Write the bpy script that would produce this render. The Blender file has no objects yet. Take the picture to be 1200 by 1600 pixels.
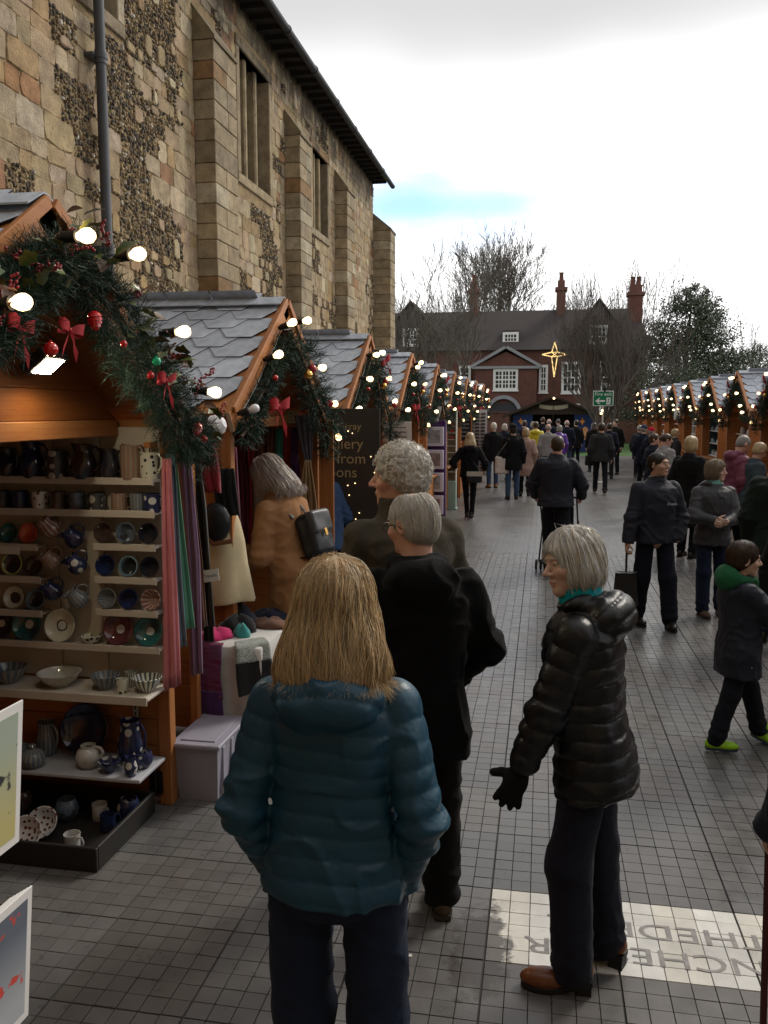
import bpy, bmesh, math, random
import numpy as np
from mathutils import Vector, Matrix
SC = bpy.context.scene
COL = SC.collection
random.seed(7)
R = math.radians
# ------------------------------------------------------------ camera, sky, sun, exposure
cam_d = bpy.data.cameras.new('camera')
cam = bpy.data.objects.new('camera', cam_d)
COL.objects.link(cam)
cam.location = (0, 0, 2.15)
cam.rotation_euler = (R(90 - 6.809), 0, R(10.413))
cam_d.sensor_fit = 'VERTICAL'
cam_d.sensor_height = 36
cam_d.lens = 36 * 1340 / 1600
cam_d.clip_end = 900
SC.camera = cam
SUN_AZ, SUN_EL = R(38), R(40)       # measured from +Y towards +X
world = bpy.data.worlds.new('World')
SC.world = world
world.use_nodes = True
wn = world.node_tree
wn.nodes.clear()
def N(nt, typ, **kw):
	n = nt.nodes.new(typ)
	for k, v in kw.items():
		setattr(n, k, v)
	return n
def wmath(op, a=None, b=None, nt=wn, clamp=False):
	n = N(nt, 'ShaderNodeMath', operation=op, use_clamp=clamp)
	for i, v in enumerate((a, b)):
		if v is None:
			continue
		if isinstance(v, (int, float)):
			n.inputs[i].default_value = v
		else:
			nt.links.new(v, n.inputs[i])
	return n.outputs[0]
wo = N(wn, 'ShaderNodeOutputWorld')
bg = N(wn, 'ShaderNodeBackground')
bg.inputs[1].default_value = 0.1
sky = N(wn, 'ShaderNodeTexSky', sky_type='NISHITA')
sky.sun_disc = False
sky.sun_elevation = SUN_EL
sky.sun_rotation = SUN_AZ
tc = N(wn, 'ShaderNodeTexCoord')
sep = N(wn, 'ShaderNodeSeparateXYZ')
wn.links.new(tc.outputs['Generated'], sep.inputs[0])
den = wmath('ADD', wmath('MAXIMUM', sep.outputs[2], 0.0), 0.22)
cmb = N(wn, 'ShaderNodeCombineXYZ')
wn.links.new(wmath('DIVIDE', sep.outputs[0], den), cmb.inputs[0])
wn.links.new(wmath('DIVIDE', sep.outputs[1], den), cmb.inputs[1])
def cloud_noise(scale, detail, off):
	mp = N(wn, 'ShaderNodeMapping')
	mp.inputs['Location'].default_value = off
	wn.links.new(cmb.outputs[0], mp.inputs[0])
	n = N(wn, 'ShaderNodeTexNoise')
	n.inputs['Scale'].default_value = scale
	n.inputs['Detail'].default_value = detail
	n.inputs['Roughness'].default_value = 0.5
	wn.links.new(mp.outputs[0], n.inputs[0])
	return n.outputs[0]
def wramp(fac, stops, interp='EASE'):
	r = N(wn, 'ShaderNodeValToRGB')
	r.color_ramp.interpolation = interp
	els = r.color_ramp.elements
	while len(els) < len(stops):
		els.new(0.5)
	for e, (p, c) in zip(els, stops):
		e.position = p
		e.color = (c[0], c[1], c[2], 1)
	wn.links.new(fac, r.inputs[0])
	return r.outputs[0]
DECK_TOP, DECK_LOW = (5.1, 5.05, 5.1), (12.6, 12.6, 12.6)
# one cloud deck, grey overhead and thinning to a bright band low down all round; a few ragged gaps
uu = N(wn, 'ShaderNodeVectorMath', operation='LENGTH')
wn.links.new(cmb.outputs[0], uu.inputs[0])
n_big = cloud_noise(0.55, 4, (0.4, 0.2, 0.0))
n_fine = cloud_noise(1.6, 6, (3.1, 1.3, 0.0))
rad_ = wmath('ADD', uu.outputs['Value'], wmath('MULTIPLY', wmath('SUBTRACT', n_big, 0.5), 1.1))
deck = wramp(wmath('MULTIPLY', rad_, 0.4), [(0.59, DECK_TOP), (0.80, DECK_LOW)])
vd = N(wn, 'ShaderNodeVectorMath', operation='SUBTRACT')
wn.links.new(cmb.outputs[0], vd.inputs[0])
vd.inputs[1].default_value = (-0.27, 2.20, 0)
vs_ = N(wn, 'ShaderNodeVectorMath', operation='MULTIPLY')
wn.links.new(vd.outputs[0], vs_.inputs[0])
vs_.inputs[1].default_value = (1.35, 2.9, 0)
vl = N(wn, 'ShaderNodeVectorMath', operation='LENGTH')
wn.links.new(vs_.outputs[0], vl.inputs[0])
gapd = wmath('ADD', vl.outputs['Value'], wmath('MULTIPLY', wmath('SUBTRACT', n_fine, 0.5), 1.5))
gap1 = wramp(gapd, [(0.2, (0, 0, 0)), (1.0, (1, 1, 1))])
gap2 = wramp(cloud_noise(0.75, 5, (7.3, 2.1, 0.0)), [(0.20, (0, 0, 0)), (0.30, (1, 1, 1))])
gapm = wmath('MULTIPLY', gap1, gap2)
mix = N(wn, 'ShaderNodeMix', data_type='RGBA')
wn.links.new(gapm, mix.inputs[0])
sky.dust_density = 0.3
sky.ozone_density = 4.0
skyb = N(wn, 'ShaderNodeMix', data_type='RGBA', blend_type='MULTIPLY')
skyb.inputs[0].default_value = 1.0
wn.links.new(sky.outputs[0], skyb.inputs[6])
skyb.inputs[7].default_value = (1.5, 1.5, 1.5, 1)
wn.links.new(skyb.outputs[2], mix.inputs[6])
wn.links.new(deck, mix.inputs[7])
wn.links.new(mix.outputs[2], bg.inputs[0])
wn.links.new(bg.outputs[0], wo.inputs[0])
sun_d = bpy.data.lights.new('sun', 'SUN')
sun_d.energy = 1.3
sun_d.angle = R(14)
sun_d.color = (1.0, 0.93, 0.82)
sun = bpy.data.objects.new('sun', sun_d)
COL.objects.link(sun)
sdir = Vector((math.sin(SUN_AZ) * math.cos(SUN_EL), math.cos(SUN_AZ) * math.cos(SUN_EL), math.sin(SUN_EL)))
sun.rotation_euler = sdir.to_track_quat('Z', 'Y').to_euler()
sun.location = (20, 30, 30)
SC.view_settings.view_transform = 'Standard'
SC.view_settings.look = 'None'
SC.view_settings.exposure = 0.55
SC.view_settings.gamma = 1.0
SC.render.engine = 'CYCLES'
SC.cycles.use_denoising = True
SC.cycles.max_bounces = 5
SC.cycles.diffuse_bounces = 3
SC.cycles.glossy_bounces = 3
SC.cycles.transmission_bounces = 4
SC.cycles.transparent_max_bounces = 6
SC.cycles.sample_clamp_indirect = 4
SC.cycles.caustics_reflective = False
SC.cycles.caustics_refractive = False
# ------------------------------------------------------------ materials
MATS = {}
def _lin(c):
	return (c[0], c[1], c[2], 1)
def mat(name, col=(0.5, 0.5, 0.5), rough=0.6, var=0.15, scale=6.0, bump=0.0, bscale=60.0, metal=0.0, spec=0.4,
		col2=None, attr=False, rnd=0.0, emit=None, estr=0.0, trans=0.0, alpha=1.0, sheen=0.0, coat=0.0, stretch=None,
		rvar=0.0, bdist=0.01, detail=4.0, fold=0.0):
	"""procedural principled material: noise colour variation, optional per-vertex colour, noise bump"""
	if name in MATS:
		return MATS[name]
	if name.startswith('glaze'):
		col, rough = tuple(min(0.62, c * 1.7) for c in col), rough * 0.6
	m = bpy.data.materials.new(name)
	MATS[name] = m
	m.use_nodes = True
	nt = m.node_tree
	p = nt.nodes['Principled BSDF']
	tcn = N(nt, 'ShaderNodeTexCoord')
	src = tcn.outputs['Object']
	if stretch:
		mp = N(nt, 'ShaderNodeMapping')
		mp.inputs['Scale'].default_value = stretch
		nt.links.new(src, mp.inputs[0])
		src = mp.outputs[0]
	nz = N(nt, 'ShaderNodeTexNoise')
	nz.inputs['Scale'].default_value = scale
	nz.inputs['Detail'].default_value = detail
	nz.inputs['Roughness'].default_value = 0.6
	nt.links.new(src, nz.inputs[0])
	if attr:
		at = N(nt, 'ShaderNodeVertexColor', layer_name='Col')
		base = at.outputs[0]
	else:
		rgb = N(nt, 'ShaderNodeRGB')
		rgb.outputs[0].default_value = _lin(col)
		base = rgb.outputs[0]
	if col2 is not None:
		mx = N(nt, 'ShaderNodeMix', data_type='RGBA')
		rr = N(nt, 'ShaderNodeMapRange')
		rr.inputs[1].default_value = 0.4
		rr.inputs[2].default_value = 0.62
		nt.links.new(nz.outputs[0], rr.inputs[0])
		nt.links.new(rr.outputs[0], mx.inputs[0])
		nt.links.new(base, mx.inputs[6])
		mx.inputs[7].default_value = _lin(col2)
		base = mx.outputs[2]
	hsv = N(nt, 'ShaderNodeHueSaturation')
	mr = N(nt, 'ShaderNodeMapRange')
	mr.inputs[1].default_value = 0.25
	mr.inputs[2].default_value = 0.75
	mr.inputs[3].default_value = 1 - var
	mr.inputs[4].default_value = 1 + var
	nt.links.new(nz.outputs[0], mr.inputs[0])
	val = mr.outputs[0]
	if rnd:
		oi = N(nt, 'ShaderNodeObjectInfo')
		r2 = N(nt, 'ShaderNodeMapRange')
		r2.inputs[3].default_value = 1 - rnd
		r2.inputs[4].default_value = 1 + rnd
		nt.links.new(oi.outputs['Random'], r2.inputs[0])
		val = wmath('MULTIPLY', val, r2.outputs[0], nt=nt)
	nt.links.new(val, hsv.inputs['Value'])
	nt.links.new(base, hsv.inputs['Color'])
	nt.links.new(hsv.outputs[0], p.inputs['Base Color'])
	p.inputs['Roughness'].default_value = rough
	if rvar:
		r3 = N(nt, 'ShaderNodeMapRange')
		r3.inputs[1].default_value = 0.3
		r3.inputs[2].default_value = 0.7
		r3.inputs[3].default_value = max(0.02, rough - rvar)
		r3.inputs[4].default_value = min(1, rough + rvar)
		nt.links.new(nz.outputs[0], r3.inputs[0])
		nt.links.new(r3.outputs[0], p.inputs['Roughness'])
	p.inputs['Metallic'].default_value = metal
	p.inputs['Specular IOR Level'].default_value = spec
	if sheen:
		p.inputs['Sheen Weight'].default_value = sheen
	if coat:
		p.inputs['Coat Weight'].default_value = coat
	if trans:
		p.inputs['Transmission Weight'].default_value = trans
	if alpha < 1:
		p.inputs['Alpha'].default_value = alpha
	if emit is not None:
		p.inputs['Emission Color'].default_value = _lin(emit)
		p.inputs['Emission Strength'].default_value = estr
	if bump:
		nb = N(nt, 'ShaderNodeTexNoise')
		nb.inputs['Scale'].default_value = bscale
		nb.inputs['Detail'].default_value = 3
		nt.links.new(src, nb.inputs[0])
		bp = N(nt, 'ShaderNodeBump')
		bp.inputs['Strength'].default_value = bump
		bp.inputs['Distance'].default_value = bdist
		nt.links.new(nb.outputs[0], bp.inputs['Height'])
		nt.links.new(bp.outputs[0], p.inputs['Normal'])
		if fold:                            # soft creases of worn cloth
			nf = N(nt, 'ShaderNodeTexNoise')
			nf.inputs['Scale'].default_value = 6.5
			nf.inputs['Detail'].default_value = 4
			nf.inputs['Distortion'].default_value = 0.25
			nt.links.new(src, nf.inputs[0])
			b2 = N(nt, 'ShaderNodeBump')
			b2.inputs['Strength'].default_value = fold
			b2.inputs['Distance'].default_value = 0.05
			nt.links.new(nf.outputs[0], b2.inputs['Height'])
			nt.links.new(b2.outputs[0], bp.inputs['Normal'])
	return m
def mat_spots(name, ground, spot, scale=14, size=0.35, rough=0.2):
	"""glazed pottery with painted spots"""
	m = mat(name, ground, rough, 0.1, coat=0.4)
	nt = m.node_tree
	p = nt.nodes['Principled BSDF']
	old = p.inputs['Base Color'].links[0].from_socket
	tcn = N(nt, 'ShaderNodeTexCoord')
	vo = N(nt, 'ShaderNodeTexVoronoi')
	vo.inputs['Scale'].default_value = scale
	vo.inputs['Randomness'].default_value = 0.55
	nt.links.new(tcn.outputs['Object'], vo.inputs['Vector'])
	lt = wmath('LESS_THAN', vo.outputs['Distance'], size, nt=nt)
	mx = N(nt, 'ShaderNodeMix', data_type='RGBA')
	nt.links.new(lt, mx.inputs[0])
	nt.links.new(old, mx.inputs[6])
	mx.inputs[7].default_value = _lin(spot)
	nt.links.new(mx.outputs[2], p.inputs['Base Color'])
	return m
def mat_bands(name, c1, c2, freq=40, axis='radial', rough=0.22, dist=2.0, lo=0.4, hi=0.6):
	"""glazed pottery with brushed stripes: vertical flutes, or rings about the axis"""
	m = mat(name, c1, rough, 0.12, coat=0.4)
	nt = m.node_tree
	p = nt.nodes['Principled BSDF']
	old = p.inputs['Base Color'].links[0].from_socket
	tcn = N(nt, 'ShaderNodeTexCoord')
	sp = N(nt, 'ShaderNodeSeparateXYZ')
	nt.links.new(tcn.outputs['Object'], sp.inputs[0])
	if axis == 'flute':
		v = wmath('ARCTAN2', sp.outputs[1], sp.outputs[0], nt=nt)
		v = wmath('MULTIPLY', v, float(freq), nt=nt)
	else:
		x2 = wmath('MULTIPLY', sp.outputs[0], sp.outputs[0], nt=nt)
		y2 = wmath('MULTIPLY', sp.outputs[1], sp.outputs[1], nt=nt)
		v = wmath('SQRT', wmath('ADD', x2, y2, nt=nt), nt=nt)
		v = wmath('MULTIPLY', v, float(freq), nt=nt)
	nz = N(nt, 'ShaderNodeTexNoise')
	nz.inputs['Scale'].default_value = 15
	nt.links.new(tcn.outputs['Object'], nz.inputs[0])
	v = wmath('ADD', v, wmath('MULTIPLY', nz.outputs[0], dist, nt=nt), nt=nt)
	v = wmath('ADD', wmath('MULTIPLY', wmath('SINE', v, nt=nt), 0.5, nt=nt), 0.5, nt=nt)
	rr = N(nt, 'ShaderNodeMapRange')
	rr.inputs[1].default_value = lo
	rr.inputs[2].default_value = hi
	nt.links.new(v, rr.inputs[0])
	mx = N(nt, 'ShaderNodeMix', data_type='RGBA')
	nt.links.new(rr.outputs[0], mx.inputs[0])
	nt.links.new(old, mx.inputs[6])
	mx.inputs[7].default_value = _lin(c2)
	nt.links.new(mx.outputs[2], p.inputs['Base Color'])
	return m
# ------------------------------------------------------------ mesh helpers
class MB:
	"""collects verts, faces, material slots and per-face colours; build() links ONE mesh object"""
	def __init__(self):
		self.v, self.f, self.mi, self.c = [], [], [], []
	def add(self, verts, faces, mi=0, col=None):
		o = len(self.v)
		self.v.extend([tuple(p) for p in verts])
		for f in faces:
			self.f.append(tuple(i + o for i in f))
			self.mi.append(mi)
			self.c.append(col)
		return self
	def box(self, a, b, mi=0, col=None, M=None):
		x0, y0, z0 = a
		x1, y1, z1 = b
		vs = [(x0, y0, z0), (x1, y0, z0), (x1, y1, z0), (x0, y1, z0), (x0, y0, z1), (x1, y0, z1), (x1, y1, z1), (x0, y1, z1)]
		if M is not None:
			vs = [M @ Vector(p) for p in vs]
		return self.add(vs, [(0, 3, 2, 1), (4, 5, 6, 7), (0, 1, 5, 4), (1, 2, 6, 5), (2, 3, 7, 6), (3, 0, 4, 7)], mi, col)
	def bbox(self, a, b, bev=0.006, mi=0, col=None, M=None):
		"""box with chamfered edges"""
		c = [(a[i] + b[i]) / 2 for i in range(3)]
		h = [abs(b[i] - a[i]) / 2 for i in range(3)]
		bev = min(bev, min(h) * 0.45)
		vs, idx = [], {}
		for sx in (-1, 1):
			for sy in (-1, 1):
				for sz in (-1, 1):
					s = (sx, sy, sz)
					for ax in range(3):
						p = [c[i] + s[i] * (h[i] - (0 if i == ax else bev)) for i in range(3)]
						idx[(sx, sy, sz, ax)] = len(vs)
						vs.append(p)
		fs = []
		for ax in range(3):
			u, w = [i for i in range(3) if i != ax]
			for sg in (-1, 1):
				loop = []
				for (su, sw) in ((-1, -1), (1, -1), (1, 1), (-1, 1)):
					s = [0, 0, 0]
					s[ax], s[u], s[w] = sg, su, sw
					loop.append(idx[(s[0], s[1], s[2], ax)])
				flip = (sg < 0) ^ (ax == 1)
				fs.append(tuple(reversed(loop)) if flip else tuple(loop))
		for ax in range(3):                      # edge chamfers along ax
			u, w = [i for i in range(3) if i != ax]
			for su in (-1, 1):
				for sw in (-1, 1):
					q = []
					for (sg, face) in ((-1, u), (1, u), (1, w), (-1, w)):
						s = [0, 0, 0]
						s[ax], s[u], s[w] = sg, su, sw
						q.append(idx[(s[0], s[1], s[2], face)])
					fs.append(tuple(q))
		for sx in (-1, 1):
			for sy in (-1, 1):
				for sz in (-1, 1):
					fs.append(tuple(idx[(sx, sy, sz, a_)] for a_ in range(3)))
		if M is not None:
			vs = [M @ Vector(p) for p in vs]
		return self.add(vs, fs, mi, col)
	def tube(self, pts, rad, n=8, mi=0, col=None, caps=True, flat=None):
		"""tube along pts with radius or list of radii; flat=(sx,sy) squashes the section"""
		pts = [Vector(p) for p in pts]
		m = len(pts)
		rs = rad if isinstance(rad, (list, tuple)) else [rad] * m
		t0 = (pts[1] - pts[0]).normalized()
		up = Vector((0, 0, 1)) if abs(t0.z) < 0.9 else Vector((1, 0, 0))
		u = t0.cross(up).normalized()
		vs = []
		for i, p in enumerate(pts):
			t = (pts[min(i + 1, m - 1)] - pts[max(i - 1, 0)])
			if t.length < 1e-9:
				t = t0
			t.normalize()
			u = (u - t * u.dot(t))
			if u.length < 1e-6:
				u = t.orthogonal()
			u.normalize()
			w = t.cross(u)
			for k in range(n):
				a = 2 * math.pi * k / n
				ca, sa = math.cos(a), math.sin(a)
				if flat:
					ca, sa = ca * flat[0], sa * flat[1]
				vs.append(p + u * (rs[i] * ca) + w * (rs[i] * sa))
		fs = []
		for i in range(m - 1):
			for k in range(n):
				k2 = (k + 1) % n
				fs.append((i * n + k, i * n + k2, (i + 1) * n + k2, (i + 1) * n + k))
		if caps:
			fs.append(tuple(reversed(range(n))))
			fs.append(tuple((m - 1) * n + k for k in range(n)))
		return self.add(vs, fs, mi, col)
	def lathe(self, prof, n=20, c=(0, 0, 0), mi=0, col=None, M=None):
		"""revolve (r, z) profile about z"""
		vs, fs, rows = [], [], []
		for (r, z) in prof:
			if r < 1e-6:
				rows.append([len(vs)])
				vs.append(Vector((c[0], c[1], c[2] + z)))
			else:
				rows.append(list(range(len(vs), len(vs) + n)))
				for k in range(n):
					a = 2 * math.pi * k / n
					vs.append(Vector((c[0] + r * math.cos(a), c[1] + r * math.sin(a), c[2] + z)))
		for A, B in zip(rows[:-1], rows[1:]):
			for k in range(n):
				k2 = (k + 1) % n
				if len(A) == 1 and len(B) == 1:
					continue
				if len(A) == 1:
					fs.append((A[0], B[k2], B[k]))
				elif len(B) == 1:
					fs.append((A[k], A[k2], B[0]))
				else:
					fs.append((A[k], A[k2], B[k2], B[k]))
		if M is not None:
			vs = [M @ p for p in vs]
		return self.add(vs, fs, mi, col)
	def sphere(self, c, r, n=12, mi=0, col=None):
		rx, ry, rz = r if isinstance(r, (tuple, list)) else (r, r, r)
		m = max(4, n // 2)
		prof = [(math.sin(math.pi * i / m), -math.cos(math.pi * i / m)) for i in range(m + 1)]
		prof[0] = (0, -1)
		prof[-1] = (0, 1)
		M = Matrix.Translation(c) @ Matrix.Diagonal((rx, ry, rz, 1))
		return self.lathe(prof, n, mi=mi, col=col, M=M)
	def prism(self, poly, d, M, mi=0, col=None, bev=0.0):
		"""extrude a polygon (x,y) by d along +z, placed by M"""
		n = len(poly)
		vs = [M @ Vector((x, y, 0)) for x, y in poly] + [M @ Vector((x, y, d)) for x, y in poly]
		fs = [tuple(reversed(range(n))), tuple(range(n, 2 * n))]
		for k in range(n):
			k2 = (k + 1) % n
			fs.append((k, k2, n + k2, n + k))
		return self.add(vs, fs, mi, col)
	def mesh(self, name, mats, smooth=False):
		me = bpy.data.meshes.new(name)
		me.from_pydata([tuple(p) for p in self.v], [], self.f)
		if not isinstance(mats, (list, tuple)):
			mats = [mats]
		for m in mats:
			me.materials.append(m)
		if len(mats) > 1:
			me.polygons.foreach_set('material_index', self.mi)
		if any(c is not None for c in self.c):
			at = me.color_attributes.new('Col', 'FLOAT_COLOR', 'CORNER')
			arr = []
			for f, c in zip(self.f, self.c):
				c = c or (0.5, 0.5, 0.5)
				arr.extend([c[0], c[1], c[2], 1.0] * len(f))
			at.data.foreach_set('color', arr)
		if smooth:
			me.polygons.foreach_set('use_smooth', [True] * len(me.polygons))
			if smooth != 'all':
				me.set_sharp_from_angle(angle=R(40))
		me.update()
		return me
	def build(self, name, mats, parent=None, smooth=False):
		return link(name, self.mesh(name, mats, smooth), parent)
KIDS = {}
def adopt(o, parent):
	o.parent = parent
	KIDS.setdefault(parent.name, []).append(o)
def link(name, data, parent=None):
	o = bpy.data.objects.new(name, data)
	COL.objects.link(o)
	if parent is not None:
		adopt(o, parent)
	return o
def tag(o, label, cat=None, group=None, kind=None):
	if label:
		o['label'] = label
	if cat:
		o['category'] = cat
	if group:
		o['group'] = group
	if kind:
		o['kind'] = kind
	return o
def thing(name, label, cat, loc=(0, 0, 0), rotz=0.0, group=None):
	o = bpy.data.objects.new(name, None)
	o.empty_display_size = 0.2
	COL.objects.link(o)
	o.location = loc
	o.rotation_euler = (0, 0, rotz)
	return tag(o, label, cat, group)
def copy_tree(o, parent=None):
	"""a thing, its parts and their sub-parts"""
	c = o.copy()
	COL.objects.link(c)
	if parent is not None:
		adopt(c, parent)
	for ch in KIDS.get(o.name, []):
		copy_tree(ch, c)
	return c
def frame(o, x, y=None, z=None):
	"""matrix from origin and axes"""
	x = Vector(x).normalized()
	if z is None:
		y = Vector(y).normalized()
		z = x.cross(y).normalized()
		y = z.cross(x)
	else:
		z = Vector(z).normalized()
		y = z.cross(x).normalized()
		x = y.cross(z)
	M = Matrix.Identity(4)
	for i in range(3):
		M[i][0], M[i][1], M[i][2], M[i][3] = x[i], y[i], z[i], o[i]
	return M
def text_obj(name, body, size, m, parent, loc, rot, align='CENTER', extrude=0.0, font_scale=(1, 1)):
	cu = bpy.data.curves.new(name, 'FONT')
	cu.body = body
	cu.size = size
	cu.align_x = align
	cu.align_y = 'CENTER'
	cu.extrude = extrude
	cu.resolution_u = 3
	o = bpy.data.objects.new(name, cu)
	COL.objects.link(o)
	dg = bpy.context.evaluated_depsgraph_get()
	me = bpy.data.meshes.new_from_object(o.evaluated_get(dg))
	bpy.data.objects.remove(o)
	bpy.data.curves.remove(cu)
	me.materials.clear()
	me.materials.append(m)
	t = link(name, me, parent)
	t.location = loc
	t.rotation_euler = rot
	t.scale = (font_scale[0], font_scale[1], 1)
	return t
# ============================================================ GROUND
def grid_material(name, col, pitch=0.0862, panel=0.517):
	"""far paving: the same grid of small tiles in larger panels, as fine relief and joint colour"""
	m = mat(name, col, 0.33, 0.10, scale=2.2, rvar=0.05, spec=0.6)
	nt = m.node_tree
	p = nt.nodes['Principled BSDF']
	old = p.inputs['Base Color'].links[0].from_socket
	g = N(nt, 'ShaderNodeNewGeometry')
	sp = N(nt, 'ShaderNodeSeparateXYZ')
	nt.links.new(g.outputs['Position'], sp.inputs[0])
	def joint(sock, off, per, w):
		v = wmath('FRACT', wmath('DIVIDE', wmath('ADD', sock, off, nt=nt), per, nt=nt), nt=nt)
		v = wmath('ABSOLUTE', wmath('SUBTRACT', v, 0.5, nt=nt), nt=nt)
		return wmath('GREATER_THAN', v, 0.5 - w / per / 2, nt=nt)
	j1 = wmath('MAXIMUM', joint(sp.outputs[0], 100 * panel + 0.18, pitch, 0.008), joint(sp.outputs[1], 100 * panel - 3.16, pitch, 0.008), nt=nt)
	j2 = wmath('MAXIMUM', joint(sp.outputs[0], 100 * panel + 0.18, panel, 0.018), joint(sp.outputs[1], 100 * panel - 3.16, panel, 0.016), nt=nt)
	jj = wmath('ADD', wmath('MULTIPLY', j1, 0.55, nt=nt), wmath('MULTIPLY', j2, 0.4, nt=nt), nt=nt, clamp=True)
	mx = N(nt, 'ShaderNodeMix', data_type='RGBA')
	nt.links.new(jj, mx.inputs[0])
	nt.links.new(old, mx.inputs[6])
	mx.inputs[7].default_value = (0.018, 0.017, 0.016, 1)
	nt.links.new(mx.outputs[2], p.inputs['Base Color'])
	bp = N(nt, 'ShaderNodeBump', invert=True)
	bp.inputs['Strength'].default_value = 0.5
	bp.inputs['Distance'].default_value = 0.004
	nt.links.new(jj, bp.inputs['Height'])
	nt.links.new(bp.outputs[0], p.inputs['Normal'])
	return m
def tile_material(name, attrs=True):
	m = mat(name, (0.1, 0.1, 0.1), 0.33, 0.12, scale=9, attr=True, rvar=0.08, spec=0.6, bump=0.12, bscale=90, bdist=0.004)
	nt = m.node_tree
	p = nt.nodes['Principled BSDF']
	nzn = [n for n in nt.nodes if n.bl_idname == 'ShaderNodeTexNoise']
	g = N(nt, 'ShaderNodeNewGeometry')
	for n in nzn:
		nt.links.new(g.outputs['Position'], n.inputs[0])
	old = p.inputs['Base Color'].links[0].from_socket
	# trodden-in dirt: ragged patches where mud was spilt beside the lettered panel
	sp = N(nt, 'ShaderNodeSeparateXYZ')
	nt.links.new(g.outputs['Position'], sp.inputs[0])
	dx = wmath('MULTIPLY', wmath('ADD', sp.outputs[0], 0.20, nt=nt), 7.0, nt=nt)
	dy = wmath('MULTIPLY', wmath('SUBTRACT', sp.outputs[1], 3.22, nt=nt), 2.6, nt=nt)
	rr = wmath('SQRT', wmath('ADD', wmath('MULTIPLY', dx, dx, nt=nt), wmath('MULTIPLY', dy, dy, nt=nt), nt=nt), nt=nt)
	nz = N(nt, 'ShaderNodeTexNoise')
	nz.inputs['Scale'].default_value = 16
	nz.inputs['Detail'].default_value = 6
	nz.inputs['Roughness'].default_value = 0.65
	nt.links.new(g.outputs['Position'], nz.inputs[0])
	v = wmath('SUBTRACT', wmath('MULTIPLY', nz.outputs[0], 2.0, nt=nt), rr, nt=nt)
	mr = N(nt, 'ShaderNodeMapRange')
	mr.inputs[1].default_value = 0.08
	mr.inputs[2].default_value = 0.34
	mr.inputs[4].default_value = 0.85
	nt.links.new(v, mr.inputs[0])
	mx = N(nt, 'ShaderNodeMix', data_type='RGBA')
	nt.links.new(mr.outputs[0], mx.inputs[0])
	nt.links.new(old, mx.inputs[6])
	mx.inputs[7].default_value = (0.045, 0.034, 0.026, 1)
	# dust film over everything
	n2 = N(nt, 'ShaderNodeTexNoise')
	n2.inputs['Scale'].default_value = 1.3
	n2.inputs['Detail'].default_value = 6
	nt.links.new(g.outputs['Position'], n2.inputs[0])
	mr2 = N(nt, 'ShaderNodeMapRange')
	mr2.inputs[1].default_value = 0.45
	mr2.inputs[2].default_value = 0.7
	mr2.inputs[4].default_value = 0.42
	nt.links.new(n2.outputs[0], mr2.inputs[0])
	m2 = N(nt, 'ShaderNodeMix', data_type='RGBA')
	nt.links.new(mr2.outputs[0], m2.inputs[0])
	nt.links.new(mx.outputs[2], m2.inputs[6])
	m2.inputs[7].default_value = (0.13, 0.118, 0.105, 1)
	# trodden gum and drip marks
	vo = N(nt, 'ShaderNodeTexVoronoi')
	vo.inputs['Scale'].default_value = 3.3
	nt.links.new(g.outputs['Position'], vo.inputs['Vector'])
	sp2 = N(nt, 'ShaderNodeSeparateXYZ')
	nt.links.new(vo.outputs['Color'], sp2.inputs[0])
	gum = wmath('LESS_THAN', vo.outputs['Distance'], wmath('MULTIPLY', wmath('SUBTRACT', sp2.outputs[0], 0.35, nt=nt), 0.085, nt=nt), nt=nt)
	m4 = N(nt, 'ShaderNodeMix', data_type='RGBA')
	nt.links.new(wmath('MULTIPLY', gum, 0.6, nt=nt), m4.inputs[0])
	nt.links.new(m2.outputs[2], m4.inputs[6])
	m4.inputs[7].default_value = (0.05, 0.046, 0.042, 1)
	nt.links.new(m4.outputs[2], p.inputs['Base Color'])
	return m
M_TILE = tile_material('paving_tile')
M_PAVE = grid_material('paving_far', (0.126, 0.122, 0.118))
M_GROUT = mat('grout', (0.065, 0.062, 0.06), 0.8, 0.2)
M_LAWN = mat('lawn', (0.045, 0.12, 0.02), 0.9, 0.3, scale=3, bump=0.6, bscale=120, bdist=0.03)
tag(MB().add([(-300, -120, -0.06), (300, -120, -0.06), (300, 480, -0.06), (-300, 480, -0.06)], [(0, 1, 2, 3)]).build('ground', mat('ground_earth', (0.07, 0.075, 0.045), 0.9, 0.3, scale=0.6)), None, kind='structure')
tag(MB().add([(-40, 41, -0.012), (60, 41, -0.012), (60, 150, -0.012), (-40, 150, -0.012)], [(0, 1, 2, 3)]).build('lawn', M_LAWN), None, kind='structure')
PIT, PAN = 0.517 / 6, 0.517
PX0, PY0 = -0.18, 3.16
TX0, TX1, TY0, TY1 = PX0 - 5 * PAN, PX0 + 8 * PAN, PY0 - 3 * PAN, PY0 + 19 * PAN   # geometry tiles: Y 1.6 .. 13
pav = tag(MB().add([(-8, -4, -0.008), (9, -4, -0.008), (9, 41.2, -0.008), (-8, 41.2, -0.008)], [(0, 1, 2, 3)]).build('pavement', M_GROUT), None, kind='structure')
mb = MB()
for (a, b, c, d) in ((-8, TX0, -4, 41.2), (TX1, 9, -4, 41.2), (TX0, TX1, TY1, 41.2), (TX0, TX1, -4, TY0)):
	nx = max(1, int((b - a) / 2)); ny = max(1, int((d - c) / 2))
	mb.add([(a, c, 0), (b, c, 0), (b, d, 0), (a, d, 0)], [(0, 1, 2, 3)])
tag(mb.build('paving_sheet', M_PAVE, pav), None)
def in_view(x, y):
	"""rough test that a ground point shows in the photograph's frame"""
	a = math.atan2(x, y) + R(10.413)
	return math.tan(a) > -0.455 and math.tan(a) < 0.455 and y > 2.25
rt = random.Random(3)
cells = []
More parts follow.
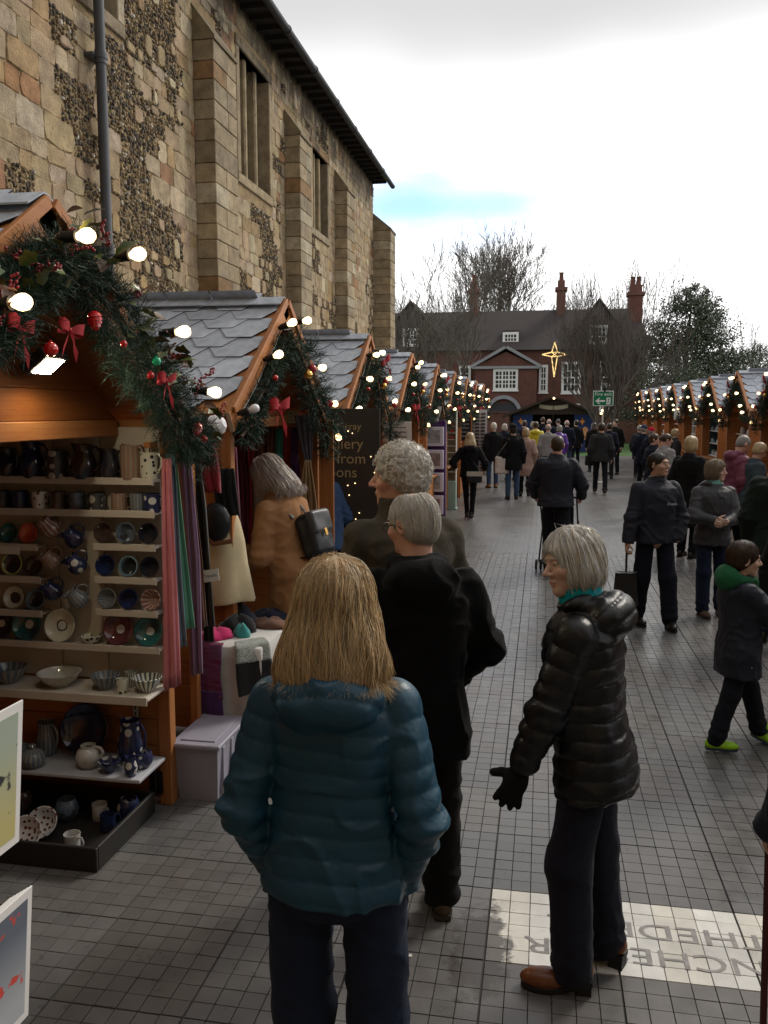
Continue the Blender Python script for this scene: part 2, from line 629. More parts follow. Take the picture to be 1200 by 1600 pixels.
nxp = int(round((TX1 - TX0) / PIT))
nyp = int(round((TY1 - TY0) / PIT))
panel_tone = {}
for i in range(nxp):
	for j in range(nyp):
		x0 = TX0 + i * PIT
		y0 = TY0 + j * PIT
		key = (i // 6, j // 6)
		if key not in panel_tone:
			panel_tone[key] = (rt.uniform(0.88, 1.14), rt.uniform(-0.006, 0.006))
		white = (PX0 - 0.01 < x0 < PX0 + 3 * PAN - 0.01) and (PY0 - 0.01 < y0 < PY0 + PAN - 0.01)
		t = panel_tone[key][0] * rt.uniform(0.9, 1.1)
		w = panel_tone[key][1]
		if white:
			col = (0.76 * t, 0.745 * t, 0.70 * t)
			if (i // 2) % 2:
				col = (0.72 * t, 0.69 * t, 0.61 * t)
		else:
			col = ((0.124 + w) * t, 0.12 * t, (0.117 - w) * t)
		gx = 0.0011
		gl = 0.0038 if i % 6 == 0 else gx
		gr = 0.0038 if i % 6 == 5 else gx
		gb = 0.003 if j % 6 == 0 else gx
		gt = 0.003 if j % 6 == 5 else gx
		dz = rt.uniform(-0.0012, 0.0008)
		b = 0.0009
		vs = [(x0 + gl, y0 + gb, -0.007), (x0 + PIT - gr, y0 + gb, -0.007), (x0 + PIT - gr, y0 + PIT - gt, -0.007), (x0 + gl, y0 + PIT - gt, -0.007)]
		vs += [(x0 + gl + b, y0 + gb + b, dz), (x0 + PIT - gr - b, y0 + gb + b, dz), (x0 + PIT - gr - b, y0 + PIT - gt - b, dz), (x0 + gl + b, y0 + PIT - gt - b, dz)]
		fs = [(4, 5, 6, 7), (0, 1, 5, 4), (1, 2, 6, 5), (2, 3, 7, 6), (3, 0, 4, 7)]
		score = y0 + (0 if in_view(x0, y0) else 100) + (-0.8 if white else 0)
		# spots hidden behind the three people in front rank lower
		if -1.25 < x0 < -0.25 and y0 < 4.2:
			score += 3
		cells.append((score, vs, fs, col))
cells.sort(key=lambda c: c[0])
stuff = MB()
for k, (s, vs, fs, col) in enumerate(cells):
	if k < 300:
		MB().add(vs, fs, col=col).build('paving_tile', M_TILE, pav)
	else:
		stuff.add(vs, fs, col=col)
tag(stuff.build('paving_tiles', M_TILE, pav), None, kind='stuff')
M_LETTER = mat('floor_lettering', (0.28, 0.26, 0.25), 0.5, 0.35, scale=30)
for body, xc, yc, wd in (('WINCHESTER', 0.565, 3.30, 1.19), ('CATHEDRAL', 0.655, 3.475, 1.17)):
	t = text_obj('floor_lettering', body, 0.15, M_LETTER, pav, (xc, yc, 0.0018), (0, 0, math.pi))
	t.scale.x = wd / max(t.dimensions.x, 1e-3)
# dropped scraps of paper
for (x, y, s) in ((0.27, 2.86, 0.014), (1.32, 4.62, 0.012), (-0.47, 3.13, 0.012), (-0.02, 5.0, 0.008)):
	mb = MB()
	pts = [(s * random.uniform(0.6, 1.2) * math.cos(a), s * random.uniform(0.6, 1.2) * math.sin(a)) for a in [k * math.pi / 3 for k in range(6)]]
	mb.prism(pts, 0.002, Matrix.Translation((0, 0, 0.001)))
	o = mb.build('paper_scrap', mat('scrap', (0.75, 0.73, 0.68), 0.7, 0.1))
	o.location = (x, y, 0.0008)
	tag(o, 'small torn white paper scrap lying on the grey paving', 'litter', 'scraps dropped on the paving')
# ============================================================ STONE HALL
WX = -5.0
hall = thing('stone_hall', 'tall medieval stone and flint hall with buttresses and mullioned windows', 'building', (WX, 7, 0))
HB = Vector((WX, 7, 0))
def hloc(mb):                           # shift world coords to the hall's own
	mb.v = [(p[0] - HB.x, p[1] - HB.y, p[2] - HB.z) for p in mb.v]
	return mb
def stone_material(name, rough=0.85):
	m = mat(name, (0.4, 0.3, 0.2), rough, 0.42, scale=5, attr=True, bump=0.7, bscale=38, bdist=0.016, spec=0.25, detail=8)
	nt = m.node_tree
	p = nt.nodes['Principled BSDF']
	old = p.inputs['Base Color'].links[0].from_socket
	g = N(nt, 'ShaderNodeNewGeometry')
	for n in [n for n in nt.nodes if n.bl_idname == 'ShaderNodeTexNoise']:
		nt.links.new(g.outputs['Position'], n.inputs[0])
	# black weathering crust in ragged runs under the eaves
	sp = N(nt, 'ShaderNodeSeparateXYZ')
	nt.links.new(g.outputs['Position'], sp.inputs[0])
	mp = N(nt, 'ShaderNodeMapping')
	mp.inputs['Scale'].default_value = (1, 1.2, 0.55)
	nt.links.new(g.outputs['Position'], mp.inputs[0])
	nz = N(nt, 'ShaderNodeTexNoise')
	nz.inputs['Scale'].default_value = 1.7
	nz.inputs['Detail'].default_value = 7
	nz.inputs['Roughness'].default_value = 0.68
	nt.links.new(mp.outputs[0], nz.inputs[0])
	zz = wmath('MULTIPLY', wmath('SUBTRACT', sp.outputs[2], 7.6, nt=nt), 0.22, nt=nt)
	v = wmath('ADD', nz.outputs[0], zz, nt=nt)
	mr = N(nt, 'ShaderNodeMapRange')
	mr.inputs[1].default_value = 0.54
	mr.inputs[2].default_value = 0.68
	mr.inputs[4].default_value = 0.8
	nt.links.new(v, mr.inputs[0])
	mx = N(nt, 'ShaderNodeMix', data_type='RGBA')
	nt.links.new(mr.outputs[0], mx.inputs[0])
	nt.links.new(old, mx.inputs[6])
	mx.inputs[7].default_value = (0.045, 0.038, 0.032, 1)
	# pits, lichen and soot specks
	n3 = N(nt, 'ShaderNodeTexNoise')
	n3.inputs['Scale'].default_value = 13
	n3.inputs['Detail'].default_value = 9
	n3.inputs['Roughness'].default_value = 0.75
	nt.links.new(g.outputs['Position'], n3.inputs[0])
	r3 = N(nt, 'ShaderNodeMapRange')
	r3.inputs[1].default_value = 0.56
	r3.inputs[2].default_value = 0.68
	r3.inputs[4].default_value = 0.75
	nt.links.new(n3.outputs[0], r3.inputs[0])
	m3 = N(nt, 'ShaderNodeMix', data_type='RGBA')
	nt.links.new(r3.outputs[0], m3.inputs[0])
	nt.links.new(mx.outputs[2], m3.inputs[6])
	m3.inputs[7].default_value = (0.10, 0.07, 0.042, 1)
	nt.links.new(m3.outputs[2], p.inputs['Base Color'])
	return m
M_STONE = stone_material('hall_stone')
M_MORTAR = mat('hall_mortar', (0.30, 0.22, 0.125), 0.95, 0.35, scale=5, bump=0.7, bscale=35, bdist=0.03, spec=0.15, detail=8)
rs = random.Random(11)
def stone_col(r):
	k = r.random()
	if k < 0.50:
		c = (0.35, 0.262, 0.158)
	elif k < 0.68:
		c = (0.38, 0.305, 0.20)
	elif k < 0.80:
		c = (0.32, 0.22, 0.115)
	elif k < 0.90:
		c = (0.31, 0.245, 0.145)
	elif k < 0.965:
		c = (0.46, 0.38, 0.25)
	else:
		c = (0.29, 0.16, 0.08)
	t = r.uniform(0.88, 1.10)
	return (c[0] * t, c[1] * t * r.uniform(0.96, 1.04), c[2] * t * r.uniform(0.92, 1.1))
WINS = [(8.85, 9.92, 6.66, 8.3), (14.02, 15.62, 6.02, 8.0), (18.55, 19.92, 6.08, 7.75)]
BUTS = [(12.15, 13.08, 7.35), (16.58, 17.4, 7.38), (20.66, 21.5, 7.34)]
WEND, WTOP = 25.4, 8.72
# mortar core with real window openings
mb = MB()
ycuts = sorted({-3.0, WEND} | {w[0] for w in WINS} | {w[1] for w in WINS})
for a, b in zip(ycuts[:-1], ycuts[1:]):
	w = next((w for w in WINS if w[0] <= a < w[1]), None)
	if w:
		mb.box((WX - 0.7, a, 0), (WX, b, w[2]))
		mb.box((WX - 0.7, a, w[3]), (WX, b, WTOP))
	else:
		mb.box((WX - 0.7, a, 0), (WX, b, WTOP))
hloc(mb).build('wall', M_MORTAR, hall)
def hash2(i, j, s=0):
	n = (i * 374761393 + j * 668265263 + s * 982451653) & 0x7fffffff
	n = ((n ^ (n >> 13)) * 1274126177) & 0x7fffffff
	return ((n ^ (n >> 16)) & 0xffff) / 65535.0
def vnoise2(x, y, s=0):
	i, j = math.floor(x), math.floor(y)
	fx, fy = x - i, y - j
	fx, fy = fx * fx * (3 - 2 * fx), fy * fy * (3 - 2 * fy)
	a = hash2(i, j, s) * (1 - fx) + hash2(i + 1, j, s) * fx
	b = hash2(i, j + 1, s) * (1 - fx) + hash2(i + 1, j + 1, s) * fx
	return a * (1 - fy) + b * fy
def stone_mesh(y0, y1, z0, z1, r, proud, irregular, X=WX):
	"""one wall stone: chamfered irregular block standing proud of the mortar"""
	w, h = y1 - y0, z1 - z0
	j = irregular * min(w, h)
	base = [(0, 0), (0.5, -0.04), (1, 0), (1.03, 0.5), (1, 1), (0.5, 1.04), (0, 1), (-0.03, 0.5)]
	ring = []
	cut = irregular * 1.1
	for k, (u, v) in enumerate(base):
		if k % 2 == 0:
			u += (0.5 - u) * cut * r.uniform(0, 0.8)
			v += (0.5 - v) * cut * r.uniform(0, 0.8)
		ring.append((y0 + u * w + r.uniform(-j, j) * 0.4, z0 + v * h + r.uniform(-j, j) * 0.4))
	cy, cz = (y0 + y1) / 2, (z0 + z1) / 2
	ch = min(0.010, 0.14 * min(w, h))
	vs = [(X - 0.01, p[0], p[1]) for p in ring]
	vs += [(X + proud * 0.7, p[0] * 0.985 + cy * 0.015, p[1] * 0.985 + cz * 0.015) for p in ring]
	t1, t2 = r.uniform(-0.006, 0.006), r.uniform(-0.006, 0.006)
	for p in ring:
		d = math.hypot(p[0] - cy, p[1] - cz) + 1e-6
		q = (p[0] + (cy - p[0]) * ch / d * 1.3, p[1] + (cz - p[1]) * ch / d * 1.3)
		vs.append((X + proud + t1 * (q[0] - cy) / w * 2 + t2 * (q[1] - cz) / h * 2, q[0], q[1]))
	n = 8
	fs = []
	for k in range(n):
		k2 = (k + 1) % n
		fs.append((k, k2, n + k2, n + k))
		fs.append((n + k, n + k2, 2 * n + k2, 2 * n + k))
	fs.append(tuple(range(2 * n, 3 * n)))
	return vs, fs
stones, flints = [], MB()
z = 2.0
while z < WTOP - 0.05:
	hgt = min(rs.choice((0.15, 0.19, 0.23, 0.27, 0.31)), WTOP - z)
	if WTOP - (z + hgt) < 0.1:
		hgt = WTOP - z
	y = 5.6 + rs.uniform(0, 0.3)
	while y < WEND - 0.02:
		ln = rs.uniform(0.15, 0.5) * (0.7 + hgt * 1.6)
		y1 = min(y + ln, WEND)
		if WEND - y1 < 0.12:
			y1 = WEND
		# keep out of windows (with their frames) and buttresses
		bad = False
		for w in WINS:
			if y1 > w[0] - 0.13 and y < w[1] + 0.13 and z + hgt > w[2] - 0.16 and z < w[3] + 0.16:
				if y < w[0] - 0.13 - 0.12:
					y1 = w[0] - 0.13
				else:
					bad = True
					y1 = w[1] + 0.13
		for b in BUTS:
			if y1 > b[0] and y < b[1] and z < b[2] + 0.45:
				if y < b[0] - 0.1:
					y1 = b[0]
				else:
					bad = True
					y1 = b[1]
		if not bad and y1 - y > 0.06:
			cy, cz = (y + y1) / 2, z + hgt / 2
			fl = vnoise2(cy * 0.95 + 3.3, cz * 0.42 + 1.7, 5) * 0.7 + vnoise2(cy * 2.3, cz * 1.9, 9) * 0.42
			thr = 0.63
			if cy > 13:
				thr = 0.68
			fl += rs.uniform(-0.1, 0.1)
			if fl > thr:                 # flint-rubble patch
				fy = y
				while fy < y1 - 0.01:
					fz = z
					while fz < z + hgt - 0.01:
						s = rs.uniform(0.035, 0.075)
						k = rs.random()
						c = (0.10, 0.085, 0.068) if k < 0.36 else (0.18, 0.13, 0.075) if k < 0.72 else (0.34, 0.26, 0.15) if k < 0.96 else (0.52, 0.48, 0.40)
						t = rs.uniform(0.7, 1.2)
						c = (c[0] * t, c[1] * t, c[2] * t)
						cy2, cz2 = fy + s / 2 + rs.uniform(-0.012, 0.012), fz + s / 2 + rs.uniform(-0.012, 0.012)
						rad = s * rs.uniform(0.42, 0.58)
						asp = rs.uniform(0.65, 1.35)
						pr = rs.uniform(0.008, 0.034)
						a0 = rs.uniform(0, 6.28)
						ring = [(WX - 0.004, cy2 + rad * asp * math.cos(a0 + a) * rs.uniform(0.8, 1.15), cz2 + rad / asp * math.sin(a0 + a) * rs.uniform(0.8, 1.15)) for a in [q * 2 * math.pi / 6 for q in range(6)]]
						top = [(WX + pr, cy2 + (p[1] - cy2) * 0.55, cz2 + (p[2] - cz2) * 0.55) for p in ring]
						flints.add(ring + top, [(q, (q + 1) % 6, 6 + (q + 1) % 6, 6 + q) for q in range(6)] + [tuple(range(6, 12))], col=c)
						fz += s * 0.92
					fy += 0.055
				if rs.random() < 0.4:      # an odd pale block among the flints
					bw = min(0.2, (y1 - y) * 0.6)
					vs, fs = stone_mesh(cy - bw / 2, cy + bw / 2, z + 0.02, z + hgt - 0.02, rs, 0.036, 0.22)
					stones.append((cy, vs, fs, stone_col(rs)))
			else:
				irr = 0.04 + 0.13 * max(0, fl - 0.3) / 0.3
				g = 0.001 + 0.005 * rs.random()
				vs, fs = stone_mesh(y + g, y1 - g, z + g, z + hgt - g, rs, rs.uniform(0.004, 0.014), irr)
				stones.append((cy - 0.4 * max(0, cz - 6.5), vs, fs, stone_col(rs)))
		y = y1
	z += hgt
def stone_score(s):
	y = s[0]
	return y if y > 7.3 else 100 - y
stones.sort(key=stone_score)
rest = MB()
for k, (cy, vs, fs, c) in enumerate(stones):
	if k < 300:
		hloc(MB().add(vs, fs, col=c)).build('stone', M_STONE, hall)
	else:
		rest.add(vs, fs, col=c)
tag(hloc(rest).build('stones', M_STONE, hall), None, kind='stuff')
tag(hloc(flints).build('flints', M_STONE, hall), None, kind='stuff')
# buttresses of dressed blocks
M_ASH = M_STONE
def ash_col(r):
	k = r.random()
	c = (0.32, 0.25, 0.155) if k < 0.5 else (0.27, 0.215, 0.14) if k < 0.8 else (0.42, 0.36, 0.25) if k < 0.93 else (0.27, 0.165, 0.08)
	t = r.uniform(0.8, 1.12)
	return (c[0] * t, c[1] * t, c[2] * t)
def buttress(y0, y1, top, proj, name='buttress', zlo=0.0):
	root = hloc(MB().box((WX - 0.02, y0 + 0.03, zlo), (WX + proj - 0.03, y1 - 0.03, top))).build(name, M_MORTAR, hall)
	z = zlo + 1.8
	k = 0
	while z < top - 0.02:
		h = min(rs.uniform(0.22, 0.31), top - z)
		if top - z - h < 0.1:
			h = top - z
		ys = [y0, y1] if rs.random() < 0.3 else [y0, y0 + (y1 - y0) * rs.uniform(0.35, 0.65), y1]
		for a, b in zip(ys[:-1], ys[1:]):
			q = rs.uniform(0, 0.008)
			m = MB().bbox((WX + 0.002, a + 0.003, z + 0.004), (WX + proj + q, b - 0.003, z + h - 0.004), 0.009, col=ash_col(rs))
			hloc(m).build('ashlar_block', M_ASH, root)
		z += h
		k += 1
	# weathered slope at the top
	m = MB()
	M = Matrix(((0, 0, 1, 0), (0, 1, 0, 0), (1, 0, 0, 0), (0, 0, 0, 1)))
	pts = [(WX - 0.0, top), (WX + proj + 0.03, top), (WX + proj + 0.03, top + 0.05), (WX - 0.0, top + 0.5)]
	n = 4
	vs = [(p[0], y0 - 0.01, p[1]) for p in pts] + [(p[0], y1 + 0.01, p[1]) for p in pts]
	m.add(vs, [(0, 1, 2, 3), (7, 6, 5, 4), (0, 4, 5, 1), (1, 5, 6, 2), (2, 6, 7, 3), (3, 7, 4, 0)], col=(0.2, 0.16, 0.1))
	hloc(m).build('weathering_slope', M_ASH, root)
	return root
for (a, b, t) in BUTS:
	buttress(a, b, t, 0.31)
buttress(25.42, 26.25, 7.35, 0.52)
# mullioned windows
M_GLASSD = mat('old_glass', (0.02, 0.022, 0.025), 0.12, 0.3, spec=0.6, scale=20)
for (a, b, c, d) in WINS:
	win = hloc(MB().box((WX - 0.34, a, c), (WX - 0.31, b, d))).build('window', mat('window_dark', (0.01, 0.01, 0.012), 0.7), hall)
	fr = 0.13
	for (p, q) in (((WX - 0.3, a - 0.13, c - 0.16), (WX + 0.035, b + 0.13, c)), ((WX - 0.3, a - 0.13, d), (WX + 0.04, b + 0.13, d + 0.16)),
                   ((WX - 0.3, a - 0.13, c), (WX + 0.03, a + 0.03, d)), ((WX - 0.3, b - 0.03, c), (WX + 0.03, b + 0.13, d))):
		hloc(MB().bbox(p, q, 0.012, col=ash_col(rs))).build('frame', M_ASH, win)
	nl = 3
	for k in range(1, nl):
		ym = a + (b - a) * k / nl
		hloc(MB().bbox((WX - 0.26, ym - 0.06, c), (WX - 0.05, ym + 0.06, d), 0.03, col=(0.3, 0.235, 0.14))).build('mullion', M_ASH, win)
	# leaded panes
	lead = MB()
	for k in range(nl):
		ya, yb = a + (b - a) * k / nl + 0.05, a + (b - a) * (k + 1) / nl - 0.05
		nr = 6
		for i in range(2):
			for j in range(nr):
				u0, u1 = ya + (yb - ya) * i / 2, ya + (yb - ya) * (i + 1) / 2
				v0, v1 = c + (d - c) * j / nr, c + (d - c) * (j + 1) / nr
				tl = rs.uniform(-0.006, 0.006)
				hloc(MB().add([(WX - 0.2 + tl, u0 + 0.008, v0 + 0.008), (WX - 0.2 - tl, u1 - 0.008, v0 + 0.008), (WX - 0.2 - tl, u1 - 0.008, v1 - 0.008), (WX - 0.2 + tl, u0 + 0.008, v1 - 0.008),
                               (WX - 0.206, u0 + 0.008, v0 + 0.008), (WX - 0.206, u1 - 0.008, v0 + 0.008), (WX - 0.206, u1 - 0.008, v1 - 0.008), (WX - 0.206, u0 + 0.008, v1 - 0.008)],
                              [(0, 1, 2, 3), (7, 6, 5, 4), (0, 4, 5, 1), (1, 5, 6, 2), (2, 6, 7, 3), (3, 7, 4, 0)])).build('pane', M_GLASSD, win)
				lead.box((WX - 0.212, u0 - 0.008, v0), (WX - 0.192, u0 + 0.008, v1))
				lead.box((WX - 0.213, u0, v0 - 0.008), (WX - 0.191, u1, v0 + 0.008))
	hloc(lead).build('leading', mat('lead', (0.06, 0.06, 0.065), 0.6, 0.2), win)
# roof, eaves and gutter
M_RTILE = mat('hall_roof', (0.06, 0.05, 0.045), 0.9, 0.3, bump=0.5, bscale=20)
M_SOFF = mat('eaves_wood', (0.03, 0.026, 0.023), 0.9, 0.3)
roof = hloc(MB().add([(-4.5, -3, 8.66), (-4.5, 25.9, 8.66), (-10.5, 25.9, 14.2), (-10.5, -3, 14.2), (-4.5, -3, 8.80), (-4.5, 25.9, 8.80), (-10.5, 25.9, 14.36), (-10.5, -3, 14.36)],
                     [(0, 1, 2, 3), (7, 6, 5, 4), (0, 4, 5, 1), (1, 5, 6, 2), (2, 6, 7, 3), (3, 7, 4, 0)])).build('roof', M_RTILE, hall)
hloc(MB().box((-5.02, -3, 8.725), (-4.56, 25.5, 8.75))).build('soffit', M_SOFF, roof)
for k in range(48):
	y = 6 + k * 0.41
	hloc(MB().box((-5.0, y, 8.64), (-4.58, y + 0.07, 8.722))).build('rafter_end', M_SOFF, roof)
g = MB()
prof = [(0.075 * math.cos(a), -0.075 * math.sin(a)) for a in [math.pi * k / 8 for k in range(9)]]
prof += [(0.066 * math.cos(a), -0.066 * math.sin(a)) for a in [math.pi * (8 - k) / 8 for k in range(9)]]
vs = []
for yy in (-3, 25.92):
	vs += [(-4.5 + p[0], yy, 8.70 + p[1]) for p in prof]
n = len(prof)
g.add(vs, [(k, (k + 1) % n, n + (k + 1) % n, n + k) for k in range(n)] + [tuple(range(n)), tuple(range(2 * n - 1, n - 1, -1))])
gut = hloc(g).build('gutter', mat('gutter_iron', (0.045, 0.047, 0.052), 0.5, 0.2, metal=0.2), roof, smooth=True)
for k in range(11):
	y = 6.2 + k * 1.8
	hloc(MB().tube([(-4.5, y - 0.03, 8.69), (-4.5, y + 0.03, 8.69)], 0.084, 12)).build('gutter_joint', MATS['gutter_iron'], roof)
hloc(MB().box((-11, -3, 0), (-10.4, 26, 14.0))).build('far_wall', M_MORTAR, hall)
hloc(MB().add([(-5.05, 25.38, 0), (-10.4, 25.38, 0), (-10.4, 25.38, 13.9), (-5.05, 25.38, 8.7), (-5.05, 24.9, 0), (-10.4, 24.9, 0), (-10.4, 24.9, 13.9), (-5.05, 24.9, 8.7)],
              [(0, 1, 2, 3), (7, 6, 5, 4), (0, 4, 5, 1), (1, 5, 6, 2), (2, 6, 7, 3), (3, 7, 4, 0)])).build('end_wall', M_MORTAR, hall)
# downpipe with collars
dp = thing('downpipe', 'dark cast iron downpipe clipped to the stone wall', 'pipe', (WX + 0.14, 9.22, 0))
M_IRON = mat('pipe_iron', (0.055, 0.058, 0.068), 0.45, 0.15, spec=0.5)
MB().tube([(0, 0, 0), (0, 0, 8.6)], 0.058, 16).build('pipe', M_IRON, dp, smooth=True)
for zz in (3.95, 6.0, 8.05):
	c = MB().tube([(0, 0, zz - 0.08), (0, 0, zz - 0.03), (0, 0, zz - 0.028), (0, 0, zz + 0.03), (0, 0, zz + 0.032), (0, 0, zz + 0.06)], [0.068, 0.068, 0.076, 0.076, 0.068, 0.066], 16).build('collar', M_IRON, dp, smooth=True)
	MB().bbox((-0.14, -0.125, zz - 0.025), (-0.02, 0.125, zz + 0.015), 0.006).build('bracket', M_IRON, c)
# ============================================================ STALLS
def wood(name, c, c2, stretch, rnd=0.12):
	return mat(name, c, 0.55, 0.2, scale=5, col2=c2, stretch=stretch, bump=0.15, bscale=18, rnd=rnd, spec=0.35, detail=6)
WC, WC2 = (0.45, 0.185, 0.058), (0.32, 0.115, 0.032)
M_WX = wood('wood_grain_x', WC, WC2, (0.5, 9, 9))
M_WY = wood('wood_grain_y', WC, WC2, (9, 0.5, 9))
M_WZ = wood('wood_grain_z', WC, WC2, (9, 9, 0.5))
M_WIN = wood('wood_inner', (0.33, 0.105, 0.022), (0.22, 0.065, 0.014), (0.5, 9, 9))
M_WSHADEY = wood('wood_shaded_y', (0.30, 0.095, 0.02), (0.20, 0.06, 0.013), (9, 0.5, 9))  # gable boards: shade of the recess put into a darker wood colour
M_SHIN = mat('felt_shingle', (0.44, 0.48, 0.54), 0.95, 0.2, scale=14, bump=0.8, bscale=260, bdist=0.006, rnd=0.13, spec=0.2)
M_SHEDGE = mat('felt_shingle_edge', (0.02, 0.02, 0.024), 0.95, 0.1)
M_BLACK = mat('black_plastic', (0.012, 0.012, 0.013), 0.45, 0.1)
M_CABLE = mat('black_cable', (0.01, 0.01, 0.011), 0.5, 0.05)
M_BULB = mat('lit_bulb', (1, 0.9, 0.7), 0.3, 0.0, emit=(1.0, 0.68, 0.32), estr=3.6)
M_BULBOFF = mat('unlit_bulb', (0.82, 0.82, 0.84), 0.25, 0.02, coat=0.5)
M_WHITEPAINT = mat('white_paint', (0.62, 0.6, 0.56), 0.6, 0.08, bump=0.05)
M_ENDGRAIN = mat('end_grain', (0.55, 0.45, 0.33), 0.7, 0.15)
HW, ZE, ZR = 1.20, 2.13, 2.955           # roof half width, eave and ridge height
SL = math.hypot(HW, ZR - ZE)
ANG = math.atan2(ZR - ZE, HW)
RDEP = 2.45                              # roof depth behind the gable
SHW, SHE = 0.36, 0.13                    # shingle width and course spacing
def shingle_mesh(w0=0.0, w1=SHW):
	"""one hexagonal felt tab: u along the ridge, s down the slope, lower edge lifted"""
	t = 0.007
	g = 0.0035
	y1, y2 = -SHE * 2.15, -SHE
	poly = [(g, y1), (SHW - g, y1), (SHW - g, y2), (SHW * 0.76, 0), (SHW * 0.24, 0), (g, y2)]
	lift = lambda s: 0.004 + 0.010 * (s - y1) / (-y1)
	vs = [(x, s, lift(s) - t) for x, s in poly] + [(x, s, lift(s)) for x, s in poly]
	n = 6
	mb = MB()
	mb.add(vs, [tuple(reversed(range(n, 2 * n)))], 0)
	mb.add(vs, [(k, (k + 1) % n, n + (k + 1) % n, n + k) for k in range(n)][1:], 1)
	return mb.mesh('shingle', [M_SHIN, M_SHEDGE])
ME_SH = shingle_mesh()
def slope_frame(side):
	"""matrix: (u, s, n) -> stall local, u along +x from the gable backwards, s down the slope"""
	ca, sa = math.cos(ANG), math.sin(ANG)
	M = Matrix.Identity(4)
	M[0][0], M[1][0], M[2][0] = -1, 0, 0
	M[0][1], M[1][1], M[2][1] = 0, side * ca, -sa
	M[0][2], M[1][2], M[2][2] = 0, side * sa, ca
	M[0][3], M[1][3], M[2][3] = -0.03, 0, ZR
	return M
def shingles(parent, side, objects, rr):
	M = slope_frame(side)
	ncourse = int(SL / SHE)
	allm = MB()
	for k in range(1, ncourse + 1):
		s = k * SHE + (SL - ncourse * SHE)
		off = (k % 2) * SHW / 2
		n = int((RDEP - 0.05) / SHW)
		for i in range(n):
			u = off + i * SHW
			T = M @ Matrix.Translation((u, s + rr.uniform(-0.003, 0.003), rr.uniform(0, 0.0025)))
			if objects:
				o = link('shingle', ME_SH, parent)
				o.matrix_local = T
			else:
				me = ME_SH
				vs = [T @ v.co for v in me.vertices]
				for p in me.polygons:
					allm.add([vs[q] for q in p.vertices], [tuple(range(len(p.vertices)))], p.material_index)
	if not objects:
		tag(allm.build('shingles', [M_SHIN, M_SHEDGE], parent), None, kind='stuff')
ME_CACHE = {}
def ridge_cap(parent):
	ca, sa = math.cos(ANG), math.sin(ANG)
	for k in range(4):
		x0, x1 = -0.01 - k * 0.61, -0.01 - (k + 1) * 0.61 - 0.03
		lift = 0.028 + 0.004 * (k % 2)
		w = 0.15
		vs = []
		for x in (x0, x1):
			vs += [(x, -w * ca, ZR - w * sa * 0.7 + lift), (x, -0.015, ZR + lift + 0.002), (x, 0.015, ZR + lift + 0.002), (x, w * ca, ZR - w * sa * 0.7 + lift)]
		vs += [(v[0], v[1], v[2] - 0.008) for v in vs]
		fs = [(0, 1, 5, 4), (1, 2, 6, 5), (2, 3, 7, 6), (8, 9, 1, 0), (9, 10, 2, 1), (10, 11, 3, 2), (4, 5, 13, 12), (5, 6, 14, 13), (6, 7, 15, 14), (0, 4, 12, 8), (3, 11, 15, 7)]
		MB().add(vs, fs).build('ridge_cap', M_SHIN, parent)
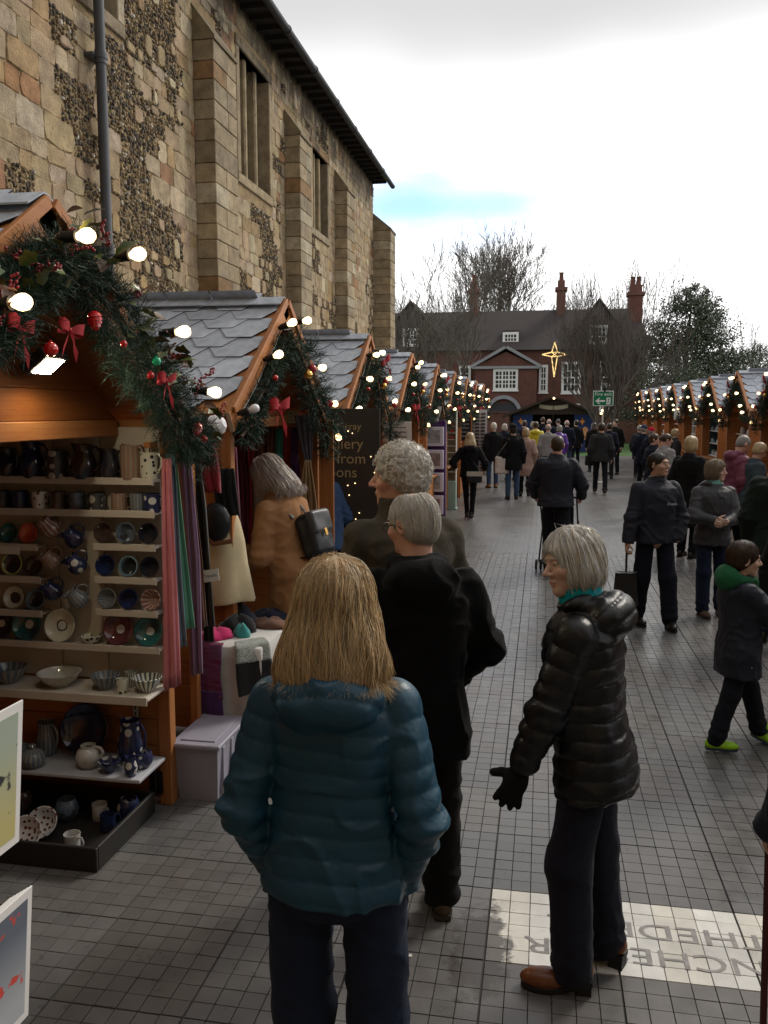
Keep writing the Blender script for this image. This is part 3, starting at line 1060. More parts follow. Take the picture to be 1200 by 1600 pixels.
def make_stall(label, loc, rot, lvl, cam_side, rr, group, counter=True, inner_planks=False):
	st = thing('market_stall', label, 'stall', loc, rot, group)
	# deck under the shingles
	ca, sa = math.cos(ANG), math.sin(ANG)
	deck = MB()
	for sd in (-1, 1):
		M = slope_frame(sd)
		deck.box((0.0, 0.0, -0.03), (RDEP - 0.03, SL, -0.004), M=M)
	rf = deck.build('roof', M_WX, st)
	shingles(rf, cam_side, lvl >= 1, rr)
	shingles(rf, -cam_side, False, rr)
	ridge_cap(rf)
	# bargeboards, outer and inner plank of each
	for sd in (-1, 1):
		M = slope_frame(sd)
		bb = MB().bbox((-0.03, -0.01, -0.125), (-0.003, SL + 0.03, 0.018), 0.004, M=M).build('bargeboard', M_WY, st)
		MB().box((-0.032, SL + 0.0305, -0.124), (-0.004, SL + 0.033, 0.017), M=M).build('sawn_end', M_ENDGRAIN, bb)
		MB().bbox((-0.052, 0.02, -0.02), (-0.031, SL - 0.02, 0.03), 0.003, M=M).build('cover_strip', M_WY, bb)
	# walls
	yw = 1.07
	zt = 2.10
	npl = 14
	ph = (zt - 0.03) / npl
	for sd in (-1, 1):
		if lvl >= 2:
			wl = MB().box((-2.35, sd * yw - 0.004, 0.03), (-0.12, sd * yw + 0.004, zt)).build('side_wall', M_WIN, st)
			for k in range(npl):
				a = MB().bbox((-2.36, sd * yw - 0.014, 0.03 + k * ph + 0.0015), (-0.115, sd * yw + 0.014, 0.03 + (k + 1) * ph - 0.0015), 0.004)
				a.build('plank', M_WX, wl)
		else:
			wl = MB()
			for k in range(npl):
				wl.bbox((-2.36, sd * yw - 0.014, 0.03 + k * ph), (-0.115, sd * yw + 0.014, 0.03 + (k + 1) * ph - 0.004), 0.004)
			wl.build('side_wall', M_WX, st)
		MB().bbox((-0.115, sd * yw - 0.036, 0.0), (-0.045, sd * yw + 0.036, zt + 0.05), 0.004).build('post', M_WZ, st)
	wl = MB()
	for k in range(npl):
		wl.bbox((-2.39, -yw, 0.03 + k * ph), (-2.362, yw, 0.03 + (k + 1) * ph - 0.004), 0.004)
	wl.build('back_wall', M_WY, st)
	if counter:
		MB().box((-2.36, -yw + 0.015, 0.0), (-0.117, yw - 0.015, 0.035)).build('floor', M_WY, st)
	# boarded front gable and the beam under it
	zb = zt
	gp = MB().add([(-0.32, -1.03, zb), (-0.32, 1.03, zb), (-0.32, 0.0, zb + 1.03 * math.tan(ANG)), (-0.31, -1.03, zb), (-0.31, 1.03, zb), (-0.31, 0, zb + 1.03 * math.tan(ANG))],
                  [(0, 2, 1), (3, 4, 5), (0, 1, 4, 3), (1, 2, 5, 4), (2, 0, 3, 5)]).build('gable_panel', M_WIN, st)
	nb = 5
	gh = 1.03 * math.tan(ANG) / nb
	for k in range(nb):
		z0, z1 = zb + k * gh + 0.002, zb + (k + 1) * gh - 0.002
		h0 = 1.03 - (z0 - zb) / math.tan(ANG)
		h1 = max(0.005, 1.03 - (z1 - zb) / math.tan(ANG))
		pts = [(-h0, z0), (h0, z0), (h1, z1), (-h1, z1)]
		vs = [(-0.309, p[0], p[1]) for p in pts] + [(-0.292, p[0], p[1]) for p in pts]
		MB().add(vs, [(3, 2, 1, 0), (4, 5, 6, 7), (0, 1, 5, 4), (1, 2, 6, 5), (2, 3, 7, 6), (3, 0, 4, 7)]).build('gable_board', M_WSHADEY, gp)
	MB().bbox((-0.355, -1.03, zb - 0.085), (-0.282, 1.03, zb - 0.002), 0.004).build('lintel', M_WY, st)
	# back gable
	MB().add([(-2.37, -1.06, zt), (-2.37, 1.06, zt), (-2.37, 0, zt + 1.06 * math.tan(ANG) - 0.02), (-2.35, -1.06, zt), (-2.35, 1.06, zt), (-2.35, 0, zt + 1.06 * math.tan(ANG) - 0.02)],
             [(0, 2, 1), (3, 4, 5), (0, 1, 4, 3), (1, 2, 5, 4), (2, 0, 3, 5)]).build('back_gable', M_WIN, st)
	if counter:
		fr = MB()
		for k in range(6):
			fr.bbox((-0.112, -1.03, 0.04 + k * 0.145), (-0.085, 1.03, 0.04 + (k + 1) * 0.145 - 0.004), 0.004)
		fr.build('counter_front', M_WY, st)
		MB().bbox((-0.5, -1.03, 0.912), (-0.02, 1.03, 0.945), 0.005).build('counter_top', M_WY, st)
	return st
ORD = ['first', 'second', 'third', 'fourth', 'fifth', 'sixth', 'seventh', 'eighth']
LEFT = []
XL = -1.90
rr = random.Random(21)
LEFT_DESC = [
	'wooden chalet stall with grey shingle roof and shelves of glazed pottery',
	'wooden chalet stall with grey shingle roof selling scarves and hats',
	'wooden chalet stall with grey shingle roof beside the dark jewellery banner',
	'wooden chalet stall with white price cards, second along from the scarf stall',
	'wooden chalet stall with a purple draped rack of framed prints in front',
	'wooden chalet stall with a tall pale green cabinet in front',
	'wooden chalet stall with a blackboard and twinkling lights, second along from the purple rack',
	'wooden chalet stall with a grid of dark trinkets, last but one towards the brick house',
	'wooden chalet stall ending the row along the stone hall, nearest the brick house']
for k in range(9):
	y = 3.15 + 3.15 * k
	LEFT.append(make_stall(LEFT_DESC[k], (XL, y, 0), 0.0, 2 if k < 3 else 1 if k < 5 else 0, -1, rr, 'chalet stalls along the stone hall', counter=(k not in (0, 1))))
RIGHT = []
XR = 4.10
RIGHT_DESC = [
	'wooden chalet stall beyond the dark overcoat man, nearest the boy with green hood',
	'wooden chalet stall behind the maroon anorak with shelves of white crockery',
	'wooden chalet stall with dark teal shelves of glassware',
	'wooden chalet stall with a white shelf unit and a hanging fleece at its gable',
	'wooden chalet stall hung with orange goods behind the red hat',
	'wooden chalet stall with toy figures on its gable, opposite the nativity hut side',
	'wooden chalet stall last but one before the lawn',
	'wooden chalet stall ending its row beside the lawn and bare tree']
for k in range(8):
	y = 16.6 + 3.1 * k
	RIGHT.append(make_stall(RIGHT_DESC[k], (XR, y, 0), math.pi, 1 if k < 4 else 0, 1, rr, 'chalet stalls facing the stone hall', counter=True))
for k in range(5):                       # unseen stalls carry the row on, added to shade the near ground
	make_stall('unseen wooden chalet stall added for shade in the right hand row, ' + ORD[k] + ' before the one nearest the boy', (XR, 13.5 - 3.1 * k, 0), math.pi, 0, 1, rr, 'chalet stalls facing the stone hall')
make_stall('unseen wooden chalet stall added for shade before the pottery stall', (XL, 0.0, 0), 0, 0, -1, rr, 'chalet stalls along the stone hall', counter=False)  # left row run on out of view too, added for its shade
# ------------------------------------------------------------ festoon bulbs
me_holder = MB().tube([(0, 0, 0), (0.018, 0, 0), (0.02, 0, 0), (0.062, 0, 0), (0.066, 0, 0), (0.078, 0, 0)], [0.014, 0.014, 0.021, 0.021, 0.024, 0.024], 10).mesh('lamp_holder', M_BLACK, True)
_b = MB().lathe([(0, -0.0), (0.012, 0.002), (0.016, 0.012), (0.024, 0.026), (0.0285, 0.042), (0.0265, 0.058), (0.017, 0.07), (0, 0.0745)], 12, M=Matrix.Rotation(R(90), 4, 'Y'))
me_bulb = _b.mesh('bulb', M_BULB, True)
me_bulboff = _b.mesh('unlit_bulb', M_BULBOFF, True)
def gable_pt(side, f, off=0.0):
	"""point on the bargeboard centre line; f=0 ridge, 1 eave"""
	M = slope_frame(side)
	return M @ Vector((-0.04, f * SL, -0.05 + off))
def festoon(stall, label, group, far, near, low=True, dark=()):
	"""bulbs at fractions along the far and near legs; local frame of the stall"""
	t = thing('festoon_lights', label, 'string lights', stall.location, stall.rotation_euler.z, group)
	path = []
	sgn = 1 if math.cos(stall.rotation_euler.z) > 0 else -1
	pts = [(-sgn, f) for f in sorted(near, reverse=True)] + [(sgn, f) for f in sorted(far)]
	anchors = []
	for i, (sd, f) in enumerate(pts):
		p = gable_pt(sd, f)
		anchors.append(p)
		h = link('lamp_holder', me_holder, t)
		h.location = p
		yaw = rr.uniform(-0.25, 0.25)
		if label.endswith('pottery stall'):
			h.location = p + Vector((0.15, 0, 0.02))
		h.rotation_euler = (0, rr.uniform(-0.35, 0.25), yaw)
		off = i in dark
		b = link('bulb', me_bulboff if off else me_bulb, h)
		b.location = (0.074, 0, 0)
	if low:                                  # one on the loose end, drooping past the eave
		p = gable_pt(sgn, 1.0) + Vector((0.03, 0.13 * sgn, -0.08))
		anchors.append(p)
		h = link('lamp_holder', me_holder, t)
		h.location = p
		h.rotation_euler = (0, 1.2, 0.3)
		b = link('bulb', me_bulb, h)
		b.location = (0.074, 0, 0)
	for a, b in zip(anchors[:-1], anchors[1:]):
		for q in range(5):
			f = q / 5
			s = 4 * f * (1 - f) * 0.03
			path.append(a.lerp(b, f) + Vector((0.02 + rr.uniform(-0.004, 0.004), 0, -s)))
	path.append(anchors[-1])
	MB().tube(path, 0.0045, 5).build('cable', M_CABLE, t)
	return t
fl_desc = ['on the pottery stall', 'on the scarf and hat stall', 'on the stall beside the jewellery banner', 'on the stall with white price cards',
           'on the stall behind the purple rack', 'on the stall behind the pale green cabinet', 'on the stall with the blackboard', 'on the last but one stall before the brick house', 'on the end stall by the brick house']
for k, st in enumerate(LEFT):
	far = [0.13, 0.5, 0.84] if k else [0.2, 0.53, 0.83]
	near = [0.22, 0.52, 0.96] if k else [0.2, 0.55, 0.9]
	festoon(st, 'warm white festoon bulbs ' + fl_desc[k], 'festoon lights on the stalls', far, near, low=k > 0, dark=(0,) if k == 1 else ())
fr_desc = ['on the stall nearest the boy with green hood', 'on the stall behind the maroon anorak', 'on the stall with dark teal shelves', 'on the stall with the white shelf unit',
           'on the stall hung with orange goods', 'on the stall with toy figures', 'on the last but one stall before the lawn', 'on the end stall beside the bare tree']
for k, st in enumerate(RIGHT):
	festoon(st, 'warm white festoon bulbs ' + fr_desc[k], 'festoon lights on the stalls', [0.16, 0.55, 0.9], [0.1, 0.5, 0.8, 0.98], low=True)
# ------------------------------------------------------------ garlands
M_NEEDLE = mat('pine_needles', (0.02, 0.06, 0.03), 0.6, 0.2, attr=True, spec=0.4)
M_LEAF = mat('holly_leaf', (0.06, 0.10, 0.03), 0.35, 0.35, scale=12, col2=(0.14, 0.13, 0.035), rnd=0.35, spec=0.5)
M_LEAFB = mat('dry_leaf', (0.10, 0.05, 0.025), 0.5, 0.35, scale=12, rnd=0.3)
M_RED = mat('red_glass', (0.50, 0.012, 0.014), 0.15, 0.05, coat=0.6)
M_GOLD = mat('gold_bauble', (0.75, 0.45, 0.12), 0.22, 0.05, metal=0.9)
M_GREENB = mat('green_bauble', (0.01, 0.42, 0.20), 0.12, 0.05, coat=0.6)
M_RIBBON = mat('red_ribbon', (0.36, 0.008, 0.014), 0.6, 0.15, bump=0.1, bscale=200)
M_BERRY = mat('berry', (0.24, 0.012, 0.02), 0.35, 0.25)
M_STEM = mat('garland_stem', (0.05, 0.035, 0.02), 0.8)
def needles(mb, path, rads, n, rg, ln=(0.04, 0.075), width=0.0032):
	path = [Vector(p) for p in path]
	cum = [0]
	for a, b in zip(path[:-1], path[1:]):
		cum.append(cum[-1] + (b - a).length)
	nsp = n // 14
	for q in range(nsp):
		d = rg.uniform(0, cum[-1])
		i = max(k for k in range(len(cum) - 1) if cum[k] <= d)
		f = (d - cum[i]) / max(1e-6, cum[i + 1] - cum[i])
		c = path[i].lerp(path[i + 1], f)
		rad = rads[i] + (rads[i + 1] - rads[i]) * f
		t = (path[i + 1] - path[i]).normalized()
		rd = Vector((rg.gauss(0, 1), rg.gauss(0, 1), rg.gauss(0, 1)))
		rd -= t * rd.dot(t) * 0.6
		rd.normalize()
		# a twig with needles along it
		L = rad * rg.uniform(0.55, 1.1)
		tint = rg.uniform(0.55, 1.35)
		col = (0.016 * tint, 0.045 * tint * rg.uniform(0.9, 1.15), 0.030 * tint)
		base = c + rd * rad * 0.1
		for k in range(14):
			u = 0.25 + 0.75 * k / 13
			o = base + rd * L * u
			nd = (rd * 0.75 + Vector((rg.gauss(0, 0.6), rg.gauss(0, 0.6), rg.gauss(0, 0.6)))).normalized()
			l = rg.uniform(*ln) * (0.7 if k > 11 else 1)
			s = nd.cross(Vector((rg.gauss(0, 1), rg.gauss(0, 1), rg.gauss(0, 1)))).normalized() * width * 0.5
			e = o + nd * l
			mb.add([o - s, o + s, e + s * 0.4, e - s * 0.4], [(0, 1, 2, 3)], col=col)
def leaf_mesh(l=0.075, w=0.04, spiky=True):
	n = 5
	left, right, mid = [], [], []
	for k in range(n + 1):
		f = k / n
		h = math.sin(math.pi * (0.06 + 0.9 * f)) * w / 2
		if spiky:
			h *= 1.25 if k % 2 else 0.75
		x = f * l
		zc = -0.25 * l * f * f
		left.append((x, h, zc + h * 0.35))
		right.append((x, -h, zc + h * 0.35))
		mid.append((x, 0, zc))
	vs = left + mid + right
	m = n + 1
	fs = []
	for k in range(n):
		fs.append((m + k, m + k + 1, k + 1, k))
		fs.append((2 * m + k, 2 * m + k + 1, m + k + 1, m + k))
	return MB().add(vs, fs)
me_leaf = leaf_mesh().mesh('leaf', M_LEAF, 'all')
me_leafb = leaf_mesh(0.085, 0.045, False).mesh('leaf', M_LEAFB, 'all')
def ribbon_bow(mb, c, s, M=None):
	"""two loops, a knot and two tails"""
	def strip(pts, wd):
		vs = []
		for i, p in enumerate(pts):
			ww = wd[i] if isinstance(wd, list) else wd
			vs += [(p[0] - ww * 0.1, p[1], p[2] - ww), (p[0] + ww * 0.1, p[1], p[2] + ww)]
		vs = [Vector(v) * s + Vector(c) for v in vs]
		mb.add(vs, [(2 * k, 2 * k + 2, 2 * k + 3, 2 * k + 1) for k in range(len(pts) - 1)])
	for sg in (-1, 1):
		loop = [(0.02, 0, 0), (0.25, 0.3 * sg, 0.12), (0.3, 0.75 * sg, 0.2), (0.12, 0.95 * sg, 0.12), (-0.08, 0.7 * sg, 0.02), (0.0, 0.25 * sg, -0.02), (0.02, 0, 0)]
		strip(loop, [0.08, 0.25, 0.3, 0.3, 0.3, 0.22, 0.08])
		strip([(0.03, 0.02 * sg, -0.03), (0.16, 0.22 * sg, -0.45), (0.12, 0.34 * sg, -0.9), (0.2, 0.55 * sg, -1.35)], [0.1, 0.16, 0.22, 0.3])
	mb.sphere((c[0] + 0.05 * s, c[1], c[2]), (0.12 * s, 0.14 * s, 0.15 * s), 8)
def garland(stall, label, group, path, rads, n, rg, trims, leaves=0, berries=0, width=0.0032):
	t = thing('garland', label, 'garland', stall.location, stall.rotation_euler.z, group)
	MB().tube(path, 0.012, 5).build('stem', M_STEM, t)
	mb = MB()
	needles(mb, path, rads, n, rg, width=width)
	tag(mb.build('needles', M_NEEDLE, t), None, kind='stuff')
	for kind, p, s in trims:
		if kind == 'bow':
			b = MB()
			ribbon_bow(b, (0, 0, 0), s)
			o = b.build('bow', M_RIBBON, t, smooth='all')
			o.location = p
			o.rotation_euler = (rg.uniform(-0.4, 0.4), 0, rg.uniform(-0.4, 0.1))
		elif kind == 'cone':
			b = MB().lathe([(0, -1.3), (0.35, -1.15), (0.45, -0.9), (0.6, -0.85), (0.55, -0.55), (0.78, -0.5), (0.66, -0.15), (0.85, -0.1), (0.7, 0.2), (0.82, 0.3), (0.55, 0.6), (0.3, 0.75), (0, 0.8)], 12, M=Matrix.Diagonal((s, s, s, 1)))
			o = b.build('pine_cone', M_RED, t, smooth=True)
			o.location = p
			o.rotation_euler = (rg.uniform(-0.3, 0.3), rg.uniform(-0.3, 0.3), 0)
		else:
			mm = {'red': M_RED, 'gold': M_GOLD, 'green': M_GREENB}[kind]
			b = MB().sphere((0, 0, 0), s, 16)
			b.tube([(0, 0, s * 0.97), (0, 0, s * 1.22)], s * 0.2, 8)
			o = b.build('bauble', mm, t, smooth=True)
			o.location = p
	P = [Vector(p) for p in path]
	for k in range(leaves):
		i = rg.randrange(len(P) - 1)
		c = P[i].lerp(P[i + 1], rg.random())
		q = Vector((rg.uniform(0.02, 0.15), rg.gauss(0, 0.09), rg.uniform(-0.02, 0.17)))
		o = link('leaf', me_leaf if rg.random() < 0.68 else me_leafb, t)
		o.location = c + q
		o.rotation_euler = (rg.uniform(-1, 1), rg.uniform(-0.9, 0.6), rg.uniform(-2.2, 2.2))
		sc = rg.uniform(0.7, 1.35)
		o.scale = (sc, sc, sc)
	for k in range(berries):
		i = rg.randrange(len(P) - 1)
		c = P[i].lerp(P[i + 1], rg.random()) + Vector((rg.uniform(0.05, 0.14), rg.gauss(0, 0.08), rg.uniform(0.02, 0.15)))
		b = MB()
		ax = Vector((rg.gauss(0, 0.5), rg.gauss(0, 1), rg.uniform(0.1, 0.6))).normalized()
		b.tube([(0, 0, 0), tuple(ax * 0.11)], 0.002, 4)
		for q in range(16):
			pp = ax * (0.02 + 0.09 * q / 16) + Vector((rg.gauss(0, 0.009), rg.gauss(0, 0.009), rg.gauss(0, 0.009)))
			b.sphere(pp, 0.0065, 6)
		o = b.build('berry_sprig', M_BERRY, t, smooth='all')
		o.location = c
	return t
def legpath(side, f0, f1, n, drop=0.12, out=0.07):
	pts = []
	for k in range(n + 1):
		f = f0 + (f1 - f0) * k / n
		p = gable_pt(side, f)
		pts.append(p + Vector((out, 0, -drop - 0.03 * math.sin(f * 17))))
	return pts
rg = random.Random(5)
# the pottery stall: thick garland with holly, berries, cones and bows
pth = [(0.08, -1.24, 1.95)] + legpath(-1, 0.9, 0.1, 9, 0.09, 0.09) + [(0.1, 0.0, 2.74)] + legpath(1, 0.1, 0.95, 11, 0.16, 0.09) + [(0.09, 1.22, 1.98), (0.07, 1.2, 1.86)]
rad = [0.10] * 4 + [0.11] * 4 + [0.12] * 4 + [0.13] * 3 + [0.145] * 3 + [0.145] * 6 + [0.09]
garland(LEFT[0], 'thick pine and holly garland with red bows, cones and berries on the pottery stall', 'garlands on the stalls', pth, rad[:len(pth)] + [0.12] * max(0, len(pth) - len(rad)), 34000, rg,
		[('cone', (0.19, -0.03, 2.50), 0.036), ('cone', (0.2, 0.93, 2.06), 0.034), ('red', (0.2, -0.36, 2.36), 0.026), ('red', (0.2, 0.42, 2.3), 0.017), ('green', (0.23, 0.42, 2.36), 0.02),
         ('bow', (0.22, 0.52, 2.28), 0.08), ('bow', (0.18, -0.20, 2.44), 0.07), ('bow', (0.17, -0.50, 2.42), 0.08), ('gold', (0.2, -0.72, 2.3), 0.03), ('red', (0.19, 1.03, 2.0), 0.02), ('red', (0.19, 0.2, 2.42), 0.015)],
		leaves=120, berries=22, width=0.0027)
# others: heavy on the far leg, light on the near one
gdesc = [None, 'pine garland with red bow and gold bauble on the scarf and hat stall', 'pine garland with a pink bow on the stall beside the jewellery banner', 'pine garland on the stall with white price cards',
         'pine garland on the stall behind the purple rack', 'pine garland on the stall behind the pale green cabinet', 'pine garland on the stall with the blackboard',
         'pine garland on the last but one stall before the brick house', 'pine garland on the end stall by the brick house']
def std_garland(st, label, rg, n, s):
	ny = 1 if math.cos(st.rotation_euler.z) > 0 else -1
	p = legpath(-ny, 0.98, 0.55, 3, 0.15, 0.03)
	p += [Vector((0.03, -0.12 * ny, 2.66)), Vector((0.06, 0.08 * ny, 2.62))] + legpath(ny, 0.3, 0.86, 5, 0.24, 0.05) + [Vector((0.06, 1.02 * ny, 1.86)), Vector((0.05, 0.98 * ny, 1.74))]
	rd = [0.10, 0.10, 0.09, 0.08] + [0.12, 0.15] + [0.15, 0.16, 0.17, 0.17, 0.17, 0.16] + [0.14, 0.08]
	tr = [('red', (0.15, 0.17 * ny, 2.46), 0.035), ('gold', (0.16, 0.02 * ny, 2.41), 0.034), ('bow', (0.16, -0.86 * ny + 0.1, 2.17), 0.13), ('red', (0.13, -0.7, 2.36), 0.02), ('red', (0.18, 0.6 * ny, 2.2), 0.03)]
	if s:
		tr[2] = ('bow', (0.15, 0.1 * ny, 2.68), 0.12)
	return garland(st, label, 'garlands on the stalls', p, rd[:len(p)], n, rg, tr, width=0.005)
g2 = std_garland(LEFT[1], gdesc[1], rg, 9000, 0)
g3 = std_garland(LEFT[2], gdesc[2], rg, 8000, 1)
for k in range(3, 9):
	c = copy_tree(g2 if k % 2 else g3)
	c.location = LEFT[k].location
	c['label'] = gdesc[k]
gr = std_garland(RIGHT[0], 'pine garland ' + fr_desc[0], rg, 8000, 1)
for k in range(1, 8):
	c = copy_tree(gr)
	c.location = RIGHT[k].location
	c['label'] = 'pine garland ' + fr_desc[k]
# ============================================================ POTTERY STALL
M_SHELFP = mat('shelf_paint', (0.55, 0.50, 0.43), 0.65, 0.1, scale=4, bump=0.05)
M_PANEL = mat('display_panel', (0.50, 0.45, 0.38), 0.75, 0.1, scale=3, bump=0.06)
M_STEEL = mat('galvanised', (0.55, 0.55, 0.56), 0.4, 0.1, metal=0.7)
YB = 4.192                                 # face of the stall's far wall
ds = thing('display_shelves', 'cream painted shelving of narrow ledges fixed inside the pottery stall', 'shelves', (-2.6, YB, 0))
def dsb(a, b, name, m, bev=0.004, parent=None):
	o = MB().bbox((a[0] + 2.6, a[1] - YB, a[2]), (b[0] + 2.6, b[1] - YB, b[2]), bev).build(name, m, parent or ds)
	return o
dsb((-3.6, YB - 0.012, 0.70), (-2.56, YB, 2.06), 'back_panel', M_PANEL)
dsb((-2.555, YB - 0.014, 0.70), (-2.29, YB, 2.055), 'back_panel', M_PANEL)
dsb((-2.285, YB - 0.012, 0.70), (-1.955, YB, 2.06), 'back_panel', M_PANEL)
SH = [(-3.6, -1.95, 1.79), (-3.6, -1.95, 1.62), (-2.30, -1.95, 1.445), (-2.30, -1.95, 1.27), (-2.30, -1.95, 1.095), (-3.6, -2.62, 1.43), (-3.6, -2.61, 1.255), (-3.6, -2.61, 1.07), (-3.6, -1.945, 0.90)]
for (a, b, z) in SH:
	s = dsb((a, YB - 0.095, z - 0.012), (b, YB - 0.016, z), 'shelf', M_SHELFP)
	dsb((a, YB - 0.107, z - 0.026), (b - 0.002, YB - 0.096, z + 0.012), 'lip', M_SHELFP, 0.003, s)
s = dsb((-3.6, YB - 0.27, 0.672), (-1.94, YB - 0.016, 0.69), 'shelf', M_SHELFP)
dsb((-3.6, YB - 0.282, 0.655), (-1.942, YB - 0.271, 0.70), 'lip', M_SHELFP, 0.003, s)
s = dsb((-3.6, YB - 0.33, 0.262), (-1.97, YB - 0.02, 0.282), 'shelf', mat('grey_shelf', (0.42, 0.43, 0.47), 0.6, 0.1))
for x in (-2.14, -3.1):
	st_ = dsb((x - 0.014, YB - 0.016, 0.12), (x + 0.014, YB - 0.001, 0.655), 'shelf_upright', M_STEEL, 0.002)
	for k in range(14):
		dsb((x - 0.004, YB - 0.0185, 0.15 + k * 0.035), (x + 0.004, YB - 0.0162, 0.17 + k * 0.035), 'slot', M_BLACK, 0.0008, st_)
dsb((-2.43, YB - 0.016, 1.96), (-2.30, YB - 0.0135, 2.045), 'price_card', mat('card_white', (0.68, 0.66, 0.6), 0.8, 0.03))
dsb((-2.88, YB - 0.115, 1.385), (-2.72, YB - 0.111, 1.43), 'price_card', MATS['card_white'])
POT = {
	'ink': mat('glaze_ink', (0.012, 0.014, 0.022), 0.16, 0.4, scale=14, col2=(0.03, 0.025, 0.03), coat=0.5),
	'navy': mat('glaze_navy', (0.012, 0.022, 0.07), 0.14, 0.4, scale=12, col2=(0.02, 0.015, 0.03), coat=0.5),
	'brownblue': mat('glaze_brown_blue', (0.05, 0.025, 0.018), 0.18, 0.4, scale=7, col2=(0.02, 0.03, 0.05), coat=0.5),
	'spotw': mat_spots('glaze_big_spots', (0.03, 0.032, 0.038), (0.45, 0.45, 0.40), 16, 0.36),
	'spotn': mat_spots('glaze_navy_spots', (0.014, 0.018, 0.05), (0.55, 0.56, 0.52), 17, 0.34),
	'spotc': mat_spots('glaze_cream_spots', (0.42, 0.38, 0.30), (0.03, 0.03, 0.045), 34, 0.33),
	'spotr': mat_spots('glaze_berry_spots', (0.50, 0.45, 0.38), (0.13, 0.02, 0.02), 38, 0.32),
	'flute': mat_bands('glaze_brown_flutes', (0.17, 0.10, 0.07), (0.30, 0.24, 0.19), 14, 'flute'),
	'fluteb': mat_bands('glaze_blue_flutes', (0.06, 0.08, 0.11), (0.24, 0.24, 0.22), 16, 'flute'),
	'flutec': mat_bands('glaze_cream_flutes', (0.40, 0.37, 0.30), (0.07, 0.08, 0.09), 18, 'flute'),
	'fluter': mat_bands('glaze_red_flutes', (0.14, 0.05, 0.05), (0.38, 0.33, 0.27), 12, 'flute'),
	'teal': mat('glaze_teal', (0.02, 0.10, 0.10), 0.16, 0.35, scale=9, col2=(0.03, 0.05, 0.06), coat=0.5),
	'coral': mat('glaze_coral', (0.42, 0.085, 0.05), 0.2, 0.3, scale=9, coat=0.5),
	'lime': mat_bands('glaze_lime_eye', (0.34, 0.36, 0.14), (0.05, 0.04, 0.04), 52, 'radial', dist=0.8),
	'cream': mat_bands('glaze_cream_ring', (0.42, 0.40, 0.31), (0.05, 0.05, 0.05), 62, 'radial', dist=1.6, lo=0.62, hi=0.75),
	'sky': mat_bands('glaze_blue_ring', (0.10, 0.16, 0.20), (0.03, 0.035, 0.04), 60, 'radial', dist=1.0),
	'greyblue': mat('glaze_grey_blue', (0.09, 0.12, 0.16), 0.18, 0.4, scale=16, col2=(0.03, 0.03, 0.035), coat=0.5),
	'plum': mat('glaze_plum', (0.075, 0.025, 0.03), 0.16, 0.4, scale=8, coat=0.5),
	'brown': mat('glaze_brown', (0.045, 0.03, 0.025), 0.2, 0.4, scale=10, coat=0.4),
	'ivory': mat('glaze_ivory', (0.50, 0.46, 0.37), 0.22, 0.25, scale=9, col2=(0.34, 0.32, 0.27), coat=0.5),
	'stemw': mat('glaze_pale_boss', (0.55, 0.52, 0.44), 0.3, 0.08),
}
def pot(name, prof, m, loc, label, cat, group, n=24, rot=(0, 0, 0), handle=None, extra=None):
	b = MB().lathe(prof, n)
	o = b.build(name, m, None, smooth=True)
	o.location = loc
	o.rotation_euler = rot
	tag(o, label, cat, group)
	if handle:
		pts, r = handle
		MB().tube(pts, r, 8).build('handle', m, o, smooth=True)
	if extra:
		for nm, mb_, m2 in extra:
			mb_.build(nm, m2, o, smooth=True)
	return o
def jug_prof(h, r):
	return [(0, 0), (r * 0.72, 0), (r * 0.78, h * 0.02), (r * 0.95, h * 0.22), (r, h * 0.38), (r * 0.93, h * 0.55), (r * 0.74, h * 0.75), (r * 0.70, h * 0.86), (r * 0.78, h), (r * 0.72, h), (r * 0.64, h * 0.86), (r * 0.66, h * 0.75), (r * 0.8, h * 0.5), (r * 0.6, h * 0.1), (0, h * 0.08)]
def jug(h, r, m, loc, label, rotz=0.0, group='pottery jugs on the top ledge', straight=False, rot=None):
	p = jug_prof(h, r)
	if straight:
		p = [(0, 0), (r * 0.9, 0), (r * 0.95, h * 0.03), (r * 0.96, h * 0.5), (r * 0.92, h * 0.9), (r * 0.97, h), (r * 0.9, h), (r * 0.86, h * 0.9), (r * 0.88, h * 0.1), (0, h * 0.08)]
	hd = ([(r * 0.66, 0, h * 0.9), (r * 1.1, 0, h * 0.95), (r * 1.5, 0, h * 0.78), (r * 1.48, 0, h * 0.52), (r * 1.15, 0, h * 0.3), (r * 0.9, 0, h * 0.24)], r * 0.1)
	sp = MB().add([(-r * 0.66, -r * 0.3, h * 0.82), (-r * 0.66, r * 0.3, h * 0.82), (-r * 1.12, 0, h * 1.05), (-r * 0.6, -r * 0.42, h), (-r * 0.6, r * 0.42, h), (-r * 0.98, 0, h * 0.97)],
                  [(0, 2, 3), (1, 4, 2), (0, 1, 2), (3, 2, 5), (4, 5, 2)])
	return pot('jug', p, m, loc, label, 'jug', group, handle=hd, rot=rot or (0, 0, rotz), extra=[('spout', sp, m)])
z1 = 1.791
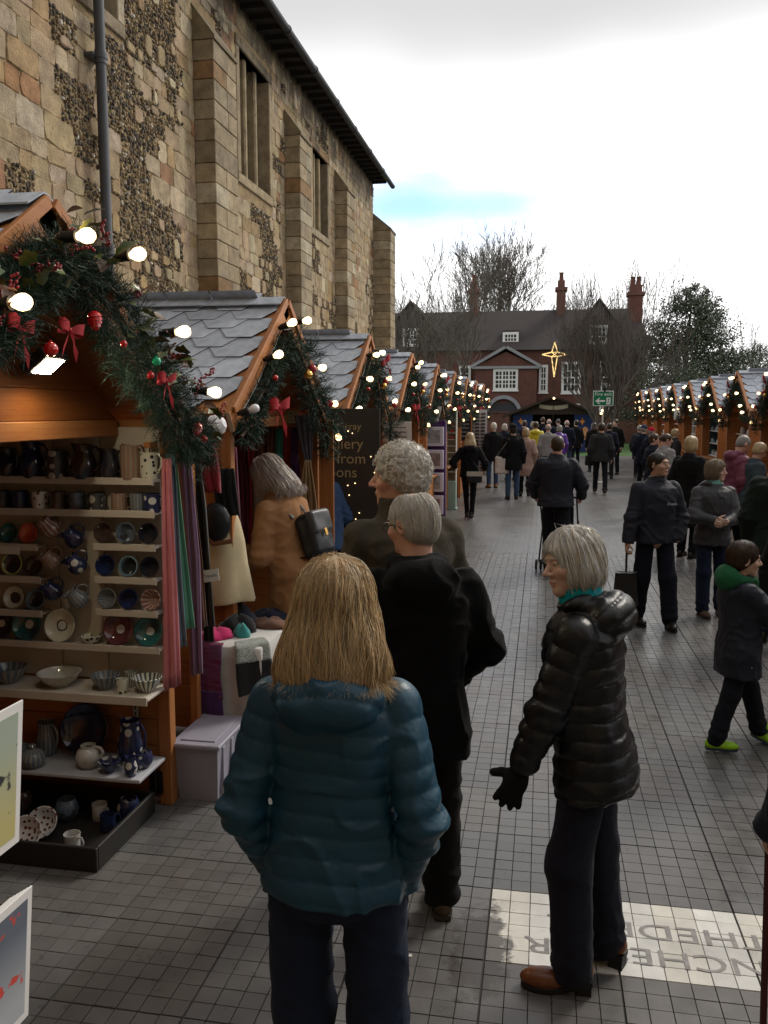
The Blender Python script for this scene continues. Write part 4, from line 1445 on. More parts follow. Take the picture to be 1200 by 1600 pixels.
for (x, h, r, g, lb, st_) in [(-3.02, 0.15, 0.055, 'navy', 'dark navy jug at the hidden end of the top ledge', 0), (-2.80, 0.155, 0.058, 'ink', 'squat black speckled jug on the top ledge', 0), (-2.655, 0.19, 0.062, 'navy', 'tall dark blue pitcher with wide lip on the top ledge', 0),
                              (-2.51, 0.145, 0.058, 'spotw', 'straight charcoal jug with large pale spots on the top ledge', 1), (-2.355, 0.178, 0.066, 'brownblue', 'round brown and blue jug on the top ledge', 0),
                              (-2.215, 0.155, 0.055, 'ink', 'small black jug between two taller ones on the top ledge', 0), (-2.092, 0.178, 0.058, 'flute', 'tall brown fluted jug on the top ledge', 1),
                              (-1.992, 0.142, 0.048, 'spotc', 'cream jug with fine dark spots on the top ledge', 1)]:
	jug(h, r, POT[g], (x, YB - 0.062 + random.uniform(-0.004, 0.004), z1), lb, random.uniform(-0.5, 0.2), straight=bool(st_))
def mug(h, r, m, loc, label, rotz, group='mugs on the second ledge'):
	p = [(0, 0), (r * 0.94, 0), (r, h * 0.05), (r * 0.97, h * 0.5), (r, h), (r * 0.92, h), (r * 0.9, h * 0.5), (r * 0.88, h * 0.1), (0, h * 0.08)]
	hd = ([(r * 0.92, 0, h * 0.82), (r * 1.4, 0, h * 0.84), (r * 1.65, 0, h * 0.55), (r * 1.45, 0, h * 0.26), (r * 0.92, 0, h * 0.2)], r * 0.13)
	return pot('mug', p, m, loc, label, 'mug', group, handle=hd, rot=(0, 0, rotz))
for (x, g, lb) in [(-2.95, 'brown', 'brown mug at the hidden end of the second ledge'), (-2.84, 'ink', 'black mug next to the dark navy mug'), (-2.735, 'navy', 'dark navy mug next to the berry spotted one'), (-2.62, 'spotr', 'cream mug with dark red spots'), (-2.515, 'brown', 'plain dark brown mug'),
                   (-2.405, 'greyblue', 'mottled grey blue mug'), (-2.29, 'spotw', 'charcoal mug with pale blotches'), (-2.165, 'flute', 'brown striped mug with handle to the side'), (-2.06, 'fluteb', 'blue striped mug'), (-1.985, 'spotn', 'navy mug with white spots by the scarves')]:
	mug(0.098, 0.043, POT[g], (x, YB - 0.060, 1.621), lb + ' on the second ledge', random.uniform(-0.6, 0.3))
def bowl_prof(r, d, lip=0.006):
	return [(0, 0), (r * 0.42, 0), (r * 0.45, d * 0.08), (r * 0.8, d * 0.5), (r, d), (r - lip, d * 1.02), (r * 0.76, d * 0.55), (r * 0.4, d * 0.16), (0, d * 0.13)]
def bowl_leaning(r, d, m, x, z, label, group='bowls propped on the small ledges', boss=None, cat='bowl', name='bowl'):
	"""bowl propped on its rim against the panel, open side to the front"""
	ang = R(76)
	o = pot(name, bowl_prof(r, d), m, (x, YB - 0.03 - d * 0.4, z + r * math.sin(ang) + d * math.cos(ang) * 0.3), label, cat, group, rot=(ang, 0, random.uniform(-3, 3)))
	o.rotation_mode = 'ZYX'
	if boss:
		MB().lathe([(0, d * 0.15), (boss, d * 0.15), (boss, d * 0.22), (0, d * 0.24)], 16).build('boss', POT['stemw'], o, smooth=True)
	return o
for (x, z, g, r, lb) in [(-2.243, 1.446, 'brown', 0.055, 'brown bowl with a pale rim on the upper small ledge'), (-2.117, 1.446, 'greyblue', 0.055, 'mottled blue bowl on the upper small ledge'), (-1.992, 1.446, 'ink', 0.056, 'black streaked bowl on the upper small ledge'),
                         (-2.24, 1.271, 'navy', 0.056, 'deep navy bowl on the middle small ledge'), (-2.11, 1.271, 'sky', 0.054, 'blue ringed bowl on the middle small ledge'), (-1.99, 1.271, 'ink', 0.055, 'black bowl with white flecks on the middle small ledge'),
                         (-2.238, 1.096, 'fluteb', 0.054, 'blue fluted bowl on the lower small ledge'), (-2.115, 1.096, 'navy', 0.055, 'shiny navy bowl on the lower small ledge'), (-1.99, 1.096, 'fluter', 0.056, 'dark red fluted bowl on the lower small ledge')]:
	bowl_leaning(r, 0.05, POT[g], x, z, lb)
for (x, z, g, r, lb) in [(-2.81, 1.431, 'teal', 0.054, 'teal dish beside the coral one'), (-2.692, 1.431, 'coral', 0.056, 'coral red dish'), (-2.80, 1.256, 'lime', 0.062, 'lime green dish with dark rim'), (-2.675, 1.256, 'brown', 0.054, 'dark brown dish'),
                         (-2.80, 1.071, 'cream', 0.062, 'cream dish with dark ring'), (-2.672, 1.071, 'sky', 0.056, 'pale blue ringed dish')]:
	bowl_leaning(r, 0.03, POT[g], x, z, lb + ' leaning on the short ledge', 'dishes on the short ledges', cat='dish', name='dish')
for (x, g, r, lb, bs) in [(-2.89, 'ink', 0.085, 'black plate partly behind the card rack', 0.02), (-2.725, 'teal', 0.087, 'dark teal plate with a pale boss', 0.024), (-2.53, 'cream', 0.09, 'cream plate with a broad dark ring', 0.024),
                          (-2.19, 'plum', 0.085, 'plum plate with a pale boss', 0.024), (-2.02, 'teal', 0.08, 'teal plate with a brown rim nearest the scarves', 0.022)]:
	bowl_leaning(r, 0.035, POT[g], x, 0.901, lb, 'plates on the long ledge', boss=bs, cat='plate', name='plate')
o = pot('bowl', bowl_prof(0.06, 0.045), POT['spotc'], (-2.36, YB - 0.06, 0.901), 'small cream spotted bowl standing between two plates', 'bowl', 'plates on the long ledge')
# jugs hung on pegs, spout to the side
for (x, z, g, h, r, lb) in [(-2.53, 1.525, 'fluter', 0.10, 0.052, 'red and cream fluted jug'), (-2.395, 1.475, 'navy', 0.10, 0.052, 'navy jug with pale neck'), (-2.53, 1.35, 'flute', 0.10, 0.052, 'brown fluted jug'),
							(-2.385, 1.335, 'spotn', 0.10, 0.052, 'navy jug with white spots'), (-2.53, 1.185, 'navy', 0.1, 0.05, 'glossy dark blue jug'), (-2.385, 1.15, 'fluteb', 0.10, 0.054, 'blue grey fluted jug')]:
	o = jug(h, r, POT[g], (x, YB - 0.075, z - 0.03), lb + ' hung on a peg of the panel', 0, 'jugs hung on the panel', rot=(R(14), R(-38), R(18)))
	MB().tube([(0.0, 0.0, 0.09), (0.03, 0.06, 0.1)], 0.004, 6).build('peg', M_STEEL, o)
# standing bowls on the deep ledge
for (x, r, d, g, lb) in [(-2.80, 0.10, 0.085, 'fluteb', 'large blue fluted bowl on the deep ledge'), (-2.50, 0.115, 0.075, 'ivory', 'wide ivory serving bowl with brown brush marks on the deep ledge'), (-2.235, 0.078, 0.075, 'fluteb', 'small grey fluted bowl on the deep ledge'), (-2.00, 0.08, 0.075, 'flutec', 'cream fluted bowl at the end of the deep ledge')]:
	pot('bowl', bowl_prof(r, d), POT[g], (x, YB - 0.15, 0.691), lb, 'bowl', 'bowls on the deep ledge', n=28)
pot('beaker', [(0, 0), (0.026, 0), (0.029, 0.01), (0.031, 0.075), (0.027, 0.075), (0.025, 0.01), (0, 0.008)], POT['spotc'], (-2.115, YB - 0.2, 0.691), 'small cream beaker with dark spots between two fluted bowls', 'beaker', None)
pot('beaker', [(0, 0), (0.026, 0), (0.029, 0.01), (0.031, 0.08), (0.027, 0.08), (0.025, 0.01), (0, 0.008)], POT['flutec'], (-2.12, YB - 0.09, 0.691), 'cream striped beaker behind the spotted beaker', 'beaker', None)
# lower shelf
zl = 0.283
jug(0.235, 0.07, POT['spotn'], (-2.115, YB - 0.13, zl), 'tall navy jug with white spots on the grey bottom shelf', -0.3, 'pots on the grey bottom shelf')
jug(0.18, 0.06, POT['fluteb'], (-2.62, YB - 0.10, zl), 'grey blue fluted jug at the back of the grey bottom shelf', -0.4, 'pots on the grey bottom shelf')
o = bowl_leaning(0.14, 0.05, POT['navy'], -2.40, zl, 'large dark navy plate standing at the back of the grey bottom shelf', 'pots on the grey bottom shelf', cat='plate', name='plate')
pot('sugar_pot', [(0, 0), (0.035, 0), (0.06, 0.02), (0.066, 0.05), (0.058, 0.075), (0.05, 0.082), (0.03, 0.095), (0.012, 0.1), (0.012, 0.108), (0.02, 0.114), (0.012, 0.122), (0, 0.123)], POT['fluteb'], (-2.60, YB - 0.27, zl), 'blue fluted pot with lid on the grey bottom shelf', 'pot', 'pots on the grey bottom shelf', n=28)
pot('sugar_pot', [(0, 0), (0.035, 0), (0.055, 0.02), (0.06, 0.05), (0.05, 0.08), (0.028, 0.09), (0.012, 0.098), (0.018, 0.106), (0, 0.112)], POT['greyblue'], (-2.72, YB - 0.2, zl), 'mottled grey blue pot with lid on the grey bottom shelf', 'pot', 'pots on the grey bottom shelf', n=28)
pot('jug', [(0, 0), (0.035, 0), (0.058, 0.025), (0.067, 0.06), (0.055, 0.095), (0.036, 0.108), (0.04, 0.12), (0.034, 0.12), (0.03, 0.106), (0.05, 0.09), (0.058, 0.055), (0, 0.02)], POT['ivory'], (-2.31, YB - 0.22, zl), 'round cream jug with a blotch on the grey bottom shelf', 'jug', 'pots on the grey bottom shelf',
	handle=([(0.036, 0, 0.112), (0.07, 0, 0.11), (0.085, 0, 0.085), (0.064, 0, 0.05)], 0.008))
pot('bowl', bowl_prof(0.058, 0.065), POT['spotn'], (-2.17, YB - 0.26, zl), 'navy bowl with white spots on the grey bottom shelf', 'bowl', 'pots on the grey bottom shelf')
pot('pot', [(0, 0), (0.035, 0), (0.054, 0.03), (0.056, 0.06), (0.045, 0.085), (0.04, 0.085), (0.048, 0.06), (0, 0.02)], POT['spotn'], (-2.03, YB - 0.17, zl), 'round navy spotted pot behind the cream jug shelf end', 'pot', 'pots on the grey bottom shelf')
jug(0.10, 0.034, POT['spotn'], (-2.04, YB - 0.28, zl), 'little navy spotted jug at the shelf end', -0.2, 'pots on the grey bottom shelf')
# crate of seconds on the ground
cr = thing('crate', 'low black wooden crate of pottery on the ground below the shelves', 'crate', (-2.46, 3.79, 0))
M_CRATE = mat('black_crate', (0.016, 0.014, 0.013), 0.6, 0.3, scale=8)
for (a, b) in (((-0.46, -0.32, 0.0), (0.46, -0.30, 0.12)), ((-0.46, 0.28, 0.0), (0.46, 0.30, 0.12)), ((-0.46, -0.299, 0.0), (-0.44, 0.279, 0.12)), ((0.44, -0.299, 0.0), (0.46, 0.279, 0.12))):
	MB().bbox(a, b, 0.004).build('side', M_CRATE, cr)
MB().box((-0.439, -0.299, 0.004), (0.439, 0.279, 0.016)).build('base', M_CRATE, cr)
crg = 'pots in the black crate'
for (x, y, nm, g, lb) in [(0.02, -0.18, 'bowl', 'spotr', 'oval cream bowl with red spots lying in the black crate'), (0.02, -0.10, 'bowl2', 'spotr', 'second red spotted bowl nested behind the oval one'), (0.25, -0.17, 'mugc', 'ivory', 'cream cup at the crate corner'), (-0.2, -0.05, 'dish', 'ink', 'black plates stacked in the crate'),
                          (0.05, 0.12, 'pot', 'greyblue', 'grey blue pot at the back of the crate'), (0.22, 0.15, 'mug', 'ivory', 'tan cup at the back of the crate'), (0.32, 0.05, 'mug', 'navy', 'navy cup in the crate'), (-0.25, 0.17, 'pot', 'brown', 'brown pot at the back of the crate'), (-0.05, 0.2, 'mug', 'ink', 'black cup at the back of the crate'), (0.37, 0.18, 'pot', 'spotn', 'navy spotted pot in the crate corner')]:
	L = (-2.46 + x, 3.79 + y, 0.017)
	if nm == 'bowl':
		o = pot('bowl', bowl_prof(0.085, 0.06), POT[g], (L[0], L[1], 0.075), lb, 'bowl', crg, rot=(R(52), 0, 0.2))
	elif nm == 'bowl2':
		o = pot('bowl', bowl_prof(0.08, 0.06), POT[g], (L[0] + 0.01, L[1] + 0.06, 0.06), lb, 'bowl', crg, rot=(R(50), 0, 0.1))
	elif nm == 'dish':
		for q in range(3):
			pot('plate', bowl_prof(0.1, 0.03), POT[g], (L[0], L[1] - 0.02 + 0.025 * q, 0.06), f'black plate propped in the crate, {ORD[q]} of three from its front', 'plate', crg, rot=(R(45), 0, 0))
	elif nm == 'mugc' or nm == 'mug':
		mug(0.085, 0.04, POT[g], L, lb, random.uniform(-1, 1), crg)
	else:
		pot('pot', [(0, 0), (0.04, 0), (0.06, 0.03), (0.062, 0.07), (0.045, 0.11), (0.04, 0.11), (0.055, 0.07), (0, 0.02)], POT[g], L, lb, 'pot', crg)
# floodlight on the boarded gable
fl = thing('floodlight', 'black rectangular LED floodlight lit on the gable of the pottery stall', 'lamp', (-2.17, 3.36, 2.335))
Mf = Matrix.Rotation(R(38), 4, 'Y')
MB().bbox((-0.02, -0.095, -0.065), (0.03, 0.095, 0.065), 0.008, M=Matrix.Translation((0.09, 0, 0.02)) @ Matrix.Rotation(R(52), 4, 'Y')).build('housing', M_BLACK, fl)
MB().box((0.0305, -0.065, -0.045), (0.0325, 0.065, 0.045), M=Matrix.Translation((0.09, 0, 0.02)) @ Matrix.Rotation(R(52), 4, 'Y')).build('lens', mat('flood_lens', (1, 0.95, 0.8), 0.3, 0.0, emit=(1.0, 0.86, 0.6), estr=80.0), fl)
MB().tube([(0, -0.1, 0.05), (0.05, -0.125, 0.05), (0.09, -0.125, 0.02)], 0.007, 6).tube([(0, 0.1, 0.05), (0.05, 0.125, 0.05), (0.09, 0.125, 0.02)], 0.007, 6).tube([(0.0, -0.1, 0.05), (0.0, 0.1, 0.05)], 0.009, 6).build('bracket', M_BLACK, fl)
# hinge and bolt at the wall foot
hg = thing('door_bolt', 'black iron bolt plate low on the pottery stall wall', 'bolt', (-2.035, 4.19, 0.12))
MB().bbox((-0.04, -0.012, -0.06), (0.04, 0.0, 0.07), 0.004).build('plate', M_BLACK, hg)
MB().tube([(0, -0.02, -0.06), (0, -0.02, 0.08)], 0.008, 8).build('bolt', M_BLACK, hg)
# translucent storage box beside the stall
sb = thing('storage_box', 'translucent white plastic storage box with lid beside the pottery stall', 'box', (-1.83, 4.47, 0))
M_PLAS = mat('cloudy_plastic', (0.42, 0.41, 0.50), 0.35, 0.06, spec=0.5, trans=0.25)
vs = []
for z, s in ((0.0, 0.86), (0.31, 1.0)):
	vs += [(-0.13 * s, -0.23 * s, z), (0.13 * s, -0.23 * s, z), (0.13 * s, 0.23 * s, z), (-0.13 * s, 0.23 * s, z)]
MB().add(vs, [(3, 2, 1, 0), (0, 1, 5, 4), (1, 2, 6, 5), (2, 3, 7, 6), (3, 0, 4, 7)]).build('tub', M_PLAS, sb)
for k in range(3):
	MB().bbox((0.112, -0.16 + k * 0.13, 0.02), (0.135, -0.12 + k * 0.13, 0.3), 0.004).build('rib', M_PLAS, sb)
MB().bbox((-0.145, -0.245, 0.31), (0.145, 0.245, 0.335), 0.008).build('lid', M_PLAS, sb)
MB().bbox((-0.1, -0.19, 0.3355), (0.1, 0.19, 0.343), 0.004).build('lid_panel', M_PLAS, sb)
# ============================================================ CLOTH GOODS
def cloth_sheet(name, rows, m, label=None, cat=None, group=None, parent=None, nu=16, amp=0.012, folds=4, thick=0.005, seed=1, loc=None):
	"""rows: list of (left point, right point) from top to bottom; folds run downwards"""
	rc = random.Random(seed)
	ph = [rc.uniform(0, 6.28) for _ in range(3)]
	nv = 14
	P = []
	for i in range(nv + 1):
		f = i / nv * (len(rows) - 1)
		k = min(int(f), len(rows) - 2)
		g = f - k
		a = Vector(rows[k][0]).lerp(Vector(rows[k + 1][0]), g)
		b = Vector(rows[k][1]).lerp(Vector(rows[k + 1][1]), g)
		w = b - a
		nrm = w.cross(Vector((0, 0, 1)))
		nrm = nrm.normalized() if nrm.length > 1e-6 else Vector((1, 0, 0))
		row = []
		for j in range(nu + 1):
			u = j / nu
			d = amp * math.sin(u * folds * 6.283 + ph[0] + 0.5 * math.sin(i * 0.5 + ph[1])) + amp * 0.5 * math.sin(u * folds * 2.3 * 6.283 + ph[2])
			d *= (0.55 + 0.45 * i / nv)
			row.append(a + w * u + nrm * d + Vector((0, 0, rc.uniform(-0.002, 0.002))))
		P.append(row)
	base = Vector(loc) if loc else Vector((0, 0, 0))
	vs, n1 = [], nu + 1
	for lay in (0, 1):
		for i, row in enumerate(P):
			for j, p in enumerate(row):
				q = P[min(i + 1, nv)][j] - P[max(i - 1, 0)][j]
				r_ = P[i][min(j + 1, nu)] - P[i][max(j - 1, 0)]
				nn = r_.cross(q)
				nn = nn.normalized() if nn.length > 1e-9 else Vector((1, 0, 0))
				vs.append(p - base + nn * (thick * 0.5 * (1 if lay else -1)))
	fs = []
	tot = (nv + 1) * n1
	for i in range(nv):
		for j in range(nu):
			q = (i * n1 + j, i * n1 + j + 1, (i + 1) * n1 + j + 1, (i + 1) * n1 + j)
			fs.append(q)
			fs.append(tuple(tot + v for v in reversed(q)))
	edge = [(i, 0) for i in range(nv + 1)] + [(nv, j) for j in range(1, n1)] + [(i, nu) for i in range(nv - 1, -1, -1)] + [(0, j) for j in range(nu - 1, 0, -1)]
	for (a, b) in zip(edge, edge[1:] + edge[:1]):
		ia, ib = a[0] * n1 + a[1], b[0] * n1 + b[1]
		fs.append((ia, ib, tot + ib, tot + ia))
	o = MB().add(vs, fs).build(name, m, parent, smooth='all')
	if loc:
		o.location = loc
	if label:
		tag(o, label, cat, group)
	return o
def fab(name, c, rough=0.9, var=0.15, **k):
	k.setdefault('bump', 0.25)
	k.setdefault('bscale', 160)
	return mat('fabric_' + name, c, rough, var, spec=0.2, sheen=0.25, bdist=0.004, **k)
F = dict(pink=fab('pink', (0.62, 0.21, 0.24)), blue=fab('blue_grey', (0.16, 0.25, 0.32)), green=fab('mint', (0.17, 0.42, 0.28)), lilac=fab('lilac', (0.22, 0.13, 0.22)), brown=fab('brown', (0.14, 0.065, 0.04)),
         tweed=fab('tweed', (0.035, 0.037, 0.032), var=0.35, scale=60), cream=fab('cream', (0.60, 0.50, 0.31)), crimson=fab('crimson', (0.25, 0.02, 0.03)), teal=fab('teal', (0.05, 0.28, 0.27)), purple=fab('purple', (0.07, 0.025, 0.11)),
         magenta=fab('magenta', (0.48, 0.02, 0.12)), white=fab('linen', (0.56, 0.545, 0.52), bump=0.4, bscale=220), navy=fab('navy', (0.012, 0.016, 0.035)), black=fab('black', (0.01, 0.01, 0.011)), tan=fab('tan', (0.30, 0.20, 0.10)), slate=fab('slate', (0.09, 0.09, 0.12)),
         orange=fab('orange', (0.65, 0.2, 0.02)), plum=fab('plum', (0.12, 0.015, 0.045)), check=fab('check', (0.25, 0.27, 0.25), var=0.9, scale=130))
sg = 'long scarves hung between the pottery stall and the scarf stall'
cs = thing('clothes_post', 'square wooden post with hooks carrying scarves beside the pottery stall', 'post', (-1.985, 4.63, 0))
MB().bbox((-0.025, -0.025, 0), (0.025, 0.025, 2.02), 0.004).build('upright', M_WZ, cs)
MB().bbox((-0.02, -0.53, 1.955), (0.02, -0.026, 1.985), 0.003).build('rail', M_WY, cs)
for k in range(4):
	MB().tube([(0, -0.5 + k * 0.08, 1.955), (0.0, -0.5 + k * 0.08, 1.93), (0.02, -0.5 + k * 0.08, 1.925)], 0.004, 6).build('hook', M_BLACK, cs)
cloth_sheet('scarf', [((-1.92, 4.13, 1.90), (-1.875, 4.14, 1.90)), ((-1.935, 4.13, 1.3), (-1.865, 4.14, 1.3)), ((-1.95, 4.13, 0.66), (-1.86, 4.15, 0.70))], F['pink'], 'long salmon pink scarf hanging beside the pottery shelves', 'scarf', sg, folds=2, seed=2)
cloth_sheet('scarf', [((-1.925, 4.20, 1.92), (-1.885, 4.21, 1.92)), ((-1.925, 4.20, 1.3), (-1.865, 4.21, 1.3)), ((-1.925, 4.20, 0.88), (-1.85, 4.22, 0.89))], F['blue'], 'long grey blue scarf hanging behind the pink one', 'scarf', sg, folds=2, seed=3)
cloth_sheet('scarf', [((-1.97, 4.28, 1.95), (-1.915, 4.29, 1.95)), ((-1.945, 4.28, 1.4), (-1.87, 4.29, 1.4)), ((-1.92, 4.28, 0.96), (-1.835, 4.30, 0.97))], F['green'], 'long mint green scarf hanging behind the blue one', 'scarf', sg, folds=2, seed=4)
cloth_sheet('scarf', [((-2.0, 4.53, 1.93), (-1.94, 4.54, 1.93)), ((-1.98, 4.53, 1.3), (-1.9, 4.54, 1.3)), ((-1.97, 4.53, 0.62), (-1.9, 4.54, 0.64))], F['lilac'], 'dull lilac scarf hanging below the mint one', 'scarf', sg, folds=2, seed=5)
cloth_sheet('scarf', [((-2.04, 4.585, 1.96), (-1.97, 4.595, 1.96)), ((-2.0, 4.585, 1.3), (-1.91, 4.595, 1.3)), ((-1.98, 4.585, 0.9), (-1.89, 4.595, 0.9))], F['brown'], 'brown scarf hanging against the wooden post', 'scarf', sg, folds=2, seed=6)
cloth_sheet('poncho', [((-2.02, 4.72, 1.96), (-1.95, 4.70, 1.95)), ((-2.05, 4.74, 1.6), (-1.91, 4.69, 1.6)), ((-2.06, 4.76, 0.84), (-1.87, 4.70, 0.88))], F['tweed'], 'dark tweed poncho hung on the wooden post', 'poncho', None, folds=2, amp=0.02, thick=0.012, seed=7)
cloth_sheet('scarf', [((-1.99, 4.80, 0.95), (-1.93, 4.79, 0.95)), ((-1.99, 4.80, 0.7), (-1.92, 4.79, 0.7)), ((-1.99, 4.80, 0.52), (-1.92, 4.79, 0.53))], F['tweed'], 'dark fringed scarf hanging below the tweed poncho', 'scarf', None, folds=2, seed=8)
lb = MB().bbox((-0.095, -0.002, -0.035), (0.095, 0.002, 0.035), 0.001).build('name_card', MATS['card_white'])
lb.location = (-1.93, 4.665, 1.18)
lb.rotation_euler = (R(-8), R(-9), 0)
tag(lb, 'small white name card pinned to the tweed poncho', 'card')
text_obj('lettering', 'Poppy Treacle', 0.028, mat('print_black', (0.02, 0.02, 0.025), 0.7), lb, (0, -0.0028, 0), (R(90), 0, 0))
# cape on a stand, with belt bag
cp = thing('cape_stand', 'cream wool cape displayed on a stand behind the cloth covered table', 'cape', (-2.06, 5.28, 0))
rc = random.Random(9)
vs, n, prof = [], 28, [(0.05, 1.56), (0.10, 1.5), (0.13, 1.42), (0.155, 1.3), (0.17, 1.15), (0.19, 1.0), (0.21, 0.88), (0.20, 0.86)]
for i, (r, z) in enumerate(prof):
	for k in range(n):
		a = 2 * math.pi * k / n
		rr_ = r * (1 + 0.10 * (i / 7) * math.sin(a * 5 + 1))
		vs.append((rr_ * math.cos(a), rr_ * 0.8 * math.sin(a), z + (0.05 * math.sin(a + 2.2) if i > 4 else 0)))
fs = [(i * n + k, i * n + (k + 1) % n, (i + 1) * n + (k + 1) % n, (i + 1) * n + k) for i in range(len(prof) - 1) for k in range(n)]
MB().add(vs, fs).build('cape', F['cream'], cp, smooth='all')
MB().tube([(0, 0, 0), (0, 0, 1.62)], 0.015, 8).build('pole', M_STEEL, cp)
MB().lathe([(0, 0), (0.16, 0), (0.16, 0.015), (0.02, 0.03), (0, 0.03)], 20).build('base', M_STEEL, cp)
hb = thing('shoulder_bag', 'black leather shoulder bag with brown strap hung over the cream cape', 'bag', (-2.02, 5.1, 1.36))
MB().sphere((0.0, 0, 0.08), (0.10, 0.055, 0.13), 16).build('pouch', mat('black_leather', (0.012, 0.013, 0.017), 0.35, 0.3, bump=0.2, bscale=70), hb, smooth='all')
MB().tube([(-0.1, 0.02, 0.02), (0.0, -0.06, -0.05), (0.12, -0.03, -0.03)], 0.012, 6, flat=(0.4, 1.4)).build('strap', mat('brown_leather', (0.17, 0.075, 0.03), 0.45, 0.2), hb)
for (x, y, z, w, h, c, lb_, sd) in [(-2.06, 5.0, 1.94, 0.16, 0.30, 'crimson', 'crimson knitted scarf bunched high beside the poncho', 11), (-2.06, 5.45, 1.9, 0.10, 1.1, 'plum', 'long plum scarf hanging behind the cream cape', 12), (-2.12, 5.6, 1.86, 0.10, 1.0, 'navy', 'long navy scarf hanging behind the plum one', 13), (-1.98, 5.15, 1.78, 0.12, 0.3, 'black', 'black knitted scarf under the crimson one', 14)]:
	cloth_sheet('scarf', [((x - w / 2, y, z), (x + w / 2, y + 0.02, z)), ((x - w / 2, y, z - h / 2), (x + w / 2 + 0.02, y + 0.02, z - h / 2)), ((x - w / 2 + 0.02, y, z - h), (x + w / 2 + 0.03, y + 0.02, z - h))], F[c], lb_, 'scarf', 'scarves inside the scarf stall', folds=3, amp=0.02, thick=0.012, seed=sd)
# inner row hung on the far wall of the scarf stall
row = [(-2.62, 'plum', 1.35), (-2.53, 'crimson', 1.2), (-2.44, 'brown', 0.95), (-2.36, 'brown', 0.8), (-2.27, 'teal', 0.75), (-2.20, 'crimson', 0.7), (-2.13, 'purple', 0.75), (-2.72, 'purple', 1.3), (-2.82, 'navy', 1.2)]
nm = ['plum scarf next to the crimson one', 'crimson scarf next to the plum one', 'brown scarf beside the crimson one', 'brown scarf touching the teal one', 'teal knotted scarf', 'red scarf between teal and purple ones', 'purple knotted scarf beside the slate curtain', 'purple scarf deep inside', 'navy scarf deepest inside']
for (x, c, h), lb_ in zip(row, nm):
	y = 7.28
	o = cloth_sheet('scarf', [((x - 0.035, y, 1.99), (x + 0.035, y, 1.99)), ((x - 0.03, y - 0.03, 1.72), (x + 0.03, y - 0.03, 1.72)), ((x - 0.04, y, 1.6), (x + 0.045, y, 1.6)), ((x - 0.045, y, 1.99 - h), (x + 0.045, y, 1.99 - h))], F[c], lb_ + ' hung on the wall of the scarf stall', 'scarf', 'scarves on the inner wall of the scarf stall', folds=2, amp=0.016, thick=0.012, seed=int(x * -100))
	if 'knotted' in lb_:
		MB().sphere((x, y - 0.045, 1.72), (0.045, 0.035, 0.055), 10).build('knot', F[c], o, smooth='all')
def scribble(parent, x, y, z, w, n, dz, m=None):
	"""lines of writing too small to read"""
	b = MB()
	for j in range(n):
		q = x - w / 2
		while q < x + w / 2 - 0.01:
			l = random.uniform(0.012, 0.035)
			b.box((q, y, z - j * dz), (q + l, y + 0.001, z - j * dz + dz * 0.22))
			q += l + 0.008
	return b.build('writing', m or MATS['print_black'], parent)
rl = MB().tube([(-2.9, 7.3, 2.0), (-2.05, 7.3, 2.0)], 0.012, 8).build('scarf_rail', M_WX)
tag(rl, 'wooden rail carrying the scarves inside the scarf stall', 'rail')
for k, x in enumerate((-2.47, -2.21)):
	o = MB().bbox((x - 0.12, 7.24, 2.03), (x + 0.12, 7.25, 2.14), 0.002).build('sign_board', mat('sign_cream', (0.42, 0.40, 0.27), 0.7, 0.1))
	tag(o, ['pale handwritten sign board deeper inside the scarf stall', 'pale handwritten sign board nearest the slate curtain'][k], 'sign', 'signs inside the scarf stall')
	scribble(o, x, 7.239, 2.115, 0.16, 3, 0.03)
o = MB().bbox((-2.40, 7.1, 1.02), (-2.17, 7.11, 1.2), 0.002).build('sign_board', mat('sign_mint', (0.38, 0.48, 0.45), 0.7, 0.1))
tag(o, 'pale mint price board low inside the scarf stall', 'sign', 'signs inside the scarf stall')
MB().bbox((-2.6, 6.95, 0.93), (-2.05, 7.3, 0.955), 0.003).build('ledge', M_WX, LEFT[1]).location = (1.9, -6.3, 0)
# curtain and tan scarf at the far post
cloth_sheet('curtain', [((-2.10, 7.16, 2.10), (-1.93, 7.2, 2.10)), ((-2.05, 7.17, 1.85), (-1.95, 7.2, 1.85)), ((-2.0, 7.18, 1.66), (-1.965, 7.2, 1.66)), ((-2.02, 7.18, 1.5), (-1.95, 7.2, 1.5))], F['slate'], 'slate grey curtain gathered at the post of the scarf stall', 'curtain', None, folds=3, amp=0.015, seed=15)
cloth_sheet('scarf', [((-2.0, 7.12, 1.72), (-1.96, 7.14, 1.72)), ((-2.05, 7.12, 1.4), (-1.91, 7.14, 1.4)), ((-2.07, 7.12, 1.0), (-1.88, 7.14, 0.98)), ((-2.07, 7.12, 0.7), (-1.88, 7.14, 0.72))], F['tan'], 'long tan scarf looped over the post of the scarf stall', 'scarf', None, folds=3, amp=0.02, thick=0.01, seed=16)
pn = MB().bbox((-1.93, 7.33, 0.05), (-1.80, 7.36, 2.06), 0.004).build('wing_panel', M_WZ, LEFT[1])
pn.location = (1.9, -6.3, 0)
# trestle table under a white cloth, with knitwear
tb = thing('trestle_table', 'folding table under a white linen cloth in front of the scarf stall', 'table', (-1.84, 5.2, 0))
MB().bbox((-0.2, -0.42, 0.70), (0.2, 0.42, 0.728), 0.004).build('table_top', M_WY, tb)
for (x, y) in ((-0.17, -0.36), (0.17, -0.36), (-0.17, 0.36), (0.17, 0.36)):
	MB().tube([(x, y, 0), (x, y, 0.70)], 0.013, 8).build('leg', M_STEEL, tb)
